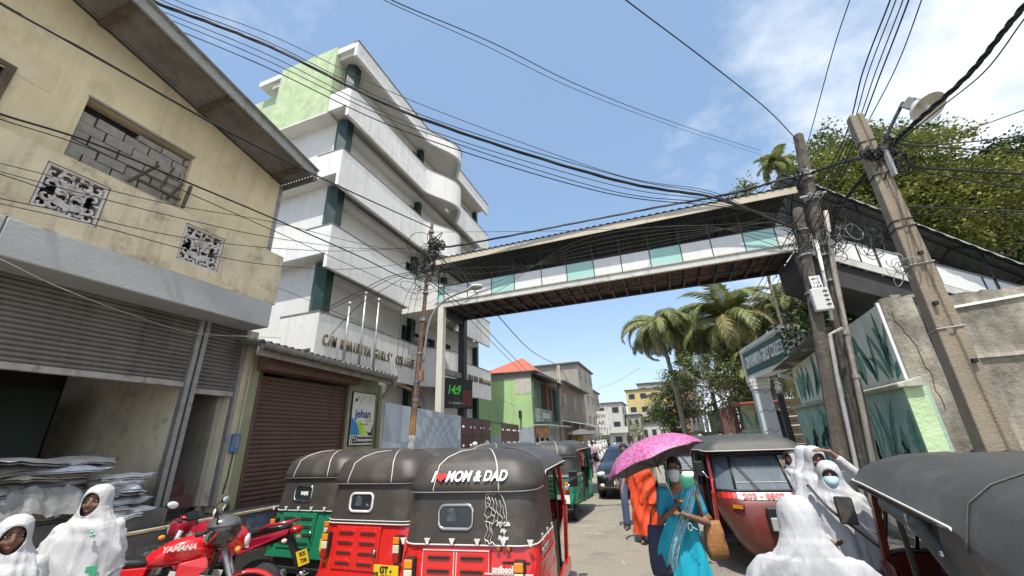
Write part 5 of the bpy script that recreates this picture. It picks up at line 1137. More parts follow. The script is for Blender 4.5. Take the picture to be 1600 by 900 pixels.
for px,py,r,Y in((1300,290,1.9,20),(1270,330,1.8,20),(1335,330,2.2,20),(1350,255,1.8,21),(1395,285,2.3,21),(1440,250,2.0,22),(1480,290,2.2,22),(1525,330,1.9,22),(1420,340,2.5,21),(1490,360,2.4,22),(1545,375,1.7,22),(1380,380,2.2,21),(1310,250,1.4,21),(1400,232,1.4,22),(1465,228,1.2,22.5),(1262,300,1.5,20),(1250,260,1.1,20.5),(1285,232,1.2,21),(1325,215,1.3,21),(1500,250,1.6,22),(1545,290,1.6,22),(1555,340,1.6,22),(1290,375,1.7,20),(1435,390,2.0,21)):
    p=at(px,py,Y=Y); B.append((p.x,p.y,p.z,r,r,r*.8))
foliage('crown',bt,B,92000,.165,YG,5,shell=.3,gap=.02)
limbs(bt,(c0.x,22,0),[(b[0],b[1],b[2]-.6) for b in B[:17:2]],.42,6)
c1=at(1590,330,Y=27); rt=thing('dark_green_tree','tall dark green tree at the right edge behind the yellow green one','tree',(c1.x,27,0))
B=[]
for px,py,r in((1540,265,1.7),(1570,255,1.8),(1570,290,2.2),(1600,260,2.2),(1640,300,2.8),(1590,350,2.6),(1560,400,2.2),(1660,380,3),(1600,410,2.4),(1545,330,1.3),(1680,260,2.6)):
    p=at(px,py,Y=27); B.append((p.x,p.y,p.z,r,r,r*.8))
foliage('crown',rt,B,40000,.20,DGL,8,shell=.3,gap=.0); limbs(rt,(c1.x,27,0),[(b[0],b[1],b[2]) for b in B[::2]],.4,9)
c1=at(1270,470,Y=17); rt=thing('dark_tree_under_stairs','dark leafy tree filling the gap under the footbridge end behind the dark poles','tree',(c1.x+1.5,17,0))
B=[]
for px,py,r in((1245,470,1.0),(1262,520,1.0),(1290,460,1.3),(1330,470,1.3),(1245,430,.8),(1310,510,1.2),(1370,490,1.2),(1350,440,1.2),(1290,410,1.0)):
    p=at(px,py,Y=17); B.append((p.x,p.y,p.z,r,r,r*.9))
foliage('crown',rt,B,15000,.14,DGL,10,shell=.3,gap=.05); limbs(rt,(c1.x+1.5,17,0),[(b[0],b[1],b[2]) for b in B[::2]],.22,11)
c1=at(1045,640,Y=44); rt=thing('bushy_street_tree','bushy mid green tree left of the hut above the pink umbrella','tree',(c1.x,44,0))
B=[]
for px,py,r in((1040,630,1.6),(1055,600,1.7),(1035,655,1.3),(1065,640,1.8),(1075,610,1.5),(1060,670,1.4),(1085,650,1.5),(1045,680,1.2)):
    p=at(px,py,Y=44); B.append((p.x,p.y,p.z,r,r,r*.9))
foliage('crown',rt,B,12000,.22,MGL,12,shell=.3); limbs(rt,(c1.x,44,0),[(b[0],b[1],b[2]) for b in B[::2]],.2,13,m=mat('pale_bark',(.35,.33,.29),.9,var=.2))
for k,(px,py,Y,r,n,s,lab) in enumerate(((925,668,66,2.0,1800,.35,'small yellow green bush against the grey street house'),(1025,640,95,2.0,1500,.45,'far green tree beside the orange house'),(987,668,84,1.4,1200,.35,'small palm like tree among the far yellow houses'),(1160,298,26,.7,700,.16,'light green shoot peeping over the bridge roof'),(1235,286,24,.9,900,.18,'leafy twigs behind the head of the dark pole'))):
    p=at(px,py,Y=Y); t=thing('small_tree',lab,'tree',(p.x,Y,0)); foliage('crown',t,[(p.x,p.y,p.z,r,r,r),(p.x+r*.6,p.y,p.z-r*.5,r*.8,r*.8,r*.7)],n,s,MGL if k!=3 else YG,20+k,shell=.2); limbs(t,(p.x,Y,0),[(p.x,Y,p.z),(p.x+.5,Y,p.z+.3)],.12,30+k)
# bare-branched tree with sparse leaves and pale twigs
c1=at(1125,640,Y=34); bt2=thing('bare_branched_tree','pale twisting bare branched tree with sparse leaves above the red roofed hut','tree',(c1.x,34,0))
q=random.Random(77); g=MB(); TW=mat('pale_twig',(.36,.33,.27),.85,var=.25); tips=[]
def br(p,d,L,r,dep):
    pts=[p]; 
    for k in range(4):
        d=(d+Vector((q.gauss(0,.28),q.gauss(0,.28),q.gauss(.03,.22)))).normalized(); p=p+d*L/4; pts.append(p)
    g.tube(pts,[r*(1-.12*k) for k in range(5)],5,caps=False)
    if dep==0 or r<.012: tips.append(p); return
    for _ in range(3 if dep>1 else 2): br(p,(d+Vector((q.gauss(0,.75),q.gauss(0,.75),q.gauss(.05,.5)))).normalized(),L*.74,r*.62,dep-1)
for k in range(4): br(Vector((c1.x+.2*k-.3,34,2.2)),Vector((q.uniform(-1,1),q.uniform(-.5,.5),.9)).normalized(),1.9,.13,5)
g.tube([(c1.x,34,0),(c1.x+.1,34,2.3)],[.24,.18],8)
g.build('branches',TW,bt2,smooth=True)
B=[(p.x,p.y,p.z,.3,.3,.25) for p in tips[::5]]
foliage('sparse_leaves',bt2,B,4200,.20,MGL,78,shell=.1)
# ---- palms
PF=leafmat('palm_leaf',(.07,.11,.03),(.30,.31,.11),.3,2.0); PF2=leafmat('palm_leaf_dry',(.16,.15,.05),(.32,.27,.11),.3,2.0)
RAC=mat('palm_rachis',(.28,.27,.12),.6,var=.2); PTR=mat('palm_trunk',(.27,.25,.21),.9,var=.25,scale=3,bump=.6)
def frond_mesh(L,droop,seed,m,nl=52,lw=.085,ll=1.0,hang=.75):
    q=random.Random(seed); g=MB(); pts=[]; a=.55; p=Vector((0,0,0))
    for k in range(15):
        pts.append(p.copy()); p=p+Vector((math.cos(a),0,math.sin(a)))*L/14; a-=droop/14*(1+.8*k/14)
    g.cur=1; g.tube(pts,[.035*(1-.8*k/14) for k in range(15)],4,caps=False); g.cur=0
    for s in(-1,1):
        for k in range(nl):
            t=.12+.88*k/nl; i=min(13,int(t*14)); f=t*14-i; c=pts[i].lerp(pts[i+1],f); d=(pts[i+1]-pts[i]).normalized(); l=ll*math.sin(PI*(.15+.8*t))**.7*q.uniform(.85,1.1)
            o=(Vector((0,s,0))*(1-.35*t)+d*(.35+.5*t)+Vector((0,0,-.1-.15*q.random()))).normalized(); e1_=c+o*l*.5; e2_=e1_+(o+Vector((0,0,-hang*q.uniform(.7,1.3)))).normalized()*l*.5
            w=d*lw*.5; g.add([c-w*.6,c+w*.6,e1_+w,e1_-w,e2_],[(0,1,2,3),(3,2,4)])
    return g.mesh('frond',[m,RAC])
FM=[frond_mesh(3.9,1.7,1,PF),frond_mesh(4.1,2.3,2,PF),frond_mesh(3.6,1.2,3,PF),frond_mesh(3.9,2.2,4,PF2,hang=1.1)]
FS=[frond_mesh(1.6,1.9,5,PF,30,.07,.6),frond_mesh(1.5,1.3,6,PF,30,.07,.6)]
def palm(label,px,py,Y,n,sc,seed,ms=FM,lean=.0,group=None,tr=.17):
    p=at(px,py,Y=Y); t=thing('coconut_palm' if ms is FM else 'areca_palm',label,'palm tree',(p.x-lean,Y,0)); q=random.Random(seed)
    P=spline([(p.x-lean,Y,0),(p.x-lean*.7,Y,p.z*.5),(p.x,Y,p.z)],6); MB().tube(P,[tr*(1.3-.5*k/(len(P)-1)) for k in range(len(P))],8).build('trunk',PTR,t,smooth=True)
    for k in range(n):
        az=2.4*k+q.uniform(-.3,.3); el=q.uniform(-.15,1.15) if k>n*.35 else q.uniform(-.75,-.15); v=ms[q.randrange(2 if el>.2 else len(ms))] if el>-.5 else ms[-1]
        shared('frond',v,t,(p.x,Y,p.z),(q.uniform(-.25,.25),-el,az),(sc*q.uniform(.85,1.1),)*3)
    if ms is FM:
        g=MB()
        for k in range(7): g.ell(p+Vector((q.uniform(-.35,.35),q.uniform(-.35,.35),-.35+q.uniform(-.15,.1))),(.13,.13,.16),8,6)
        g.build('coconut_cluster',mat('green_coconut',(.20,.24,.07),.5,var=.3),t,smooth=True,kind='stuff')
palm('coconut palm with long drooping fronds left of the other palms',1030,512,36,38,1.12,41,lean=-.6)
palm('big coconut palm with spread fronds right behind the bare branched tree',1140,505,35,44,1.35,42,lean=.8)
palm('smaller coconut palm just left of the college sign arch',1095,530,40,34,1.2,43)
palm('coconut palm crown between the sign arch and the dark poles',1232,495,36,34,1.15,44)
palm('coconut palm behind the pale pillar low over the hut roof',1195,575,33,30,1.0,45)
palm('slender areca palm rising above the footbridge roof by the dark pole',1211,256,25,15,1.0,46,ms=FS,tr=.07)
# ================================================================== FAR STREET
def fhouse(name,label,x0,x1,yn,yf,z,col,floors=2,roof=None,wins=(3,1),side=1,face=True,bal=None,seed=1,trim=None,z0=0,rcol=(.12,.11,.10)):
    """box house: side wall towards the road (+x if side=1) and end wall towards the camera, both with framed windows"""
    q=random.Random(seed); mn='house_'+''.join('%02d'%int(c*99) for c in col)
    m=mat(mn,col,.85,var=.14,scale=.9,dirt=(tuple(c*.5 for c in col),.55,.9,.52),streak=(tuple(c*.3 for c in col),.5),bump=.2)
    t=thing(name,label,'house',((x0+x1)/2,yn,0)); MB().box(x0,x1,yn,yf,z0,z).build('wall',m,t)
    xs=x1 if side==1 else x0; sg_=1 if side==1 else -1; fh=(z-z0)/floors
    fr=mat('far_window_frame',(.34,.33,.31),.7,var=.3); gl=mat('far_dark_opening',(.03,.032,.034),.4,var=.3)
    for f in range(floors):
        za=z0+f*fh+fh*.32; zb=za+fh*.42
        for k in range(wins[0]):
            yc=yn+(yf-yn)*(k+.5)/wins[0]+q.uniform(-.2,.2); w=min(.75,(yf-yn)/wins[0]*.3)
            o=MB().box(*sorted((xs,xs+sg_*.05)),yc-w,yc+w,za,zb).build('window',fr,t); MB().box(*sorted((xs+sg_*.051,xs+sg_*.07)),yc-w+.08,yc+w-.08,za+.08,zb-.08).build('pane',gl,o)
        if face:
            for k in range(wins[1]):
                xc=x0+(x1-x0)*(k+.5)/wins[1]; w=min(.8,(x1-x0)/wins[1]*.28)
                o=MB().box(xc-w,xc+w,yn-.05,yn,za,zb).build('window',fr,t); MB().box(xc-w+.08,xc+w-.08,yn-.07,yn-.051,za+.08,zb-.08).build('pane',gl,o)
        if bal and f in bal:
            bm_=mat('far_balcony',(.5,.5,.47),.8,var=.2)
            o=MB().box(x0+.1,x1+(.9 if side==1 else -.1),yn-1.0,yn,z0+f*fh-.1,z0+f*fh+.05).build('balcony_slab',bm_,t)
            MB().box(x0+.1,x1+(.9 if side==1 else -.1),yn-1.0,yn-.92,z0+f*fh+.05,z0+f*fh+.95).build('balcony_front',bm_,t)
    rm_=mat('far_roof_'+'%02d'%int(rcol[0]*99),rcol,.8,var=.3,scale=2)
    if roof=='flat': MB().box(x0-.3,x1+.3,yn-.3,yf+.2,z,z+.18).build('roof',rm_,t)
    elif roof=='pitch': MB().prism([(x0-.4,yn-.4,z),(x1+.5,yn-.4,z),((x0+x1)/2,yn-.4,z+1.5)],(0,yf-yn+.8,0)).build('roof',rm_,t)
    else: MB().prism([(x0-.3,yn-.3,z+.5),(x1+.6,yn-.3,z+.02),(x1+.6,yn-.3,z+.12),(x0-.3,yn-.3,z+.62)],(0,yf-yn+.6,0)).build('roof',rm_,t)
    return t
fhouse('street_house','brown rendered two storey house with peeling paint beyond the pale green one',-15,-8.2,34.3,46,6.4,(.24,.18,.15),2,None,(3,1),seed=2)
fhouse('concrete_house','tall bare grey concrete house rising above the brown one',-17,-9.3,49.5,60,10.6,(.33,.31,.265),4,'flat',(3,0),seed=3)
fhouse('grey_shop_house','grey three storey shop house past the concrete one',-17,-9.6,60.5,67,8.3,(.28,.27,.25),3,'flat',(2,1),seed=4)
fhouse('white_house','stained white three storey house facing down the street',-14.8,-7.6,82,92,8.0,(.50,.50,.48),3,'flat',(2,3),bal=(1,),seed=5)
fhouse('stained_house','stained pale house right of the white one at street end',-7.4,-4.7,86,94,5.8,(.36,.35,.32),2,'flat',(2,2),seed=6)
fhouse('yellow_house','upper yellow house with shaded loggia at the end of the street',-8.2,-.2,104,114,12.4,(.60,.48,.20),4,'flat',(2,3),bal=(2,),seed=7)
fhouse('yellow_annexe','lower yellow annexe with white balcony right of the far yellow house',-3.2,1.0,97,103,10.3,(.62,.50,.23),3,'flat',(2,1),bal=(2,),seed=8)
fhouse('orange_house','orange brown house right of the far yellow annexe',1.2,4.6,100,108,9.4,(.50,.22,.09),3,'flat',(2,1),seed=9)
fhouse('dark_roof_house','grey house with dark roofs above the far yellow houses',-6,3.5,120,130,15.6,(.32,.30,.28),4,'flat',(2,3),seed=10)
fhouse('brown_back_house','brown house with pitched roof behind the orange one',2.5,9,118,126,15.2,(.30,.21,.17),4,'pitch',(2,2),seed=11)
fhouse('low_white_shops','row of low white shops under the far yellow houses',-7,3.6,93,96,4.2,(.50,.49,.46),1,'flat',(1,6),seed=12)
t=thing('red_roof_pavilion','small red sloping roof with white statues on the wall left of the hut','pavilion',(3,40,0))
MB().prism([(2.0,39,3.1),(5.2,39,4.6),(5.2,39,4.7),(2.0,39,3.2)],(0,3,0)).build('red_roof',mat('red_brown_sheet',(.34,.09,.06)),t)
MB().box(3.6,5.0,39.2,41,0,3.6).build('mural_pier',mat('hut_mural_cream',(.5,.5,.3)),t)
for k in range(4): MB().lathe((2.1+.36*k,38.9,1.9),[(.10,0),(.13,.3),(.15,.7),(.09,.85),(.12,.95),(.11,1.1),(.02,1.2)],8).build('white_statue',M_WHITEP,t,smooth=True)
MB().box(1.9,3.55,38.7,39.1,0,1.9).build('statue_wall',M_CONC,t)
# street clutter: canopies, signs
def canopy(label,x0,x1,y0,y1,z,col):
    t=thing('shop_canopy',label,'canopy',(x0,y0,z)); m=mat('canopy_%02d%02d'%(int(col[0]*99),int(col[1]*99)),col,.7,var=.2,scale=2)
    MB().prism([(x0,y0,z+.35),(x1,y0,z),(x1,y0,z+.04),(x0,y0,z+.39)],(0,y1-y0,0)).build('canopy_sheet',m,t)
    for y in(y0+.1,y1-.1): MB().tube([(x1-.1,y,0),(x1-.1,y,z)],.04,6).build('canopy_post',M_STEEL,t)
canopy('pale green sloping canopy just beyond the pale green house',-8.2,-6.6,34.4,38.5,2.9,(.30,.44,.36))
canopy('second green canopy further along the brown street house',-8.2,-6.7,39,45,2.9,(.22,.34,.27))
canopy('grey canopy before the tall concrete house',-9.3,-7.5,50,58,2.9,(.28,.28,.27))
def board(nm,label,c,w,h,col,txts,tcol,x=None):
    t=thing(nm,label,'sign',tuple(c)); m=mat(nm+'_face',col,.6,var=.08); MB().cbox(c,(w,.08,h)).build('sign_face',m,t)
    tm=mat(nm+'_lettering',tcol,.6,var=.05)
    for s_,dz,sz in txts: text('sign_lettering',s_,sz,(c[0],c[1]-.045,c[2]+dz),(1,0,0),(0,0,1),t,tm,bold=.01)
    return t
p=at(938,661,Y=62); board('street_banner','white hanging banner with black letters over the far left pavement',tuple(p),2.4,3.3,(.62,.62,.6),(('NEW',.9,.8),('LAK',0,.8),('CITY',-.9,.7)),(.05,.05,.06))
p=at(902,702,Y=38); board('yellow_sign','tall yellow board with dark letters by the shop canopies',tuple(p),1.5,3.2,(.55,.42,.12),(('TEXT',1.1,.5),('FANCY',.4,.4),('SHOP',-.3,.5),('SALE',-1,.5)),(.18,.05,.04))
p=at(897,658,Y=44); t=board('black_frame_sign','black framed panel high on the brown house wall',tuple(p),1.8,1.9,(.03,.03,.03),(),(0,0,0))
# ================================================================== THREE WHEELERS
CANV=mat('brown_black_vinyl',(.052,.045,.040),.42,var=.14,scale=2.2,dirt=((.13,.115,.10),.6,2.0,.50),bump=.25,bscale=90)  # dust-brown blotches stand in for sky reflected in the hood vinyl
CANG=mat('grey_black_vinyl',(.055,.056,.052),.5,var=.14,scale=2.2,dirt=((.12,.12,.11),.5,2.5,.54),bump=.25,bscale=90)
PIPE=mat('white_piping',(.62,.61,.58),.5,var=.1)
REDP=mat('red_enamel',(.56,.018,.014),.28,var=.06,scale=3,dirt=((.25,.03,.02),.4,4,.6),coat=.6)
RED2=mat('worn_dark_red_enamel',(.15,.022,.015),.38,var=.25,scale=2.2,dirt=((.11,.05,.03),.8,1.6,.45),coat=.4)
GREP=mat('green_enamel',(.012,.17,.085),.3,var=.08,scale=3,dirt=((.02,.10,.06),.4,4,.58),coat=.5)
YEL=mat('plate_yellow',(.72,.52,.02),.5,var=.06); DARKG=mat('dark_tinted_glass',(.02,.024,.028),.06,var=.2,spec=.7)
AMB=mat('amber_lens',(.75,.25,.02),.15,var=.1,coat=.5); REDL=mat('red_lens',(.35,.01,.01),.15,var=.1,coat=.5); CLR=mat('clear_lens',(.65,.60,.45),.12,var=.1,coat=.5)
SEAT=mat('seat_vinyl',(.04,.03,.03),.5,var=.2)
def rrect(a,y0,y1,r0,r1,n=6):
    """closed plan outline: x half width a, rear y0, front y1, rear/front corner radii; starts at front right going clockwise to the rear"""
    P=[]
    for (cx,cy,r,a0) in ((a-r1,y1-r1,r1,90),(a-r0,y0+r0,r0,0),(-a+r0,y0+r0,r0,-90),(-a+r1,y1-r1,r1,180)):
        for k in range(n+1):
            t=R_(a0-90*k/n); P.append((cx+r*math.cos(t),cy+r*math.sin(t)))
    Q=[]
    for i,p in enumerate(P):
        q=P[(i+1)%len(P)]; Q.append(p); L=math.hypot(q[0]-p[0],q[1]-p[1])
        if L>.2:
            m=max(2,int(L/.1))
            for k in range(1,m): Q.append((p[0]+(q[0]-p[0])*k/m,p[1]+(q[1]-p[1])*k/m))
    return Q
def roundwin(w,h,r,n=6):
    P=[]
    for cx,cz,a0 in ((w-r,h-r,0),(-w+r,h-r,90),(-w+r,-h+r,180),(w-r,-h+r,270)):
        for k in range(n+1): t=R_(a0+90*k/n); P.append((cx+r*math.cos(t),cz+r*math.sin(t)))
    return P
def wheel(t,c,r,w=.10,name='wheel'):
    c=Vector(c); wh=MB().lathe(c,[(r*.55,-w*.42),(r*.62,-w*.45),(r*.62,w*.45),(r*.55,w*.42)],20,axis=(1,0,0)).build(name,mat('wheel_steel',(.22,.22,.22),.5,metal=.3,var=.2),t)
    MB().lathe(c,[(r*.62,-w*.5),(r*.9,-w*.52),(r,-w*.3),(r,w*.3),(r*.9,w*.52),(r*.62,w*.5)],24,axis=(1,0,0)).build('tyre',M_RUBBER,wh,smooth=True)
    MB().lathe(c,[(.01,-w*.3),(r*.6,-w*.15),(r*.6,w*.15),(.01,w*.3)],16,axis=(1,0,0)).build('rim',mat('wheel_steel',(.22,.22,.22)),wh)
    return wh
def tuk(label,loc,rz,paint,canvas=CANV,plate='',rear='hatch',hooks=True,frontdetail=True,group='parked three wheelers',driver=False,plateface=YEL,logo=None,piping=True,farside=False,decal=None,bottom=None):
    t=thing('three_wheeler',label,'three wheeler',loc,rz,group,local=True)
    # ---- tub
    g=MB(); rings=[]
    for z,i,yo in((.36,.05,-.02),(.40,-.01,-.055),(.60,-.005,-.02),(.80,.0,.0),(.97,.015,.03)):
        P=[p for p in rrect(.65-i,-1.30+i+yo,-.36,.12,.03)]; rings.append([(x,y,z) for x,y in P])
    g.loft(rings[::1],cap0=True,cap1=True); g.f=[f[::-1] for f in g.f]; o=g.build('body_tub',bottom or paint,t); autosmooth(o,40)
    MB().box(-.60,.60,-.36,.62,.34,.39).build('floor',M_BLACK,t)
    for s in(-1,1):
        # wheel arch lip and side sill
        a=[(s*.645,-.86+.27*math.cos(PI*k/12),.36+.27*math.sin(PI*k/12)) for k in range(13)]
        MB().tube(a,.024,8).build('wheel_arch',paint,t,smooth=True)
        MB().prism([(s*.652,-.86+.23*math.cos(PI*k/12),.36+.23*math.sin(PI*k/12)) for k in range(13)],(s*.003,0,0)).build('arch_shadow_gap',M_BLACK,t)
        MB().box(min(s*.60,s*.65),max(s*.60,s*.65),-.36,.62,.33,.44).build('side_sill',paint,t)
        MB().beam((s*.60,.60,.40),(s*.60,.80,.98),.045,.06).build('front_quarter_post',paint,t)
        for z in(.52,.66,.80): MB().box(min(s*.652,s*.660),max(s*.652,s*.660),-1.1,-.42,z,z+.012).build('pressed_rib',paint,t)
        for p in((s*.60,.86),): MB().beam((s*.585,.80,.97),(s*.57,.62,1.56),.04,.05).build('windscreen_pillar',paint,t)
        MB().beam((s*.60,-.36,.40),(s*.59,-.38,1.52),.035,.04).build('rear_side_pillar',M_BLACK,t)
        MB().tube([(s*.58,.28,.42),(s*.585,.20,1.54)],.016,6).build('hoop_tube',M_BLACK,t)
        MB().box(min(s*.615,s*.63),max(s*.615,s*.63),-.36,-.10,.40,.97).build('side_flap',mat('black_rexine',(.02,.019,.018),.55,var=.3),t)
    if farside: MB().box(.60,.635,-.36,.60,.40,.93).build('side_panel',RED2,t); MB().tube([(.61,-.36,.95),(.61,.62,.95)],.03,8).build('padded_rail',M_BLACK,t,smooth=True)
    for sx_ in(-.56,.56): wheel(t,(sx_*.93,-.86,.205),.205)
    wheel(t,(0,1.08,.205),.205)
    MB().box(-.50,.50,-1.28,-1.0,.20,.37).build('engine_underside',M_BLACK,t)
    MB().tube([(-.60,-1.36,.38),(-.62,-1.42,.30),(.62,-1.42,.30),(.60,-1.36,.38)],.018,6).build('rear_bumper_tube',M_BLACK,t)
    MB().tube([(.2,-1.1,.26),(.2,-1.45,.24)],.035,10).build('exhaust_pipe',M_CHROME,t,smooth=True)
    # ---- rear face
    yr=lambda z: (-1.30-.055+ (z-.40)*.175 if z<.6 else -1.322+(z-.6)*.10)-.0
    def rear(x,z,o=0): return (x,yr(z)-o,z)
    if rear:
        hz0,hz1=(.50,.925)
        xa,xb=-.40,.24
        h=MB().prism([(xa,yr(hz0)-.022,hz0),(xb,yr(hz0)-.022,hz0),(xb,yr(hz1)-.022,hz1),(xa,yr(hz1)-.022,hz1)],(0,.03,0)).build('engine_hatch',paint,t); bevel(h,.01,2)
        nl=4
        for cx in((xa+xb)/2-.155,(xa+xb)/2+.155):
            for k in range(nl):
                z=hz0+.055+k*.098
                yy=yr(z+.02)-.028
                g=MB(); P_=roundwin(.115,.026,.022,4)
                g.loft([[(cx+x,yr(z+.02)-.020,z+.02+q) for x,q in P_],[(cx+x*.93,yr(z+.02)-.036,z+.02+q*.8) for x,q in P_]]); 
                l=g.build('louvre',paint,h); 
                MB().prism([(cx+x*.9,yr(z+.02)-.037,z+.012+q*.45) for x,q in P_],(0,.0015,0)).build('louvre_slot',M_DARK if decal else mat('shadow_slot',(.04,.02,.02),.8),l)
        if decal:
            out=[(xa+.01,hz0+.01),(xb-.01,hz0+.01),(xb-.01,hz0+.14),(xb-.035,hz0+.17),(xb-.01,hz0+.2),(xb-.01,hz1-.01),(xa+.01,hz1-.01),(xa+.01,hz0+.2),(xa+.035,hz0+.17),(xa+.01,hz0+.14),(xa+.01,hz0+.01)]
            MB().tube([rear(x,z,.026) for x,z in out],.0045,5).build('painted_outline',PIPE,h)
            for cx in((xa+xb)/2-.145,(xa+xb)/2+.145): MB().tube([rear(cx+x*1.1,hz0+.17+z*1.0,.04) for x,z in roundwin(.125,.03,.025,4)+[(.125,.005)]],.004,5).build('painted_outline',PIPE,h)
            MB().tube([rear((xa+xb)/2-.012,hz0+.03,.026),rear((xa+xb)/2-.012,hz1-.02,.026)],.004,5).build('painted_outline',PIPE,h)
            MB().tube([rear((xa+xb)/2+.012,hz0+.03,.026),rear((xa+xb)/2+.012,hz1-.02,.026)],.004,5).build('painted_outline',PIPE,h)
        MB().ell(rear(.205,.69,.05),(.028,.018,.028),12,8).build('chrome_lock',M_CHROME,h,smooth=True)
        MB().tube([rear(.205,.69,.055),rear(.225,.645,.06),rear(.235,.62,.055)],.008,6).build('hatch_handle',M_CHROME,h)
        for s in(-1,1):
            x=s*.505
            o=MB().box(x-.048,x+.048,yr(.72)-.05,yr(.72)+.02,.60,.86).build('tail_lamp',M_BLACK,t); bevel(o,.012,2)
            for z0,z1,m in((.61,.69,REDL),(.695,.775,CLR),(.78,.85,AMB)):
                q_=MB().box(x-.040,x+.040,yr(.72)-.075,yr(.72)-.051,z0,z1).build('lamp_lens',m,o); bevel(q_,.01,2)
        if plate:
            pxx,pz=(.40,.50) ; w_,h_=.16,.085
            if decal: pxx=-.52; pz=.50
            pl_=MB().box(pxx-w_/1,pxx+w_/1,yr(pz)-.048,yr(pz)-.040,pz-h_,pz+h_).build('number_plate',plateface,t)
            for k,s_ in enumerate(plate): text('plate_lettering',s_,.085,(pxx,yr(pz)-.052,pz+.04-.08*k),(1,0,0),(0,0,1),pl_,M_BLACK,bold=.003,sx=.95)
    # ---- canopy
    def zb(y): return 1.375 if y<-.82 else (1.375+.125*(y+.82)/.16 if y<-.66 else 1.50+.02*(y+.66))
    def ring(lv):
        z,i,nar=lv; i=abs(i); P=rrect(.645-i,-1.275+i*1.15,.93-i*.5,.20,.16); return P,z
    levels=[(0,0),(.035,-.012),(.11,.005),(.20,.055),(.265,.15),(.315,.31),(.33,.50)]
    g=MB(); base=rrect(.645,-1.275,.93,.22,.16); n=len(base); RR=[]
    for dz,i in levels:
        r_=[]
        for (x,y) in base:
            cx_=0; cy_=max(-.55,min(.45,y)); 
            f=1-i/.645
            X=x*f; Y=cy_+(y-cy_)*max(.15,(1-i/.75)) if (y<-.55 or y>.45) else y
            zz=zb(y)*(1-min(1,dz/.2))+ (1.40+dz)*min(1,dz/.2) if dz<.2 else 1.40+dz
            zz+= .0 if y<.6 else -.05*(y-.6)
            r_.append((X,Y,zz))
        RR.append(r_)
    g.loft([r[::-1] for r in RR],cap0=False,cap1=True)
    rf=g.build('canopy_roof',canvas,t,smooth=True); rf_=rf
    # underside lining
    g=MB(); g.prism([(x*.98,y*.98,1.47) for x,y in base if y>-.80] ,(0,0,.008)).build('roof_lining',M_BLACK,rf)
    edge=RR[0]; MB().tube([Vector(p)+Vector((0,0,-.002)) for p in edge]+[Vector(edge[0])],.0065,5,caps=False).build('edge_piping',PIPE,rf,smooth=True)
    if piping:
        for xx in(-.37,.37):
            idx=min(range(n),key=lambda i:(abs(base[i][0]-xx)+ (0 if base[i][1]<-1.1 else 9)))
            MB().tube([Vector(RR[k][idx])+Vector((0,-.004,.004)) for k in range(0,7)],.0055,5).build('seam_piping',PIPE,rf,smooth=True)
        for yy in(-.75,):
            for s in(-1,1):
                idx=min(range(n),key=lambda i:(abs(base[i][1]-yy)+(0 if base[i][0]*s>.5 else 9)))
                MB().tube([Vector(RR[k][idx])+Vector((s*.004,0,.004)) for k in range(0,7)],.0045,5).build('seam_piping',canvas,rf,smooth=True)
    # rear curtain, three sides
    def U(a,y0,r,z,yf=-.42,n=8):
        P=[(-a,yf,z),(-a,(yf+y0)/2,z)]+[(-a+r-r*math.cos(PI/2*k/n),y0+r-r*math.sin(PI/2*k/n),z) for k in range(n+1)]
        P+= [(-a+r+(2*a-2*r)*k/6,y0,z) for k in range(1,6)]
        P+=[(a-r+r*math.sin(PI/2*k/n),y0+r-r*math.cos(PI/2*k/n),z) for k in range(n+1)]+[(a,(yf+y0)/2,z),(a,yf,z)]; return P
    cr=[U(.640,-1.285,.17,.955),U(.640,-1.285,.17,.985),U(.628,-1.262,.19,1.18),U(.618,-1.242,.20,1.40)]
    g=MB(); g.loft(cr,closed=False); g.loft([[(x*.985,y*.99+.006,z) for x,y,z in r] for r in cr][::-1],closed=False)
    cu=g.build('rear_curtain',canvas,t,smooth=True)
    # side part of the curtain goes up to the raised canopy edge
    for s in(-1,1): MB().add([(s*.622,-.42,1.39),(s*.622,-.86,1.39),(s*.60,-.70,1.52),(s*.60,-.42,1.53)],[(0,1,2,3)]).build('upper_side_cloth',canvas,cu)
    MB().tube([(x*1.004,y-.003 if y<-1 else y,z-.004) for x,y,z in cr[0]],.007,5,caps=False).build('bottom_piping',PIPE,cu,smooth=True)
    if hooks:
        for k in range(6):
            x=-.60+.24*k; 
            q=MB().prism([(x-.028,-1.297,1.003),(x+.028,-1.297,1.003),(x+.010,-1.297,.965),(x-.010,-1.297,.965)],(0,-.014,0)); q.ell((x,-1.305,.96),(.014,.012,.012),8,5); q.build('curtain_hook',PIPE,cu)
        for s in(-1,1):
            for y in(-1.05,-.80,-.55): 
                q=MB().prism([(s*.648,y-.028,1.003),(s*.648,y+.028,1.003),(s*.648,y+.010,.965),(s*.648,y-.010,.965)],(s*.012,0,0)); q.ell((s*.655,y,.96),(.012,.014,.012),8,5); q.build('curtain_hook',PIPE,cu)
    else:
        MB().tube([(x*1.006,y-.003 if y<-1 else y,z+.028) for x,y,z in cr[0]],.0055,5,caps=False).build('bottom_piping',PIPE,cu,smooth=True)
    wx,wz=-.10,1.17; P_=roundwin(.165,.095,.055,6)
    yb=-1.268
    fr=MB(); fr.tube([(wx+x,yb-.004+(z)*.08,wz+z) for x,z in P_]+[(wx+P_[0][0],yb-.004+P_[0][1]*.08,wz+P_[0][1])],.014,8,caps=False).build('rear_window',M_CHROME if hooks else PIPE,t,smooth=True)
    w_=[o for o in t.children if o.name.startswith('rear_window')][-1]
    MB().prism([(wx+x,yb-.004+z*.08,wz+z) for x,z in P_],(0,.004,0)).build('window_pane',DARKG,w_)
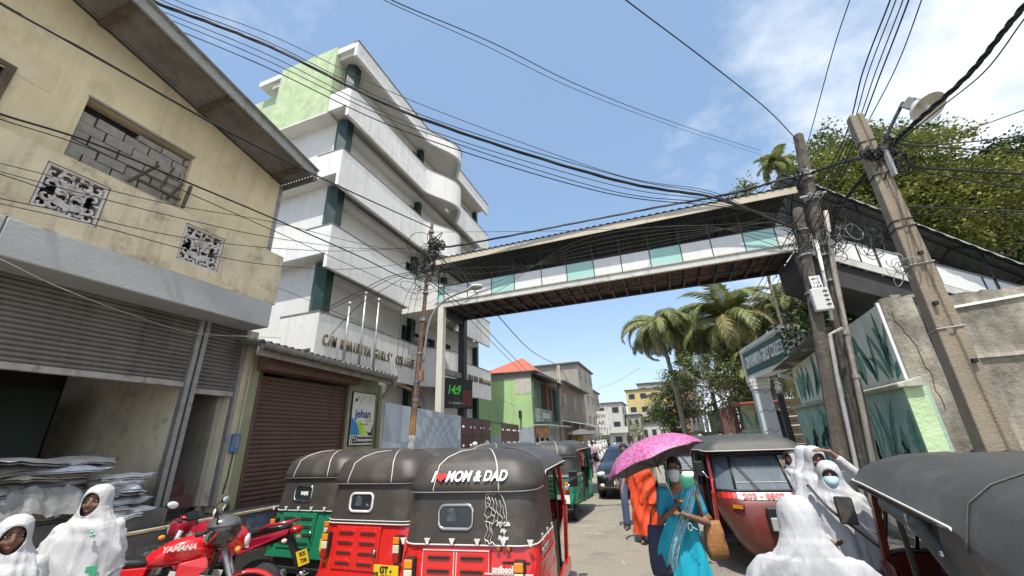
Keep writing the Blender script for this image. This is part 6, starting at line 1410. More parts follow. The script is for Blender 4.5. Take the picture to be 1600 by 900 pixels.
    if logo: text('window_sticker',logo,.055,(wx+.03,yb-.012,wz),(1,0,0),(0,0,1),w_,M_WHITEP,bold=.004)
    else:
        g=MB(); q=random.Random(3); 
        pts=[(wx-.09+.02*k+q.uniform(-.01,.01),yb-.006,wz+q.uniform(-.05,.07)) for k in range(9)]
        MB().prism([(wx-.08,yb-.007,wz-.07),(wx+.0,yb-.007,wz-.08),(wx+.02,yb-.007,wz+.03),(wx-.03,yb-.007,wz+.075),(wx-.09,yb-.007,wz+.05)],(0,.0015,0)).build('cloth_behind_glass',mat('grey_blue_cloth',(.06,.075,.09),.7,var=.8,scale=18),w_)
    # ---- front
    cw=[]; 
    for z,hw,yf,r in((.20,.16,1.00,.12),(.24,.27,1.08,.22),(.34,.37,1.14,.28),(.50,.46,1.17,.32),(.66,.525,1.16,.34),(.84,.575,1.11,.34),(.94,.595,1.05,.33),(1.0,.60,1.0,.30)):
        P=[(-hw,.60,z)]+[(-hw+r-r*math.cos(PI/2*k/8),yf-r+r*math.sin(PI/2*k/8),z) for k in range(9)]+[(hw-r+r*math.sin(PI/2*k/8),yf-r+r*math.cos(PI/2*k/8),z) for k in range(9)]+[(hw,.60,z)]
        cw.append(P)
    g=MB(); g.loft([p[::-1] for p in cw],closed=False); g.loft([[(x*.97,y-.02,z) for x,y,z in p] for p in cw],closed=False)
    fc=g.build('front_cowl',bottom or paint,t,smooth=True)
    if frontdetail:
        def front(x,z,o=0):
            for a,b in zip(cw,cw[1:]):
                if a[0][2]<=z<=b[0][2]:
                    f=(z-a[0][2])/(b[0][2]-a[0][2]); L=[Vector(p).lerp(Vector(q),f) for p,q in zip(a,b)]; break
            half=[p for p in L if p.y>.7]; half.sort(key=lambda p:p.x)
            for p,q in zip(half,half[1:]):
                if p.x<=x<=q.x: f=(x-p.x)/max(1e-6,q.x-p.x); r_=p.lerp(q,f); return Vector((x,r_.y+o,z))
            return Vector((x,half[0].y+o,z))
        bd=[front(.56-1.12*k/20,.925,.008) for k in range(21)]; bt_=[front(.56-1.12*k/20,.995,.006) for k in range(21)]
        MB().add([tuple(p) for p in bd+bt_],[(k,k+1,22+k,21+k) for k in range(20)]).build('red_band',REDP if paint is not GREP else paint,fc)
        hb=MB(); xs_=[.30-.60*k/12 for k in range(13)]
        hb.add([tuple(front(x,.915,.012)) for x in xs_]+[tuple(front(x,.995,.010)) for x in xs_],[(k,k+1,14+k,13+k) for k in range(12)]).build('white_number_strip',M_WHITEP,fc)
        text('phone_number','203 - 8503',.10,tuple(front(0,.955,.022)+Vector((.03,0,0))),(-1,0,0),tuple(front(0,.99)-front(0,.92)),fc,mat('number_red',(.5,.04,.04),.5),bold=.005,sx=1.15)
        o=MB().cbox(tuple(front(0,.70,.03)),(.15,.08,.30)).build('headlamp_panel',M_BLACK,fc); bevel(o,.03,3)
        q_=MB().cbox(tuple(front(0,.66,.075)),(.105,.03,.15)).build('headlamp_lens',mat('headlamp_glass',(.45,.45,.43),.08,var=.2,coat=.6),o); bevel(q_,.02,3)
        for s in(-1,1):
            p=front(s*.36,.84,.012); o=MB().cbox(tuple(p),(.15,.03,.06),Euler((0,0,-s*.75))).build('indicator_lamp',M_BLACK,fc); bevel(o,.008)
            MB().cbox(tuple(p+Vector((s*.012,.012,0))),(.13,.025,.045),Euler((0,0,-s*.75))).build('indicator_lens',AMB,o)
        MB().tube([(-.10,1.06,.32),(0,1.16,.42),(.10,1.06,.32)],.05,8).build('front_mudguard',paint,t,smooth=True)
    for s in(-1,1): MB().tube([(s*.07,1.0,.9),(s*.07,1.08,.205)],.02,6).build('fork_leg',M_BLACK,t)
    # windscreen: centre and two side panes in a black rubber frame, leaning back
    def ws(u,v): # u -1..1, v 0..1
        hw=.575-.06*v; a=abs(u); y=1.00-.30*v-(.0 if a<.6 else (a-.6)**1.5*.62); return Vector((u*hw,y,1.005+.49*v))
    us=[-1,-.8,-.6,-.3,0,.3,.6,.8,1]
    for nm,ua in(('windscreen_pane',[-.56,-.3,0,.3,.56]),('side_pane',[.62,.75,.88,.97]),('side_pane',[-.97,-.88,-.75,-.62])):
        g=MB(); g.add([tuple(ws(x,v)) for v in(.05,.5,.86) for x in ua],[(j*len(ua)+i,j*len(ua)+i+1,(j+1)*len(ua)+i+1,(j+1)*len(ua)+i) for j in range(2) for i in range(len(ua)-1)])
        g.build(nm,mat('windscreen_glass',(.16,.20,.23),.04,var=.05,alpha=.62,spec=1.0,coat=.5),t)
    fr=MB()
    for v_,r_ in((.02,.018),(.90,.02)): fr.tube([ws(-1+2*k/16,v_) for k in range(17)],r_,6)
    for u_ in(-.59,.59,-1,1): fr.tube([ws(u_,.02),ws(u_,.9)],.014,6)
    fr.build('windscreen_frame',M_BLACK,t,smooth=True)
    g=MB(); g.loft([[tuple(ws(-1.03+2.06*k/16,1.02)+Vector((0,.02,0))) for k in range(17)],[tuple(ws(-1.0+2.0*k/16,.90)+Vector((0,.01,0))) for k in range(17)]],closed=False); g.build('upper_screen_band',paint,t,smooth=True)
    MB().tube([ws(-1.0+2.0*k/16,.955)+Vector((0,.035,0)) for k in range(17)],.008,5).build('chrome_strip',PIPE,t)
    MB().tube([ws(-.55+1.1*k/8,.22)+Vector((0,.01,0)) for k in range(9)],.004,4).build('sticker_line',PIPE,t)
    MB().tube([ws(.05,.93)+Vector((0,.03,0)),ws(.56,.90)+Vector((0,.03,0))],.010,5).build('wiper_motor_arm',M_BLACK,t)
    MB().tube([ws(.58,.86)+Vector((0,.04,0)),ws(.10,.05)+Vector((0,.04,0))],.008,5).build('wiper_blade',M_BLACK,t)
    for s in(-1,1):
        a=Vector((s*.60,.80,1.15)); b=Vector((s*.70,.86,1.26)); mr_=MB().tube([a,(a+b)/2+Vector((0,.03,-.02)),b],.010,6).build('mirror_arm',M_CHROME,t,smooth=True)
        o=MB().cbox(tuple(b+Vector((s*.03,0,.03))),(.12,.035,.20),Euler((0,0,s*.25))).build('mirror_housing',M_BLACK,mr_); bevel(o,.02,3)
        MB().cbox(tuple(b+Vector((s*.03,-.02,.03))),(.10,.006,.17),Euler((0,0,s*.25))).build('mirror_glass',mat('dark_mirror',(.16,.15,.16),.04,metal=1,var=.3,scale=12),mr_)
    # interior
    MB().tube([(-.36,.58,1.0),(-.10,.66,.96),(.10,.66,.96),(.36,.58,1.0)],.018,8).build('handlebar',M_BLACK,t,smooth=True)
    o=MB().box(-.30,.30,.05,.38,.39,.70).build('driver_seat',SEAT,t); bevel(o,.03,2)
    o=MB().box(-.56,.56,-.95,-.45,.40,.72).build('passenger_bench',SEAT,t); bevel(o,.04,2)
    o=MB().box(-.56,.56,-1.12,-.96,.70,1.25).build('bench_back',SEAT,t); bevel(o,.04,2)
    MB().tube([(-.58,.02,.98),(.58,.02,.98)],.016,6).build('partition_rail',M_BLACK,t)
    return t
tA=tuk('nearest red three wheeler with MOM & DAD lettering and horse sticker on its hood',(-1.96,4.98,-.04),.09,REDP,plate=('WP','AAD'),decal=True)
tB=tuk('red three wheeler with yellow plate 4338, second from the left in the row',(-3.46,5.68,-.03),-.02,REDP,plate=('GT -','4338'),hooks=False)
tC=tuk('green three wheeler parked leftmost in the row behind the motorcycles',(-4.95,6.25,0),-.03,GREP,logo='BAJAJ')
for s_ in('WP',): text('plate_lettering',s_,.05,(.275,-1.40,.50),(1,0,0),(0,0,1),[o for o in tB.children if o.name.startswith('number_plate')][0],M_BLACK,bold=.002)
# yellow plate on the green one sits at its right corner
pc=MB().box(.42,.66,-1.375,-1.367,.50,.64).build('number_plate',YEL,tC); text('plate_lettering','WP 72',.06,(.54,-1.379,.57),(1,0,0),(0,0,1),pc,M_BLACK,bold=.002)
# writing and horse drawing on the nearest one
cu_=[o for o in tA.children if o.name.startswith('canopy_roof')][0]
nrm=Vector((0,-.86,.50)); up2=Vector((0,.46,.89))
def rtext(nm,s_,size,x,z,m,**k):
    y=-1.306+(z-1.43)*.52; text(nm,s_,size,(x,y,z),(1,0,0),tuple(up2),cu_,m,**k)
rtext('hood_lettering','I',.135,-.335,1.50,M_WHITEP,shear=.25,bold=.005,sx=.8)
rtext('hood_lettering','MOM & DAD',.135,.095,1.50,M_WHITEP,shear=.25,bold=.004,sx=.78)
hp=[]
for k in range(28):
    a=2*PI*k/28; hx=16*math.sin(a)**3; hy=13*math.cos(a)-5*math.cos(2*a)-2*math.cos(3*a)-math.cos(4*a); hp.append((hx/16*.05,hy/16*.045))
HY=-1.306+(1.50-1.43)*.52
MB().prism([tuple(Vector((-.25+x*1.1,HY-.002,1.50))+up2*y) for x,y in hp],tuple(nrm*.004)).build('hood_heart',mat('heart_red',(.70,.02,.02),.4,var=.02),cu_)
cc=[o for o in tA.children if o.name.startswith('rear_curtain')][0]
HX,HZ=.29,1.19
def hl(pts,r=.004,close=False):
    P=[(HX+x*.105,-1.272+(z*.15)*.1-.004,HZ+z*.15) for x,z in pts]
    if close: P.append(P[0])
    MB().tube(P,r,4,flat=.5).build('horse_sticker_line',PIPE,cc)
for pts,r in (([(-.9,1.1),(-1.0,.7),(-.9,.3),(-1.05,0),(-.8,-.2),(-.5,-.1),(-.4,.1)],.006),([(-.9,1.1),(-.6,1.05),(-.45,1.25),(-.3,1.0),(.1,1.2),(.5,1.0),(.8,.5),(.95,0),(.9,-.4),(.6,-.5)],.007),
    ([(-.7,.95),(-.5,.7),(-.6,.4),(-.35,.3),(-.45,0),(-.2,-.1)],.006),([(-.4,.9),(-.2,.6),(-.3,.3),(-.05,.1),(-.2,-.3)],.007),([(-.1,.85),(.1,.5),(0,.2),(.2,0),(.1,-.4)],.006),([(.3,.75),(.45,.35),(.3,0),(.6,-.2),(.4,-.5)],.006),([(.6,.5),(.65,.1),(.8,-.2)],.005),
    ([(-.8,-.2),(-.9,-.5),(-.7,-.8),(-1.0,-1.2),(-.9,-1.45)],.006),([(-.2,-.3),(-.45,-.7),(-.3,-1.0),(-.5,-1.3),(-.35,-1.5)],.006),([(-.95,-1.3),(-.7,-1.35),(-.6,-1.5),(-.3,-1.4),(-.1,-1.55)],.009),([(-.6,-.4),(-.5,-.9),(-.7,-1.2)],.005),([(-.85,.85),(-.6,.8),(-.8,.6),(-.55,.5),(-.85,.35)],.008),([(-1.0,-.35),(-.6,-.4),(-.3,-.5),(0,-.3),(.3,-.45),(.6,-.4)],.005)): hl(pts,r)
for k,w in enumerate(('My Life','My','Rules')): text('sticker_lettering',w,.042,(.355,-1.280+(1.115-.052*k-1.1)*.1,1.115-.052*k),(1,0,0),(0,.1,1),cc,PIPE,bold=.0025,shear=.15)
bt_=[o for o in tA.children if o.name.startswith('body_tub')][0]
text('side_lettering','unibeol',.07,(.36,-1.345,.79),(1,0,0),(0,.1,1),bt_,PIPE,bold=.004,sx=.9)
text('side_lettering','RE SPORT',.075,(.656,-.92,.865),(0,1,0),(0,0,1),bt_,mat('silver_print',(.35,.35,.36),.4),bold=.003)
MB().box(.20,.62,-1.346,-1.340,.755,.765).build('striped_sticker',PIPE,bt_)
MB().box(.36,.60,-1.345,-1.339,.83,.85).build('black_sticker',M_BLACK,bt_)
for x in(.31,.40): MB().ell((x,-1.30,.925),(.022,.012,.022),10,6).build('round_reflector',mat('brown_reflector',(.25,.08,.02),.2),bt_)
# others
tD=tuk('green three wheeler with white plate driving away beyond the nearest red one',(-2.78,11.2,0),-.05,GREP,plate=('AB','6615'),hooks=False,plateface=M_WHITEP,canvas=CANG,group=None)
tE=tuk('dark red three wheeler facing the camera with phone number 203 850 on its nose',(1.02,7.70,0),PI+.06,REDP,group=None,bottom=RED2,canvas=CANG)
tF=tuk('green three wheeler waiting right behind the dark red one that faces the camera',(.42,11.4,0),PI+.02,GREP,group=None,frontdetail=False,canvas=CANG)
tG=tuk('close three wheeler with grey black canopy cut off by the lower right corner',(1.93,3.36,-.10),-.15,RED2,canvas=CANG,group=None,farside=True)
tH=tuk('three wheeler with grey canopy parked behind the plate 4338 one',(-3.55,9.3,0),-.05,REDP,hooks=False,canvas=CANG)
tI=tuk('black hooded three wheeler among the crowd before the brown gates',(-4.6,12.2,0),-.3,GREP,hooks=False,group=None)
tG.scale=(1,1.25,1); tG.location=(1.79,3.10,-.15)
# rolled curtain under the side roof edge of the close one
MB().capsule((-.60,.25,1.44),(-.61,-.25,1.42),.05,.055,12).build('rolled_side_curtain',CANG,tG,smooth=True)
MB().capsule((-.61,-.25,1.42),(-.60,-.50,1.25),.05,.04,12).build('rolled_side_curtain',CANG,tG,smooth=True)
MB().tube([(-.655,-.20,1.47),(-.66,-.21,1.40),(-.62,-.20,1.36)],.006,6).build('curtain_strap',mat('pale_green_strap',(.45,.55,.4),.6),tG)
for z in(1.36,1.20,1.05): MB().ell((-.645,-.47,z),(.012,.014,.014),8,6).build('chrome_stud',M_CHROME,tG)
# ================================================================== CARS
def car(name,label,loc,rz,col,detail=True,group=None):
    t=thing(name,label,'car',loc,rz,group,local=True); P=mat('car_paint_%02d%02d'%(int(col[0]*99),int(col[2]*99)),col,.3,var=.05,coat=.5)
    # stations along y (front = +y): (y, half width at sill, half width at shoulder, z sill, z shoulder, z top, half width top)
    S=[(2.12,.60,.62,.34,.55,.60,.50),(2.02,.76,.78,.26,.66,.74,.62),(1.75,.82,.83,.22,.78,.86,.70),(1.30,.85,.86,.22,.86,.96,.74),(.95,.86,.865,.22,.90,1.02,.74),(.35,.865,.87,.22,.92,1.34,.64),(-.15,.865,.87,.22,.93,1.47,.60),(-.8,.865,.87,.22,.94,1.48,.59),(-1.5,.86,.865,.24,.96,1.38,.58),(-1.95,.84,.85,.28,.98,1.14,.60),(-2.15,.74,.76,.36,.86,.92,.56)]
    rings=[]
    for y,a,b,z0,z1,z2,c in S:
        h=[(a*.9,z0),(a,z0+.08),(b,(z0+z1)/2),(b,z1-.06),(b-.03,z1),(c+(b-c)*.15,z1+(z2-z1)*.75),(c,z2-.02),(c*.6,z2+.012),(0,z2+.02)]
        rings.append([(x,y,z) for x,z in h]+[(-x,y,z) for x,z in h[-2::-1]])
    g=MB(); g.loft(rings); o=g.build('body_shell',P,t); autosmooth(o,50)
    GL=mat('car_glass',(.02,.024,.026),.05,var=.1,spec=.5)
    def gpane(nm,pts,off): 
        n=(Vector(pts[1])-Vector(pts[0])).cross(Vector(pts[2])-Vector(pts[0])).normalized()*off; MB().prism([tuple(Vector(p)+n) for p in pts],tuple(n*.3)).build(nm,GL,t)
    gpane('windscreen',[(-.69,.92,1.035),(.69,.92,1.035),(.56,.02,1.45),(-.56,.02,1.45)],.02)
    gpane('rear_window',[(.56,-1.92,1.14),(-.56,-1.92,1.14),(-.54,-1.48,1.385),(.54,-1.48,1.385)],.02)
    for s in(-1,1):
        gpane('side_window',[(s*.86,.60,.98),(s*.865,-1.4,1.0),(s*.65,-1.2,1.36),(s*.66,.10,1.38)][::s],.012)
    for x in(-.76,.76):
        for y in(1.35,-1.35): wheel(t,(x,y,.31),.31,.2)
    if detail:
        for s in(-1,1):
            g=MB(); g.ell((s*.64,1.93,.70),(.15,.20,.085),14,8,Euler((0,0,-s*.5))).build('headlamp',mat('headlamp_clear',(.6,.63,.66),.06,var=.2,coat=1),t,smooth=True)
            a=MB().tube([(s*.80,.75,1.0),(s*.93,.70,1.03)],.02,6).build('mirror_arm',M_BLACK,t); o=MB().ell((s*.97,.68,1.06),(.10,.06,.075),10,6).build('wing_mirror',P,a,smooth=True)
            MB().ell((s*.62,2.10,.40),(.08,.04,.06),10,6).build('fog_lamp',CLR,t,smooth=True)
        MB().box(-.52,.52,2.10,2.135,.40,.54).build('lower_grille',M_BLACK,t)
        MB().box(-.66,.66,2.12,2.15,.345,.37).build('chrome_strip',M_CHROME,t)
        MB().box(-.35,.35,2.07,2.12,.60,.66).build('upper_grille',M_BLACK,t)
        MB().ell((0,2.11,.67),(.07,.02,.045),12,6).build('round_emblem',M_CHROME,t,smooth=True)
        p=MB().box(-.26,.26,2.14,2.15,.42,.53).build('number_plate',M_WHITEP,t); text('plate_lettering','CAB-2417',.09,(0,2.155,.475),(-1,0,0),(0,0,1),p,M_BLACK,bold=.002)
    return t
car('parked_car','black hatchback facing the camera on the road left of the pink umbrella',(-1.50,15.7,0),PI,(.006,.006,.007))
for x,y,c,l in((-.4,31,(.5,.5,.5),'silver car behind the black hatchback'),(-1.2,44,(.03,.03,.035),'dark car farther behind in the queue of traffic'),(.9,40,(.55,.55,.55),'white car far back on the right of the queue'),(-2.6,58,(.12,.12,.13),'grey car farthest back in the street')):
    car('distant_car',l,(x,y,.12),PI,c,detail=False)
# ================================================================== MOTORCYCLES
MRED=mat('motorcycle_red',(.60,.012,.018),.2,var=.05,coat=1.0); MDK=mat('motorcycle_black',(.015,.015,.016),.4,var=.2); MSIL=mat('motorcycle_silver',(.45,.45,.45),.3,metal=.7,var=.1)
MGL=mat('tinted_wine_red',(.33,.01,.035),.2,var=.05,coat=1.0)
def motorcycle(label,loc,rz,red,lean=.0,word='',group='motorcycles by the plinth'):
    t=thing('motorcycle',label,'motorcycle',loc,rz,group,local=True); t.rotation_euler=(0,lean,rz)
    def w(c,r):
        o=MB().lathe(Vector(c),[(r-.02,-.05),(r,-.02),(r,.02),(r-.02,.05),(r-.06,.045),(r-.06,-.045)],28,axis=(1,0,0)).build('wheel',M_RUBBER,t,smooth=True)
        g=MB().lathe(Vector(c),[(r-.06,-.03),(r-.045,-.035),(r-.045,.035),(r-.06,.03)],28,axis=(1,0,0)); 
        for k in range(5):
            a=2*PI*k/5; g.beam(Vector(c),Vector(c)+Vector((0,math.cos(a),math.sin(a)))*(r-.05),.03,.025,Vector((1,0,0)))
        g.build('rim',MDK,o); MB().lathe(Vector(c)+Vector((.05,0,0)),[(.05,-.004),(.13,-.004),(.13,.004),(.05,.004)],20,axis=(1,0,0)).build('brake_disc',MSIL,o)
    w((0,.66,.30),.30); w((0,-.66,.30),.30)
    for s in(-1,1): MB().tube([(s*.095,.64,.30),(s*.10,.40,.92)],[.026,.03],10).build('fork_leg',MSIL,t,smooth=True)
    def body(nm,sts,m,n=14,sub=t):
        g=MB(); rings=[]
        for y,z,hw,hh,sq in sts: rings.append([(hw*math.copysign(abs(math.cos(a))**sq,math.cos(a)),y,z+hh*math.copysign(abs(math.sin(a))**sq,math.sin(a))) for a in [2*PI*k/n for k in range(n)]])
        return g.loft(rings).build(nm,m,sub,smooth=True)
    tk=body('fuel_tank',[(.33,.86,.04,.05,.8),(.27,.88,.13,.10,.75),(.12,.90,.175,.125,.7),(-.05,.88,.16,.11,.7),(-.18,.84,.10,.07,.8),(-.24,.82,.05,.04,.8)],red)
    MB().lathe((0,.10,1.015),[(.04,0),(.04,.015),(.0,.02)],14).build('filler_cap',MSIL,tk)
    for s in(-1,1):
        MB().prism([(s*.15,.30,.83),(s*.165,.33,.73),(s*.16,.20,.64),(s*.15,.07,.70),(s*.155,.08,.80)],(s*.025,0,0)).build('tank_shroud',red,tk); bevel(tk.children[-1],.012,3)
        MB().beam((s*.17,.42,.62),(s*.15,.02,.72),.03,.05).build('silver_shroud_bar',mat('matt_silver',(.5,.49,.45),.45,var=.1),tk)
        if word: text('tank_lettering',word,.065,(s*.182,.06,.93),(0,-s*-1 if s<0 else 1,0) if s>0 else (0,-1,0),(0,0,1),tk,PIPE,shear=.3,bold=.002)
        pn=MB().prism([(s*.10,-.16,.80),(s*.12,-.20,.62),(s*.13,-.50,.68),(s*.10,-1.00,.86),(s*.09,-1.02,.92),(s*.12,-.55,.82)],(s*.03,0,0)).build('tail_panel',red,t); bevel(pn,.01,2)
        text('panel_lettering','Zeta',.055,(s*.157,-.52,.76),(0,1 if s>0 else -1,0),(0,0,1),pn,PIPE,shear=.3,bold=.002)
        MB().tube([(s*.10,-.62,.90),(s*.14,-.75,.955),(s*.12,-.98,.985),(0,-1.04,1.0)],.018,8).build('grab_rail',red,t,smooth=True)
        MB().tube([(s*.14,.0,.36),(s*.30,-.02,.34)],.014,6).build('foot_peg',MDK,t)
    body('seat',[(-.14,.83,.09,.03,.8),(-.25,.84,.13,.045,.7),(-.45,.85,.14,.05,.7),(-.60,.89,.13,.05,.7),(-.85,.925,.10,.04,.7),(-.95,.93,.06,.03,.8)],mat('seat_black',(.02,.02,.02),.35,var=.15))
    tl=MB().ell((0,-1.04,.90),(.09,.07,.05),12,8).build('tail_lamp',REDL,t,smooth=True)
    for s in(-1,1): MB().ell((s*.14,-1.0,.80),(.04,.03,.025),8,6).build('indicator_lamp',CLR,t,smooth=True)
    MB().prism([(-.07,-.95,.84),(.07,-.95,.84),(.07,-1.16,.50),(-.07,-1.16,.50)],(0,-.02,.0)).build('rear_fender',MDK,t)
    pl_=MB().prism([(-.10,-1.14,.68),(.10,-1.14,.68),(.10,-1.20,.54),(-.10,-1.20,.54)],(0,-.008,0)).build('number_plate',YEL,t)
    text('plate_lettering','BCK',.06,(0,-1.163,.645),(1,0,0),(0,.4,1),pl_,M_BLACK,bold=.002); text('plate_lettering','7286',.06,(0,-1.19,.58),(1,0,0),(0,.4,1),pl_,M_BLACK,bold=.002)
    eg=MB().cbox((0,.02,.42),(.26,.36,.26)); 
    for k in range(6): eg.cbox((0,.16,.50+.028*k),(.24,.22,.010))
    eg.lathe((.15,-.05,.38),[(.02,0),(.11,0),(.11,.04),(.02,.05)],16,axis=(1,0,0)).lathe((-.15,-.05,.38),[(.02,0),(.11,0),(.11,.04),(.02,.05)],16,axis=(-1,0,0)).build('engine',MDK,t)
    MB().tube([(.12,.22,.45),(.14,.25,.25),(.17,-.1,.2),(.19,-.4,.30),(.19,-.85,.42)],[.02,.025,.03,.05,.05],10).build('exhaust',MSIL,t,smooth=True)
    fr=MB(); fr.tube([(0,.40,.92),(0,.1,.72),(0,-.3,.66),(0,-.9,.80)],.022,6).tube([(0,.38,.85),(0,.24,.3),(0,-.25,.28),(0,-.3,.66)],.02,6).tube([(0,-.22,.34),(.08,-.66,.30)],.02,6).build('frame',MDK,t)
    hd=body('headlamp_cowl',[(.62,.92,.05,.06,.8),(.56,.94,.12,.11,.7),(.45,.97,.13,.13,.7),(.38,.99,.10,.09,.8)],red)
    MB().ell((0,.60,.92),(.09,.04,.07),14,8).build('headlamp_glass',mat('headlamp_clear',(.6,.63,.66),.06),hd,smooth=True)
    MB().prism([(-.10,.52,1.03),(.10,.52,1.03),(.07,.40,1.17),(-.07,.40,1.17)],(0,.004,.002)).build('tinted_flyscreen',DARKG,hd)
    MB().cbox((0,.40,1.06),(.16,.06,.10),Euler((-.5,0,0))).build('instrument_cluster',MDK,hd)
    for s in(-1,1): MB().ell((s*.19,.55,.86),(.045,.03,.03),8,6).build('indicator_lamp',AMB,t,smooth=True)
    hb=MB().tube([(-.36,.20,1.04),(-.22,.34,1.06),(0,.38,1.02),(.22,.34,1.06),(.36,.20,1.04)],.013,8).build('handlebar',MDK,t,smooth=True)
    for s in(-1,1):
        MB().tube([(s*.36,.20,1.04),(s*.28,.285,1.055)],.02,8).build('grip',M_RUBBER,hb,smooth=True)
        MB().tube([(s*.28,.31,1.05),(s*.42,.27,1.02)],.007,5).build('lever',MSIL,hb)
        MB().tube([(s*.24,.33,1.06),(s*.30,.34,1.16),(s*.36,.33,1.20)],.008,6).build('mirror_stalk',MDK,hb)
        MB().ell((s*.40,.325,1.22),(.075,.022,.045),14,8,Euler((0,-s*.2,s*.2))).build('mirror_shell',MDK,hb,smooth=True)
        MB().ell((s*.40,.312,1.22),(.066,.014,.038),14,8,Euler((0,-s*.2,s*.2))).build('mirror_glass',mat('mirror',(.75,.78,.8),.03),hb,smooth=True)
    MB().tube([(0,.66+.33*math.cos(a),.30+.33*math.sin(a)) for a in [R_(20+14*k) for k in range(10)]],.06,8,flat=.4).build('front_mudguard',red,t,smooth=True)
    MB().tube([(-.12,0,.30),(-.30,-.05,.02)],.012,6).build('side_stand',MDK,t)
    return t
mA=motorcycle('red motorcycle with a helmet hung on its handlebar, nearest the two girls',(-4.76,3.14,-.03),-.75,MRED,word='YAMAHA',lean=-.05)
mB=motorcycle('wine red motorcycle with long black seat, its tail beside the green three wheeler',(-5.38,3.98,-.03),1.80,MGL,lean=.04)
hm=thing('motorcycle_helmet','black red and silver full face helmet hanging on the nearer motorcycle','helmet',(-4.42,3.36,1.02),-.4,local=True)
g=MB(); g.ell((0,0,0),(.125,.155,.14),24,16); hs=g.build('helmet_shell',mat('helmet_black',(.03,.03,.032),.2,var=.15,coat=1.0),hm,smooth=True)
g=MB(); g.ell((0,-.004,.035),(.127,.155,.112),24,12,z0=.05); g.build('smoked_visor',mat('helmet_visor',(.16,.16,.16),.15,metal=.5,var=.2,coat=.5),hm,smooth=True)
for s in(-1,1):
    MB().tube([(s*.11,-.06,.02),(s*.10,-.11,-.05),(s*.05,-.13,-.10)],.016,6,flat=.5).build('red_flash',MRED,hm,smooth=True)
    MB().tube([(s*.06,-.145,.0),(s*.045,-.14,-.06),(s*.02,-.12,-.11)],.008,6,flat=.5).build('grey_flash',MSIL,hm,smooth=True)
MB().ell((0,-.15,.01),(.035,.01,.012),10,6).build('oval_emblem',M_WHITEP,hm)
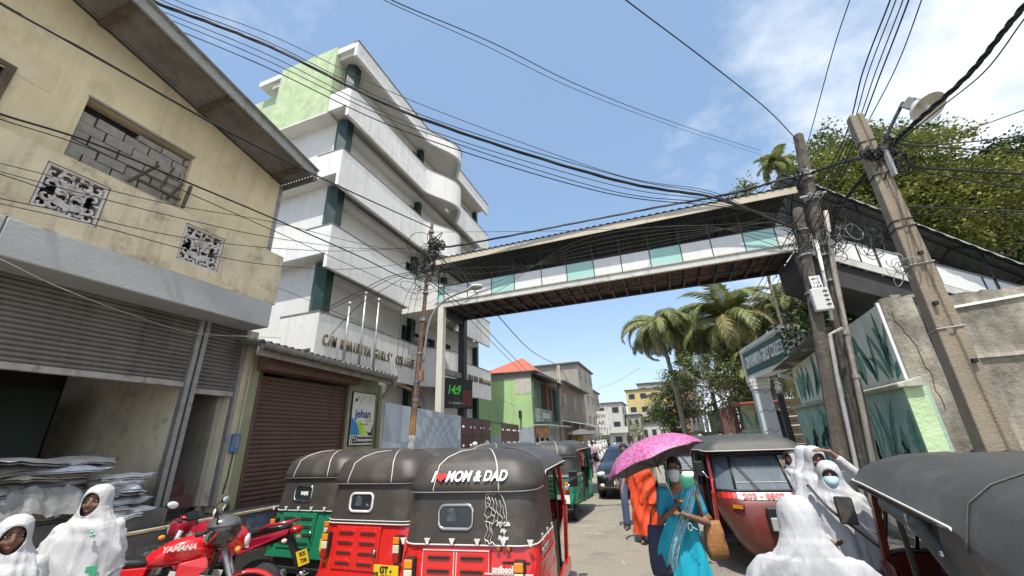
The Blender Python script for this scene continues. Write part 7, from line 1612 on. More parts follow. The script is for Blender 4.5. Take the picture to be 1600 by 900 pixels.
# ================================================================== PEOPLE
SK=[mat('dark_brown_skin',(.16,.08,.05),.5,var=.10,scale=8),mat('brown_skin',(.23,.12,.075),.5,var=.10,scale=8),mat('tan_skin',(.27,.145,.09),.5,var=.1,scale=8)]
CW=mat('white_school_cloth',(.47,.475,.49),.9,var=.04,scale=5,bump=.10,bscale=160,fold=((24,24,6),.30))
HAIR=mat('black_hair',(.010,.008,.008),.75,var=.3,scale=30)
def V3(*a): return Vector(a)
def body_skin(t,s,skin,arms,head,legs=True,voxel=.0085,sit=False,name='body',hands=True):
    """arms: for each side (elbow, wrist, hand direction, palm normal, curl) in local metres; head: (yaw, pitch)"""
    g=MB(); hc=V3(0,-.005,1.49)*s if True else None
    HM=Matrix.Translation(hc)@Euler((head[1],0,head[0])).to_matrix().to_4x4()
    g.M=HM
    S=s
    g.ell((0,.018*S,.020*S),(.072*S,.090*S,.092*S),20,14)
    g.ell((0,-.030*S,-.035*S),(.058*S,.060*S,.075*S),16,12)
    g.ell((0,-.062*S,-.088*S),(.026*S,.024*S,.022*S),12,8)
    g.capsule((0,-.086*S,.018*S),(0,-.101*S,-.022*S),.010*S,.014*S,8); g.ell((-.013*S,-.090*S,-.028*S),(.010*S,.010*S,.008*S),8,6); g.ell((.013*S,-.090*S,-.028*S),(.010*S,.010*S,.008*S),8,6)
    g.ell((0,-.082*S,-.055*S),(.026*S,.014*S,.007*S),12,6); g.ell((0,-.080*S,-.067*S),(.022*S,.014*S,.008*S),12,6)
    for q in(-1,1):
        g.ell((q*.030*S,-.072*S,.030*S),(.022*S,.012*S,.008*S),10,6); g.ell((q*.040*S,-.060*S,-.025*S),(.022*S,.024*S,.022*S),10,8); g.ell((q*.073*S,.012*S,-.005*S),(.010*S,.022*S,.032*S),10,8)
    g.M=None
    g.capsule((0,.012*S,1.28*S),(0,.005*S,1.43*S),.055*S,.048*S)
    g.ell((0,0,1.20*S),(.150*S,.095*S,.15*S),20,12); g.ell((0,0,1.04*S),(.125*S,.09*S,.14*S),18,12); g.ell((0,.005*S,.90*S),(.155*S,.11*S,.12*S),18,12)
    if legs:
        for q in(-1,1):
            if sit: K=V3(q*.10,-.42,.86)*S; A=V3(q*.10,-.45,.44)*S
            else: K=V3(q*.085,-.01,.46)*S; A=V3(q*.085,.015,.08)*S
            g.capsule(V3(q*.085,0,.86)*S,K,.075*S,.050*S); g.capsule(K,A,.050*S,.033*S); g.capsule(A+V3(0,.02,-.04)*S,A+V3(q*.015,-.15,-.05)*S,.034*S,.026*S)
    out=[]
    for q,a in zip((-1,1),arms):
        sh=V3(q*.165,.0,1.285)*S; el=V3(*a[0])*S; wr=V3(*a[1])*S
        g.capsule(V3(q*.10,0,1.27)*S,sh,.052*S,.050*S); g.capsule(sh,el,.044*S,.034*S); g.capsule(el,wr,.034*S,.024*S)
        if hands:
            d=V3(*a[2]).normalized(); pn=V3(*a[3]); pn=(pn-d*pn.dot(d)).normalized(); sd=d.cross(pn).normalized()*q; curl=a[4]
            pc=wr+d*.045*S; R3=Matrix((sd,pn,d)).transposed()
            g.ell(pc,(.038*S,.016*S,.050*S),12,8,R3); 
            for k,(o,L) in enumerate(((-.028,.066),(-.010,.076),(.009,.071),(.027,.056))):
                b=wr+d*.082*S+sd*o*S; aa=curl*(.9+.1*k); d1=(d*math.cos(aa)+pn*math.sin(aa)); m_=b+d1*L*.5*S; d2=(d*math.cos(aa*2.1)+pn*math.sin(aa*2.1)); e=m_+d2*L*.5*S
                g.capsule(b-d*.01*S,m_,.0098*S,.0090*S,8); g.capsule(m_,e,.0090*S,.0078*S,8)
            tb=wr+d*.03*S-sd*.030*S+pn*.006*S; t1=tb+(d*.65-sd*.62+pn*.35).normalized()*.036*S; t2=t1+(d*.8+sd*.1+pn*(.3+curl*.4)).normalized()*.030*S
            g.capsule(tb,t1,.0125*S,.0105*S,8); g.capsule(t1,t2,.0105*S,.0085*S,8)
        out.append((sh,el,wr))
    o=remeshed(g,name,voxel,skin,t,2); return o,HM,out
def face(t,body,HM,S,eyes=True,lipc=(.16,.05,.045),brow=True):
    for q in(-1,1):
        g=MB(); g.M=HM; g.ell((q*.030*S,-.0725*S,.012*S),(.0145*S,.0115*S,.0075*S),12,8); g.build('eye',mat('eye_white',(.62,.60,.56),.25,var=.02),body,smooth=True)
        g=MB(); g.M=HM; g.ell((q*.030*S,-.0825*S,.0125*S),(.0062*S,.003*S,.0066*S),10,6); g.build('iris',mat('dark_iris',(.02,.012,.01),.1,var=.02),body,smooth=True)
        g=MB(); g.M=HM; g.tube([(q*.012*S,-.083*S,.032*S),(q*.030*S,-.083*S,.038*S),(q*.050*S,-.072*S,.033*S)],.0034*S,6); g.build('eyebrow',HAIR,body,smooth=True)
        g=MB(); g.M=HM; g.tube([(q*.014*S,-.080*S,.014*S),(q*.030*S,-.0855*S,.0205*S),(q*.047*S,-.075*S,.014*S)],.0026*S,5); g.build('upper_eyelid',HAIR,body,smooth=True)
    for z,r in((-.056,.0042),(-.0635,.005)):
        g=MB(); g.M=HM; g.tube([(-.022*S,-.0875*S,-.060*S),(-.008*S,-.0965*S,z*S+.001*S),(.008*S,-.0965*S,z*S+.001*S),(.022*S,-.0875*S,-.060*S)],[r*.5*S,r*S,r*S,r*.5*S],6); g.build('lips',mat('lip_brown',lipc,.4,var=.05),body,smooth=True)
def facemask(t,HM,S,m,strap=True):
    g=MB(); g.M=HM
    def f(u,v):
        a=(u-.5)*2.25; z=.000-.095*v; bul=.022*math.sin(PI*min(1,v*1.02))*max(0,math.cos(a*1.1))
        x=.066*S*math.sin(a)*1.04*(1-.30*v*v-.25*max(0,.25-v)); y=(-.086-.022*math.cos(a)*math.sin(PI*(.2+.6*v))-bul+.052*(1-math.cos(a)))*S
        z2=z+.010*math.cos(a*1.5)*(1-2*v)
        return V3(x,y,z2*S-.004*math.sin(v*22)*0)
    g.grid(f,16,10); o=g.build('face_mask',m,t,smooth=True)
    if strap:
        for q in(-1,1):
            for z in(-.008,-.08):
                g=MB(); g.M=HM; g.tube([(q*.060*S,-.052*S,z*S),(q*.074*S,-.01*S,-.01*S),(q*.076*S,.015*S,.0)],.0022*S,5); g.build('ear_loop',m,o)
    return o
def hijab(t,S,HM,head,m=CW,hem=.60,seed=1,front=.14,width=1.0,opening=True,lean=(0,0),open_w=.064,open_h=.088,name='headscarf',back=0.0,flare=.0):
    q=random.Random(seed); ph=[q.uniform(0,6) for _ in range(8)]; hc=HM.translation; Rh=HM.to_3x3()
    prof=[(.122,.004,.004,.010),(.118,.034,.042,.010),(.104,.060,.072,.010),(.078,.078,.093,.008),(.042,.087,.104,.006),(.005,.090,.107,.004),(-.035,.092,.106,.002),(-.075,.106,.108,.000),(-.115,.128,.114,.0),(-.150,.156,.122,.0),(-.190,.186,.132,.004),(-.230,.210,.142,.006),(-.28,.230,.154,.008),(-.36,.248,.170,.006),(-.46,.256+flare*.4,.178+flare*.3,.004),(-hem,.270+flare,.192+flare*.7,.0)]
    NV=74; NU=96
    def fn(u,v):
        a=2*PI*u-PI/2   # front at u=0 -> angle -90deg (y negative)
        k=v*(len(prof)-1); i=min(len(prof)-2,int(k)); f=k-i; f=f*f*(3-2*f) if False else f
        z,rx,ry,cy=[prof[i][j]*(1-f)+prof[i+1][j]*f for j in range(4)]
        below=max(0,min(1,(-z-.10)/.12)); c=math.cos(a); s=math.sin(a)
        fr=max(0,-s)**2; bk=max(0,s)**2
        rg=lambda w_: 1-2*abs(math.sin(w_))**.7
        below=max(0,min(1,(-z-.06)/.14)); k2=max(0,min(1,(-z-.10)/.30)); w0=1.6*noise.noise(V3(c*1.5,s*1.5,z*2+seed)); sg=(1 if c>0 else -1)*z*7; fold=below*(.020*k2*rg(a*3.5+ph[0]+sg+w0)+.008*rg(a*7+ph[1]-sg*1.5+2*w0)+.007*noise.noise(V3(c*2+seed,s*2,z*2.5)))+ .003*noise.noise(V3(c*3+seed,s*3,z*14))
        fold+=.006*math.sin(z*60+a*2+ph[2])*max(0,min(1,(-z-.05)/.05))*max(0,min(1,(.30+z)/.1))*fr
        wx=width if z<-.16 else 1
        x=(rx*wx+fold)*c; y=(ry+fold)*s+cy
        y-= fr*.020*max(0,min(1,(-z-.10)/.1)); 
        zz=z-(front*fr+back*bk)*max(0,(-z-.2)/(hem-.2))**1.1 if z<-.2 else z
        P=V3(x,y,zz)*S
        w=max(0,min(1,1-(-z-.10)/.14)) if z<-.10 else 1
        Pr=Rh@P
        Q=P.lerp(Pr,w)+hc
        sl=max(0,-z-.2); Q.x+=lean[0]*sl; Q.y+=lean[1]*sl
        return Q,P,z
    vs=[];loc=[]
    for j in range(NV+1):
        for i in range(NU):
            Q,P,z=fn(i/NU,j/NV); vs.append(Q); loc.append((P,z))
    fs=[]
    for j in range(NV):
        for i in range(NU):
            idx=(j*NU+i,j*NU+(i+1)%NU,(j+1)*NU+(i+1)%NU,(j+1)*NU+i)
            if opening:
                P=sum((loc[k][0] for k in idx),V3(0,0,0))/4
                if P.y<0 and (P.x/(open_w*S))**2+((P.z+.012*S)/((open_h if P.z>-.012*S else open_h*1.02)*S))**2<1: continue
            fs.append(idx)
    g=MB(); g.add(vs,fs); o=g.build(name,m,t,smooth=True); sm=o.modifiers.new('th','SOLIDIFY'); sm.thickness=.004; sm.offset=-1
    if opening:
        pts=[]
        for k in range(37):
            a=2*PI*k/36; x=open_w*math.cos(a); z=-.012+open_h*1.0*math.sin(a)
            # surface depth at that spot
            zz=z; i=0
            while i<len(prof)-2 and prof[i+1][0]>zz: i+=1
            f=(prof[i][0]-zz)/(prof[i][0]-prof[i+1][0]); rx=prof[i][1]*(1-f)+prof[i+1][1]*f; ry=prof[i][2]*(1-f)+prof[i+1][2]*f; cy=prof[i][3]*(1-f)+prof[i+1][3]*f
            y=-ry*math.sqrt(max(0,1-min(1,(x/rx)**2)))+cy; pts.append(hc+Rh@(V3(x,y-.001,z)*S))
        MB().tube(pts,.0032*S,7,caps=False).build('scarf_hem',m,o,smooth=True)
    return o
def dress(t,S,J,m=CW,z0=.28,flare=1.0,sleeves=1.0,name='dress',seed=1,vox=.013,waist=True,sl_r=1.0):
    g=MB(); g.ell((0,0,1.20*S),(.168*S,.112*S,.155*S),20,12); g.ell((0,0,1.04*S),(.142*S,.108*S,.15*S),18,12); g.ell((0,0,.90*S),(.172*S,.130*S,.13*S),18,12)
    n=20; rings=[]
    for z,rx,ry in ((.98,.125,.095),(.90,.17,.13),(.75,.20,.155),(.55,.22*flare,.18*flare),(.40,.235*flare,.195*flare),(z0,.25*flare,.21*flare)): rings.append([V3(rx*math.cos(2*PI*k/n),ry*math.sin(2*PI*k/n),z)*S for k in range(n)])
    g.loft(rings[::-1])
    for q,(sh,el,wr) in zip((-1,1),J):
        g.capsule(V3(q*.09,0,1.27)*S,sh,.062*S,.062*S); e=sh.lerp(el,min(1,sleeves)) if sleeves<1 else el
        g.capsule(sh,e,.058*S*sl_r,.052*S*sl_r)
        if sleeves>1: g.capsule(el,el.lerp(wr,sleeves-1),.050*S*sl_r,.042*S*sl_r)
    def fold(me):
        for v in me.vertices:
            p=v.co; a=math.atan2(p.y,p.x); k=max(0,min(1,(.98*S-p.z)/(.4*S))); r=.016*S*k*math.sin(a*9+seed+.8*math.sin(p.z*4))+.010*noise.noise(p*9+V3(seed,0,0)); d=V3(p.x,p.y,0)
            d=d.normalized() if d.length>1e-4 else V3(0,0,0); v.co=p+d*r+V3(0,0,.004*noise.noise(p*20))
    return remeshed(g,name,vox,m,t,3,fold)
def hair_cap(body,HM,S,bun=False,m=HAIR,cap=None):
    g=MB(); g.M=HM; g.ell((0,.026*S,.030*S),(.082*S,.097*S,.098*S),24,16)
    g2=MB(); 
    for v in g.v: g2.v.append(v)
    inv=HM.inverted()
    for f in g.f:
        c=sum((Vector(g.v[i]) for i in f),V3(0,0,0))/len(f); c=inv@c
        if c.y<-.028*S and c.z<.072*S-abs(c.x)*.35: continue
        if c.z<-.055*S: continue
        g2.f.append(f); g2.mi.append(0)
    o=g2.build('hair',m,body,smooth=True)
    sm=o.modifiers.new('th','SOLIDIFY'); sm.thickness=.006
    if bun: g=MB(); g.M=HM; g.ell((0,.12*S,-.005*S),(.045*S,.035*S,.045*S),14,10); g.build('hair_bun',m,body,smooth=True)
    return o
def hood(px,py,Y,back=.02):
    c=at(px,py,Y=Y); return c.x,Y,c.z/1.607
def person(label,loc,rz,S,group=None): return thing('person',label,'person',loc,rz,group,local=True)
EMB=mat('badge_green',(.05,.30,.16),.6)
def down(q,o=.0): return ((q*(.205+o),.02,1.03),(q*(.215+o),-.06,.80),(0,-.15,-1),(-q,0,0),.35)
# --- two girls at the left
hx,hy,s=hood(160,758,2.22); p=person('smiling schoolgirl in white uniform and white headscarf with green badge, looking left',(hx,hy,0),.85,s)
b,HM,J=body_skin(p,s,SK[0],[((-.27,.02,1.06),(-.36,-.10,.86),(-.4,-.3,-1),(1,0,0),.35),down(1,.02)],(-.28,.05)); face(p,b,HM,s)
hijab(p,s,HM,-.28,seed=3,hem=.50,front=.16,width=1.05); dress(p,s,J,sleeves=1.72,seed=2)
g=MB(); 
for k in range(9): g.ell((.075+.012*math.cos(k*2.1),-.185+.002*k,1.215+.018*math.sin(k*1.7)),(.010,.006,.008),6,4)
g.build('green_badge',mat('pale_green_badge',(.30,.55,.42),.6),p,smooth=True)
MB().prism([(.09,-.150,1.0),(.15,-.135,1.0),(.15,-.16,.70),(.09,-.17,.70)],(0,-.01,0)).build('green_sash',EMB,p)
hx,hy,s=hood(31,806,1.60); p=person('frowning schoolgirl in white headscarf at the lower left edge with green sash',(hx,hy,0),1.15,s)
b,HM,J=body_skin(p,s,SK[0],[down(-1,.02),down(1,.02)],(.12,.12)); face(p,b,HM,s)
hijab(p,s,HM,.1,seed=5,hem=.48,front=.14); dress(p,s,J,sleeves=1.7,seed=5)
MB().prism([(.06,-.155,1.02),(.12,-.15,1.02),(.13,-.18,.66),(.06,-.18,.66)],(0,-.01,0)).build('green_sash',EMB,p)
MB().prism([(.13,-.145,.98),(.17,-.135,.98),(.19,-.16,.66),(.14,-.17,.66)],(0,-.01,0)).build('dark_red_bag_strap',mat('dark_red_strap',(.16,.02,.03),.7),p)
# --- foreground headscarf from behind
hx,hy,s=hood(1238,777,2.5); p=person('person seen from behind under a big white headscarf, nearest at the lower right',(hx,hy,0),PI-.12,s)
b,HM,J=body_skin(p,s,SK[1],[((-.22,.0,1.04),(-.18,-.16,.92),(.3,-.8,0),(0,0,1),.5),((.22,.0,1.04),(.18,-.16,.92),(-.3,-.8,0),(0,0,1),.5)],(.1,.22)); face(p,b,HM,s)
hijab(p,s,HM,.0,seed=9,hem=.86,front=.05,width=1.38,back=.15,flare=.26); dress(p,s,J,sleeves=1.8,seed=7)
# --- masked girl
hx,hy,s=hood(1290,721,4.55); p=person('schoolgirl with pale blue face mask and long white headscarf beside the close canopy',(hx,hy,0),-.12,s)
b,HM,J=body_skin(p,s,SK[0],[((-.21,.0,1.05),(-.16,-.16,.96),(.4,-.8,0),(0,0,1),.5),down(1)],(-.14,.12)); face(p,b,HM,s)
facemask(p,HM,s,mat('mask_pale_blue',(.42,.60,.64),.7,var=.04,bump=.3,bscale=60)); hijab(p,s,HM,-.25,seed=12,hem=.58,front=.18,open_h=.080); dress(p,s,J,sleeves=1.8,seed=9)
MB().tube(spline([(-.19,-.06,1.30),(-.10,-.17,1.14),(.06,-.20,.98),(.20,-.12,.84)],6),.018,6,flat=.4).build('black_bag_strap',M_BLACK,p,smooth=True)
# --- girl shading her eyes
hx,hy,s=hood(1268,698,5.5); p=person('schoolgirl in white headscarf raising one arm to shade her eyes from the sun',(hx,hy,0),-.10,s)
b,HM,J=body_skin(p,s,SK[1],[((-.25,-.05,1.08),(-.12,-.22,1.03),(1,-.2,.1),(0,.6,1),.5),((.30,-.10,1.34),(.12,-.17,1.56),(-.8,-.1,.25),(0,.2,-1),.35)],(.25,.22)); face(p,b,HM,s)
hijab(p,s,HM,.2,seed=15,hem=.50,front=.12); dress(p,s,J,sleeves=1.65,seed=11)
# --- companions behind
hx,hy,s=hood(1253,697,6.2); p=person('schoolgirl in white headscarf standing directly behind the one shading her eyes',(hx,hy,0),.5,s)
b,HM,J=body_skin(p,s,SK[1],[down(-1),down(1)],(.3,.1),voxel=.011); face(p,b,HM,s); hijab(p,s,HM,.3,seed=17,hem=.50); dress(p,s,J,sleeves=1.7,seed=12)
hx,hy,s=hood(1234,701,6.9); p=person('schoolgirl in white headscarf peeping past the mirror of the dark red three wheeler',(hx,hy,0),-.5,s)
b,HM,J=body_skin(p,s,SK[0],[down(-1),down(1)],(-.5,.1),voxel=.011); face(p,b,HM,s); hijab(p,s,HM,-.4,seed=19,hem=.50); dress(p,s,J,sleeves=1.7,seed=13)
hx,hy,s=hood(1221,692,8.4); p=person('person with tan wrapped headcloth standing behind the schoolgirls by the plank gate',(hx,hy,0),0,s)
b,HM,J=body_skin(p,s,SK[1],[down(-1),down(1)],(0,0),voxel=.012); face(p,b,HM,s)
g=MB(); g.M=HM; g.ell((0,.02,.045),(.098,.112,.090),18,12)
for k in range(5): g.tube([(.10*math.cos(a),.02+.112*math.sin(a),.02+.02*k+.015*math.sin(a*2+k)) for a in [2*PI*j/16 for j in range(17)]],.016,6,caps=False)
g.build('wrapped_headcloth',mat('tan_cloth',(.45,.33,.21),.85,var=.2,bump=.4),p,smooth=True)
dress(p,s,J,mat('tan_tunic',(.40,.30,.2),.85),sleeves=1.7,seed=14)
# --- beyond the close three wheeler
s=1.62/1.62; p=person('person in white uniform seen through the open side of the close three wheeler',(3.15,4.2,0),1.2,s)
b,HM,J=body_skin(p,s,SK[1],[((-.25,-.02,1.05),(-.20,-.25,.98),(.3,-.8,0),(0,0,1),.6),((.25,-.02,1.05),(.20,-.25,.98),(-.3,-.8,0),(0,0,1),.6)],(.1,.25)); face(p,b,HM,s); hair_cap(b,HM,s)
dress(p,s,J,sleeves=.8,seed=15,z0=.1)
hx,hy,s=hood(1432,711,4.9); p=person('schoolgirl in white scarf half hidden behind the close three wheeler',(hx,hy,0),.8,s)
b,HM,J=body_skin(p,s,SK[1],[down(-1),down(1)],(.1,.15),voxel=.011); face(p,b,HM,s); hijab(p,s,HM,.1,seed=23,hem=.5); dress(p,s,J,sleeves=1.7,seed=16)
hx,hy,s=hood(1530,703,5.6); p=person('black haired person whose crown shows above the close canopy by the rough wall',(hx,hy,0),.3,s)
b,HM,J=body_skin(p,s,SK[0],[down(-1),down(1)],(0,.1),voxel=.011); face(p,b,HM,s); hair_cap(b,HM,s); dress(p,s,J,mat('grey_shirt',(.2,.2,.22),.85),sleeves=.8,seed=17,z0=.1)
# --- driver in the dark red three wheeler
s=1.0; p=person('driver in white shirt and sarong sitting inside the dark red three wheeler',(1.10,7.62,-.20),.06,s)
b,HM,J=body_skin(p,s,SK[0],[((-.26,-.10,1.08),(-.22,-.32,1.10),(.1,-1,0),(0,0,-1),.6),((.26,-.10,1.08),(.22,-.32,1.10),(-.1,-1,0),(0,0,-1),.6)],(0,.1),sit=True,voxel=.011); face(p,b,HM,s); hair_cap(b,HM,s)
g=MB(); g.ell((0,0,1.20),(.168,.112,.155),20,12); g.ell((0,0,1.02),(.145,.11,.17),18,12)
for (sh,el,wr) in J: g.capsule(sh,sh.lerp(el,.8),.062,.056)
remeshed(g,'white_shirt',.014,CW,p); g=MB()
for q in(-1,1): g.capsule((q*.09,0,.88),(q*.11,-.42,.88),.10,.085); g.capsule((q*.10,-.42,.86),(q*.10,-.44,.58),.085,.09)
remeshed(g,'pale_sarong',.016,mat('pale_blue_cloth',(.42,.48,.56),.85,var=.1),p)
# --- sari woman with umbrella
SAR=mat('turquoise_sari',(.015,.37,.50),.42,var=.10,scale=5,bump=.2,bscale=60,fold=((16,16,3),.4)); SARB=mat('sari_silver_border',(.24,.50,.56),.5,var=.65,scale=46,dirt=((.05,.30,.40),.9,34,.50)); BLO=mat('turquoise_blouse',(.012,.25,.38),.6,var=.08,bump=.2)
WY=4.55; s=at(1050,716,Y=WY).z/1.60; WX=at(1055,745,Y=WY).x
p=person('woman in turquoise sari and white face mask holding a pink umbrella',(WX,WY,0),.06,s)
b,HM,J=body_skin(p,s,SK[1],[((-.225,-.04,1.03),(-.065,-.235,1.175),(.35,-.25,.9),(.9,-.3,-.2),.75),((.235,-.05,1.03),(.045,-.235,1.115),(-.75,-.35,.45),(-.35,.2,-.9),.50)],(-.22,-.02),voxel=.0075); face(p,b,HM,s)
hair_cap(b,HM,s,bun=True)
facemask(p,HM,s,mat('mask_white',(.62,.64,.62),.75,var=.03,bump=.3,bscale=60))
for q in(-1,1):
    g=MB(); g.M=HM; g.tube([(q*.013,-.091,.012),(q*.022,-.091,-.002),(q*.038,-.089,-.002),(q*.048,-.080,.012),(q*.036,-.088,.024),(q*.020,-.091,.024),(q*.013,-.091,.012)],.0022,5,caps=False); g.tube([(q*.048,-.080,.014),(q*.074,-.0,.010)],.0022,5); g.build('spectacle_rim',M_BLACK,b,smooth=True)
p.scale=(.92,.95,1)
# blouse with short sleeves
g=MB(); g.ell((0,0,1.19*s),(.160*s,.106*s,.135*s),20,12); g.ell((0,0,1.08*s),(.138*s,.100*s,.09*s),18,12)
for q,(sh,el,wr) in zip((-1,1),J): g.capsule(V3(q*.09,0,1.265)*s,sh,.058*s,.060*s); g.capsule(sh,sh.lerp(el,.62),.058*s,.052*s)
remeshed(g,'blouse',.012,BLO,p)
# skirt: pleated drape
def skirt(u,v):
    a=2*PI*u; z=1.04-1.0*v; rx=.135+.055*min(1,v*2.2)+.03*v; ry=.105+.05*min(1,v*2.2)+.04*v
    fr=max(0,-math.sin(a-.35))**3
    pl=.012*fr*math.sin(a*46)*min(1,v*3)+.009*math.sin(a*5+z*7)+.007*math.sin(a*11-z*13+1)*min(1,v*2)
    return V3((rx+pl)*math.cos(a)*s,(ry+pl)*math.sin(a)*s,z*s+.01*math.sin(a*3))
g=MB(); g.grid(skirt,200,50,wrap=True); g.build('sari_skirt',SAR,p,smooth=True)
# drape from right hip (viewer's left) up over the left shoulder, with patterned border
def drape(u,v):
    # u along the drape from the hip up to the shoulder and down the back, v across the width
    P=[V3(-.235,-.03,.56),V3(-.185,-.145,.80),V3(-.09,-.195,1.00),V3(.035,-.178,1.18),V3(.125,-.085,1.315),V3(.14,.03,1.32),V3(.11,.13,1.15),V3(.10,.17,.8)]
    k=u*(len(P)-1); i=min(len(P)-2,int(k)); f=k-i; p0=P[max(0,i-1)];p1=P[i];p2=P[i+1];p3=P[min(len(P)-1,i+2)]
    c=.5*((2*p1)+(-p0+p2)*f+(2*p0-5*p1+4*p2-p3)*f*f+(-p0+3*p1-3*p2+p3)*f**3)
    wv=V3(.75,-.03,-.50).normalized() if u<.55 else V3(.85,.0,.15).normalized()
    w=.30-.18*min(1,u*1.4) if u<.6 else .12
    if u<.6: w=.26-.14*(u/.6)
    o=(v-.5)*w; q=c+wv*o
    q.y-=.010*math.sin(v*19+u*3)+.006*math.sin(v*31)-(.30*abs(v-.5)**2*.25 if u<.55 else 0)
    if v<.5 and u<.5: q.y+=.04*(.5-v)
    return q*s
g=MB(); n1,n2=46,30; g.grid(drape,n1,n2); g.grid(lambda u,v: drape(u,1-v)+V3(0,.004,0),n1,n2)
g.mi=[1 if ((k%(n1*n2))//n1 if k<n1*n2 else n2-1-((k%(n1*n2))//n1)) in range(15,26) else 0 for k in range(len(g.f))]
g.build('sari_drape',[SAR,SARB],p,smooth=True)
g=MB(); 
for v_ in(.52,.87): g.tube([drape(u_/40,v_)+V3(0,-.004,0) for u_ in range(0,30)],.0035,5)
g.build('border_stripe',mat('pale_thread',(.60,.70,.70),.6),p,smooth=True)
MB().lathe(tuple(J[1][2]+V3(-.02,.01,-.01)),[(.030,-.004),(.034,0),(.030,.004)],14,axis=(-.75,-.3,.4)).build('gold_bangle',mat('gold',(.8,.5,.15),.25,metal=1,var=.05),p)
MB().tube([J[1][2]+V3(.0,-.03,-.06)+V3(.018*math.cos(a),0,.03*math.sin(a)-.02) for a in [2*PI*k/14 for k in range(15)]]+[J[1][2]+V3(.06,-.04,-.10)],.003,5).build('white_cord',PIPE,p)
# bags
def bagmesh(name,label,parent_loc,rz,w,h,d,m,strap,sm,seed=1,cat='handbag'):
    t=thing(name,label,cat,parent_loc,rz,local=True); g=MB(); rings=[]
    for k in range(9):
        v=k/8; ww=w*(.78+.30*math.sin(PI*(.1+.55*v))); dd=d*(.35+.75*math.sin(PI*(.05+.6*v)))
        if k==8: ww*=.9; dd*=.8
        rings.append([V3(ww/2*math.copysign(abs(math.cos(a))**.6,math.cos(a))+.012*noise.noise(V3(math.cos(a)*2,v*5,seed)),dd/2*math.copysign(abs(math.sin(a))**.7,math.sin(a))+.014*noise.noise(V3(a*2,v*6,seed+4)),-h*v) for a in [2*PI*j/32 for j in range(32)]])
    g.loft(rings[::-1]); g.build('bag_body',m,t,smooth=True)
    MB().tube(spline(strap,6),.013,6,flat=.5).build('shoulder_strap',sm,t,smooth=True); return t
LEA=mat('tan_leather',(.30,.135,.045),.5,var=.3,scale=5,dirt=((.16,.07,.03),.6,7,.52),bump=.5,bscale=22)
bagmesh('handbag','tan brown leather shoulder bag hanging at the woman\'s elbow',(WX+.25,WY+.02,1.0),.4,.165,.29,.12,LEA,[(-.07,.0,.0),(-.11,-.06,.10),(-.13,-.08,.22),(-.11,.0,.27),(-.08,.06,.18),(.02,.03,.0)],LEA)
bagmesh('cloth_bag','dark navy cloth bag hanging at the sari woman\'s other side',(WX-.235,WY-.04,.96),-.2,.20,.40,.09,mat('navy_cloth',(.035,.045,.085),.8,var=.15,bump=.4,bscale=70),[(-.06,0,0),(-.03,-.01,.12),(.02,0,.16),(.06,0,0)],mat('navy_cloth',(.035,.045,.085)),seed=5,cat='bag')
# umbrella
hand=Vector((WX,WY,0))+Matrix.Rotation(.06,3,'Z')@(J[0][2]+V3(.02,-.03,.05))
ap=at(1006,688,Y=WY-.05); axis=V3(-.34,.13,.93).normalized(); apex=ap
UM=bpy.data.materials.new('pink_flower_fabric'); UM.use_nodes=True; nt_u=UM.node_tree; bs=nt_u.nodes['Principled BSDF']; bs.inputs['Roughness'].default_value=.55
tcu=nt_u.nodes.new('ShaderNodeTexCoord'); vo=nt_u.nodes.new('ShaderNodeTexVoronoi'); vo.feature='DISTANCE_TO_EDGE'; vo.inputs['Scale'].default_value=26
nzz=nt_u.nodes.new('ShaderNodeTexNoise'); nzz.inputs['Scale'].default_value=9; nzz.inputs['Detail'].default_value=5; mxu=nt_u.nodes.new('ShaderNodeMix'); mxu.data_type='VECTOR'; mxu.inputs[0].default_value=.12
nt_u.links.new(tcu.outputs['Object'],nzz.inputs[0]); nt_u.links.new(tcu.outputs['Object'],mxu.inputs[4]); nt_u.links.new(nzz.outputs['Color'],mxu.inputs[5]); nt_u.links.new(mxu.outputs[1],vo.inputs['Vector'])
rpu=nt_u.nodes.new('ShaderNodeValToRGB'); rpu.color_ramp.elements[0].position=.0; rpu.color_ramp.elements[0].color=(.55,.22,.42,1); rpu.color_ramp.elements[1].position=.16; rpu.color_ramp.elements[1].color=(.36,.08,.22,1)
e_=rpu.color_ramp.elements.new(.06); e_.color=(.47,.14,.32,1); nt_u.links.new(vo.outputs['Distance'],rpu.inputs[0]); nt_u.links.new(rpu.outputs[0],bs.inputs['Base Color'])
UI=mat('umbrella_shaded_underside',(.16,.13,.12),.7,var=.1)  # underside of the umbrella, its shade put into this grey
um=thing('umbrella','pink flower patterned umbrella with shade-grey underside held over the sari woman','umbrella',tuple(apex))
Qm=V3(0,0,1).rotation_difference(axis).to_matrix(); RU=.50; DU=.22
def cp(u,v,o=0):
    a=2*PI*u; seg=(u*8)%1; sc=1-.075*math.sin(PI*seg)*v**1.2*1.2; r=RU*math.sin(v*1.25)/math.sin(1.25)*sc; z=-DU*(1-math.cos(v*1.25))/(1-math.cos(1.25))-.0+ .018*math.sin(PI*seg)*v
    return apex+Qm@V3(r*math.cos(a),r*math.sin(a),z-o)
g=MB(); g.grid(lambda u,v:cp(u,v),64,14,wrap=True); g.build('canopy',UM,um,smooth=True)
g=MB(); g.grid(lambda u,v:cp(1-u,v,.004),64,14,wrap=True); g.build('lining',UI,um,smooth=True)
for k in range(8):
    MB().tube([cp(k/8,v/8,.010) for v in range(9)],.0028,5).build('rib',M_BLACK,um); MB().tube([cp(k/8,.55,.012),apex-axis*.26],.0024,5).build('stretcher',M_BLACK,um)
    MB().ell(cp(k/8,1.0,.006),.007,8,5).build('rib_tip',M_BLACK,um)
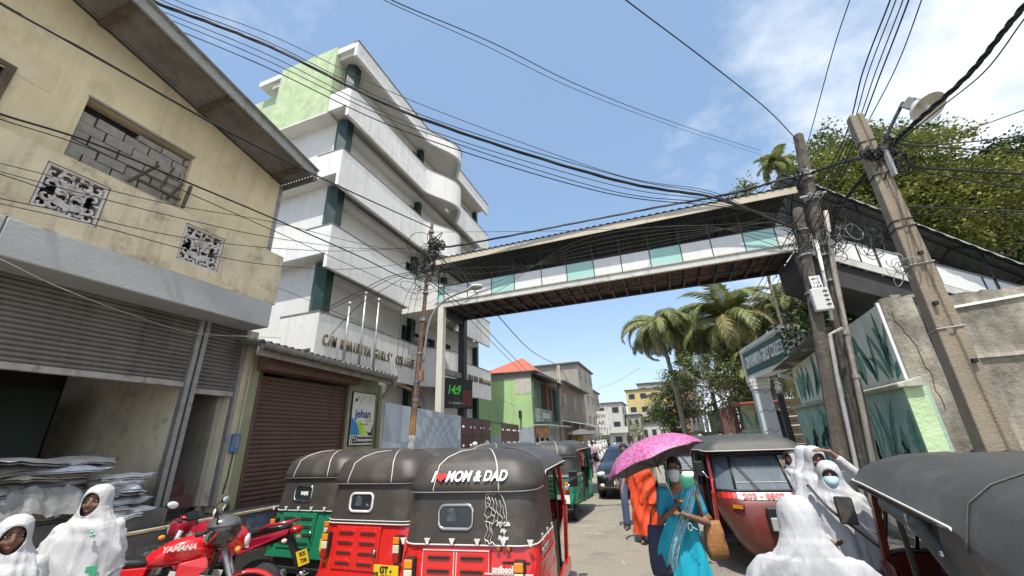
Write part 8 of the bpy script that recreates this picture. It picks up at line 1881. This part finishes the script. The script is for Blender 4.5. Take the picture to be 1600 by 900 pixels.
MB().tube([apex+axis*.03,hand-axis*.06],.0045,8).build('shaft',M_CHROME,um,smooth=True); MB().tube([hand+axis*.03,hand-axis*.07],.012,10).build('handle',M_BLACK,um,smooth=True)
MB().tube([apex-axis*.01,apex+axis*.045],.008,8).build('ferrule',M_BLACK,um)
# --- monk
ORA=mat('orange_robe',(.72,.075,.018),.7,var=.10,scale=4,dirt=((.5,.04,.01),.5,6,.55),bump=.2,bscale=50,fold=((14,14,3),.7))
s=1.66/1.62; p=person('monk in bright orange robe and dark sandals walking behind the umbrella',(-.62,8.45,0),.1,s)
b,HM,J=body_skin(p,s,SK[1],[((-.27,.03,1.03),(-.34,-.08,.82),(-.1,-.2,-1),(1,0,0),.3),((.22,.0,1.03),(.10,-.17,.86),(-.1,-.2,-1),(-1,0,0),.3)],(0,0)); face(p,b,HM,s)
def robe(u,v):
    a=2*PI*u; z=1.36-1.22*v; t=min(1,v*4); rx=(.07+.12*t+.045*v+(-.06*max(0,v-.6))); ry=.065+.07*t+.04*v
    f=.020*math.sin(a*4+z*9)*t+.013*math.sin(a*9-z*17+1)*t+.012*noise.noise(V3(a,z*6,2))
    return V3((rx+f)*math.cos(a)+.03*(1-v),(ry+f)*math.sin(a),z)*s
g=MB(); g.grid(robe,110,60,wrap=True); g.build('robe',ORA,p,smooth=True)
def fo(u,v): 
    return V3(-.10+.30*u+.05*v,-.19-.02*math.sin(v*14+u*9)+.10*abs(u-.5),1.34-.72*v-.25*u*(1-v))*s
g=MB(); g.grid(fo,24,40); g.grid(lambda u,v: fo(1-u,v)+V3(0,.006,0),24,40); g.build('robe_shoulder_fold',ORA,p,smooth=True)
for q in(-1,1):
    MB().box(q*.085*s-.045,q*.085*s+.05,-.20,.09,.008,.03).build('sandal',M_BLACK,p)
# ---- simple passers-by, one mesh set copied: trousers, shirt, head with hair or cap
def walker(label,loc,rz,S,top,bottom,headm,hat=None,skin=SK[0],group=None,scarf=False,pack=None,vox=.02):
    t=person(label,loc,rz,S,group); g=MB(); q=random.Random(label); st=q.uniform(-.12,.12)
    g.ell((0,0,1.50*S),(.075*S,.092*S,.115*S),14,10); g.capsule((0,0,1.30*S),(0,0,1.44*S),.05,.048)
    g.capsule((0,-.09*S,1.49*S),(0,-.10*S,1.475*S),.012,.014,8)
    for k in(-1,1):
        g.capsule((k*.165*S,0,1.28*S),(k*.22*S,.03*k*st,1.03*S),.045,.036); g.capsule((k*.22*S,.03*k*st,1.03*S),(k*.22*S,-.10,.82*S),.036,.028); g.capsule((k*.22*S,-.10,.82*S),(k*.215*S,-.13,.73*S),.034,.02)
        g.capsule((k*.09*S,0,.85*S),(k*.09*S,k*st-.02,.47*S),.08,.055); g.capsule((k*.09*S,k*st-.02,.47*S),(k*.09*S,k*st*1.6,.07),.055,.036); g.capsule((k*.09*S,k*st*1.6,.045),(k*.10*S,k*st*1.6-.15,.035),.035,.03)
    g.ell((0,0,1.12*S),(.14*S,.09*S,.2*S),14,10); g.ell((0,0,.9*S),(.15*S,.1*S,.12*S),14,10)
    remeshed(g,'body',vox,skin,t)
    g=MB(); g.ell((0,0,1.17*S),(.17*S,.115*S,.19*S),16,10); g.ell((0,0,.96*S),(.16*S,.12*S,.16*S),16,10)
    for k in(-1,1): g.capsule((k*.14*S,0,1.28*S),(k*.20*S,.02,1.10*S),.062,.055)
    remeshed(g,'shirt',vox,top,t)
    if scarf is False:
        g=MB()
        for k in(-1,1): g.capsule((k*.09*S,0,.88*S),(k*.09*S,k*st-.02,.47*S),.10,.075); g.capsule((k*.09*S,k*st-.02,.47*S),(k*.09*S,k*st*1.6,.12),.075,.07)
        remeshed(g,'trousers',vox,bottom,t)
        h=MB().ell((0,.02*S,1.545*S),(.088*S,.100*S,.085*S),14,8).build('hair' if hat is None else hat,headm,t,smooth=True)
    else:
        n=18; MB().loft([[V3(rx*math.cos(2*PI*k/n)*(1+.05*math.sin(k*5)),ry*math.sin(2*PI*k/n),z)*S for k in range(n)] for z,rx,ry in((.2,.24,.2),(.6,.21,.17),(.95,.16,.12))]).build('skirt',bottom,t,smooth=True)
        g=MB(); g.ell((0,.015*S,1.52*S),(.098*S,.112*S,.125*S),16,10); g.loft([[V3(rx*math.cos(2*PI*k/n),ry*math.sin(2*PI*k/n)+.015,z)*S for k in range(n)] for z,rx,ry in((.98,.24,.17),(1.15,.23,.16),(1.28,.19,.14),(1.38,.10,.10),(1.45,.095,.10))])
        remeshed(g,'headscarf',vox*.8,headm,t)
        MB().ell((0,-.078*S,1.50*S),(.05*S,.045*S,.07*S),12,8).build('face',skin,t,smooth=True)
    if pack: o=MB().box(-.16,.16,.10,.30,.95,1.38).build('backpack',pack,t); bevel(o,.05,3)
    return t
CWH=mat('white_shirt_cloth',(.58,.58,.59),.85,var=.05); DK=mat('dark_trousers',(.03,.03,.04),.85,var=.2); BLU=mat('blue_denim',(.05,.08,.16),.85,var=.2); PNK=mat('pink_cloth',(.7,.08,.2),.8); GRY=mat('grey_cloth',(.25,.24,.24),.85); BRN=mat('brown_cloth',(.3,.14,.09),.85); HELM=mat('white_helmet',(.66,.66,.64),.3,var=.05,coat=.6)
G1='crowd standing before the brown gates'
crowd=[(742,690,'white_cap',CWH,CWH,'man in a white skull cap, leftmost of the crowd at the gates'),(751,691,None,HAIR,BRN,'brown shirted man just right of the white cap in the crowd'),(761,688,'white_helmet',HELM,DK,'rider in a white helmet highest in the crowd at the gates'),(771,691,'tan_cap',mat('tan_cap',(.5,.42,.3),.8),GRY,'man in a tan cap right of the white helmet'),(778,694,'striped_helmet',HELM,DK,'second white helmet in the crowd at the gates'),(788,699,'white_helmet',HELM,DK,'low white helmet with dark back right of the second one'),
 (796,703,None,PNK,PNK,'small pink clad figure in the crowd at the gates'),(805,701,'grey_cap',GRY,CWH,'man with grey cap in the crowd'),(813,703,None,HAIR,CWH,'black haired man in white right of the grey cap'),(818,697,None,HAIR,DK,'tall black haired man near the right end of the crowd'),(825,706,None,HAIR,CWH,'white shirted man at the right end of the crowd'),(836,697,None,BRN,CWH,'brown haired man in white, rightmost in the crowd')]
for k,(px,py,hat,hm_,top,lab) in enumerate(crowd):
    Y=13.6+.35*(k%4)+.28*k; c=at(px,py,Y=Y); walker(lab,(c.x,Y,0),random.Random(k).uniform(-.8,.8)+(PI if k%3==0 else 0),(c.z)/1.63,top,DK,hm_,hat,group=G1)
p=at(919,702,Y=21); walker('person with black backpack walking away along the left side of the far street',(p.x,21,0),PI,p.z/1.64,DK,DK,HAIR,pack=M_BLACK)
p=at(926,703,Y=24); walker('person in mauve dress right of the black backpack',(p.x,24,0),PI,1.0,mat('mauve_cloth',(.4,.25,.35),.8),mat('mauve_cloth',(.4,.25,.35)),HAIR,scarf=False)
p=at(905,712,Y=26); walker('person in bright red near the far left pavement',(p.x,26,0),0,.92,mat('bright_red_cloth',(.65,.03,.02),.8),mat('bright_red_cloth',(.65,.03,.02)),HAIR)
p=at(992,700,Y=9.6); walker('person in blue jeans hidden behind the orange robed monk',(-.98,9.7,0),0,1.0,BRN,BLU,HAIR)
for k,(px,Y) in enumerate(((912,30),(921,33),(928,29),(934,36),(938,31),(943,38),(917,38),(947,43),(931,45),(940,50))):
    p=at(px,700,Y=Y); walker(('first','second','third','fourth','fifth','sixth','seventh','eighth','ninth','tenth')[k]+' from the near end of the far white clad schoolgirls beyond the black car',(p.x,Y,0),PI*(k%2)+.3*k,.95+.02*(k%3),CWH,CWH,CWH,scarf=True,group='white clad schoolgirls far down the street',vox=.03)

# ---- more people and shade umbrellas far down the street, copied from the ones above
PEOPLE=[o for o in SC.objects if o.get('category')=='person' and o.get('group') in('crowd standing before the brown gates','white clad schoolgirls far down the street')]
for k,(px,Y,src,lab) in enumerate(((903,36,1,'pedestrian in brown walking by the yellow signboard'),(908,44,7,'pedestrian with grey cap on the far left pavement past the yellow signboard'),(952,52,9,'dark clothed pedestrian in the road before the stained white house'),(961,60,10,'white shirted pedestrian farther off before the stained white house'),(898,40,6,'pink clad pedestrian beneath the green canopies'),(947,64,13,'white clad pedestrian farthest off in the middle of the street'),(1098,22,3,'pedestrian in grey on the pavement by the guard hut'),(1140,20,9,'dark clothed person near the pale arch pillar'))):
    c=copy_tree(PEOPLE[src%len(PEOPLE)]); p=at(px,700,Y=Y); c.location=(p.x,Y,0); c.rotation_euler=(0,0,k*1.3); c['label']=lab
    if 'group' in c: del c['group']
for k,(px,Y,lab) in enumerate(((921,34,'dark grey shade umbrella over the pavement left of the black car'),(934,40,'second dark shade umbrella farther along the left pavement'))):
    p=at(px,688,Y=Y); t=thing('shade_umbrella',lab,'umbrella',(p.x-.6,Y,0)); c=Vector((p.x-.6,Y,0))
    MB().lathe(c+Vector((0,0,2.1)),[(1.25,-.02),(1.25,0),(.8,.22),(.3,.36),(.02,.42)],8).build('canopy',mat('dark_grey_canvas',(.12,.12,.125),.8,var=.2),t)
    MB().tube([c,c+Vector((0,0,2.5))],.025,6).build('pole',M_STEEL,t)
# litter and offcuts by the kerb under the parked three wheelers
for k,(x,y,rz,l,lab) in enumerate(((-4.15,4.25,.5,.55,'pale offcut plank lying behind the plate 4338 three wheeler'),(-4.45,4.5,-.4,.35,'short broken plank behind the green three wheeler'),(-4.3,4.0,1.2,.22,'small wood chip on the road beside the wine red motorcycle'))):
    o=MB().cbox((x,y,.035+.02*k),(l,.09,.03),Euler((.05,.1,rz))).build('wood_offcut',mat('pale_plank',(.42,.33,.22),.8,var=.3)); tag(o,lab,'plank')
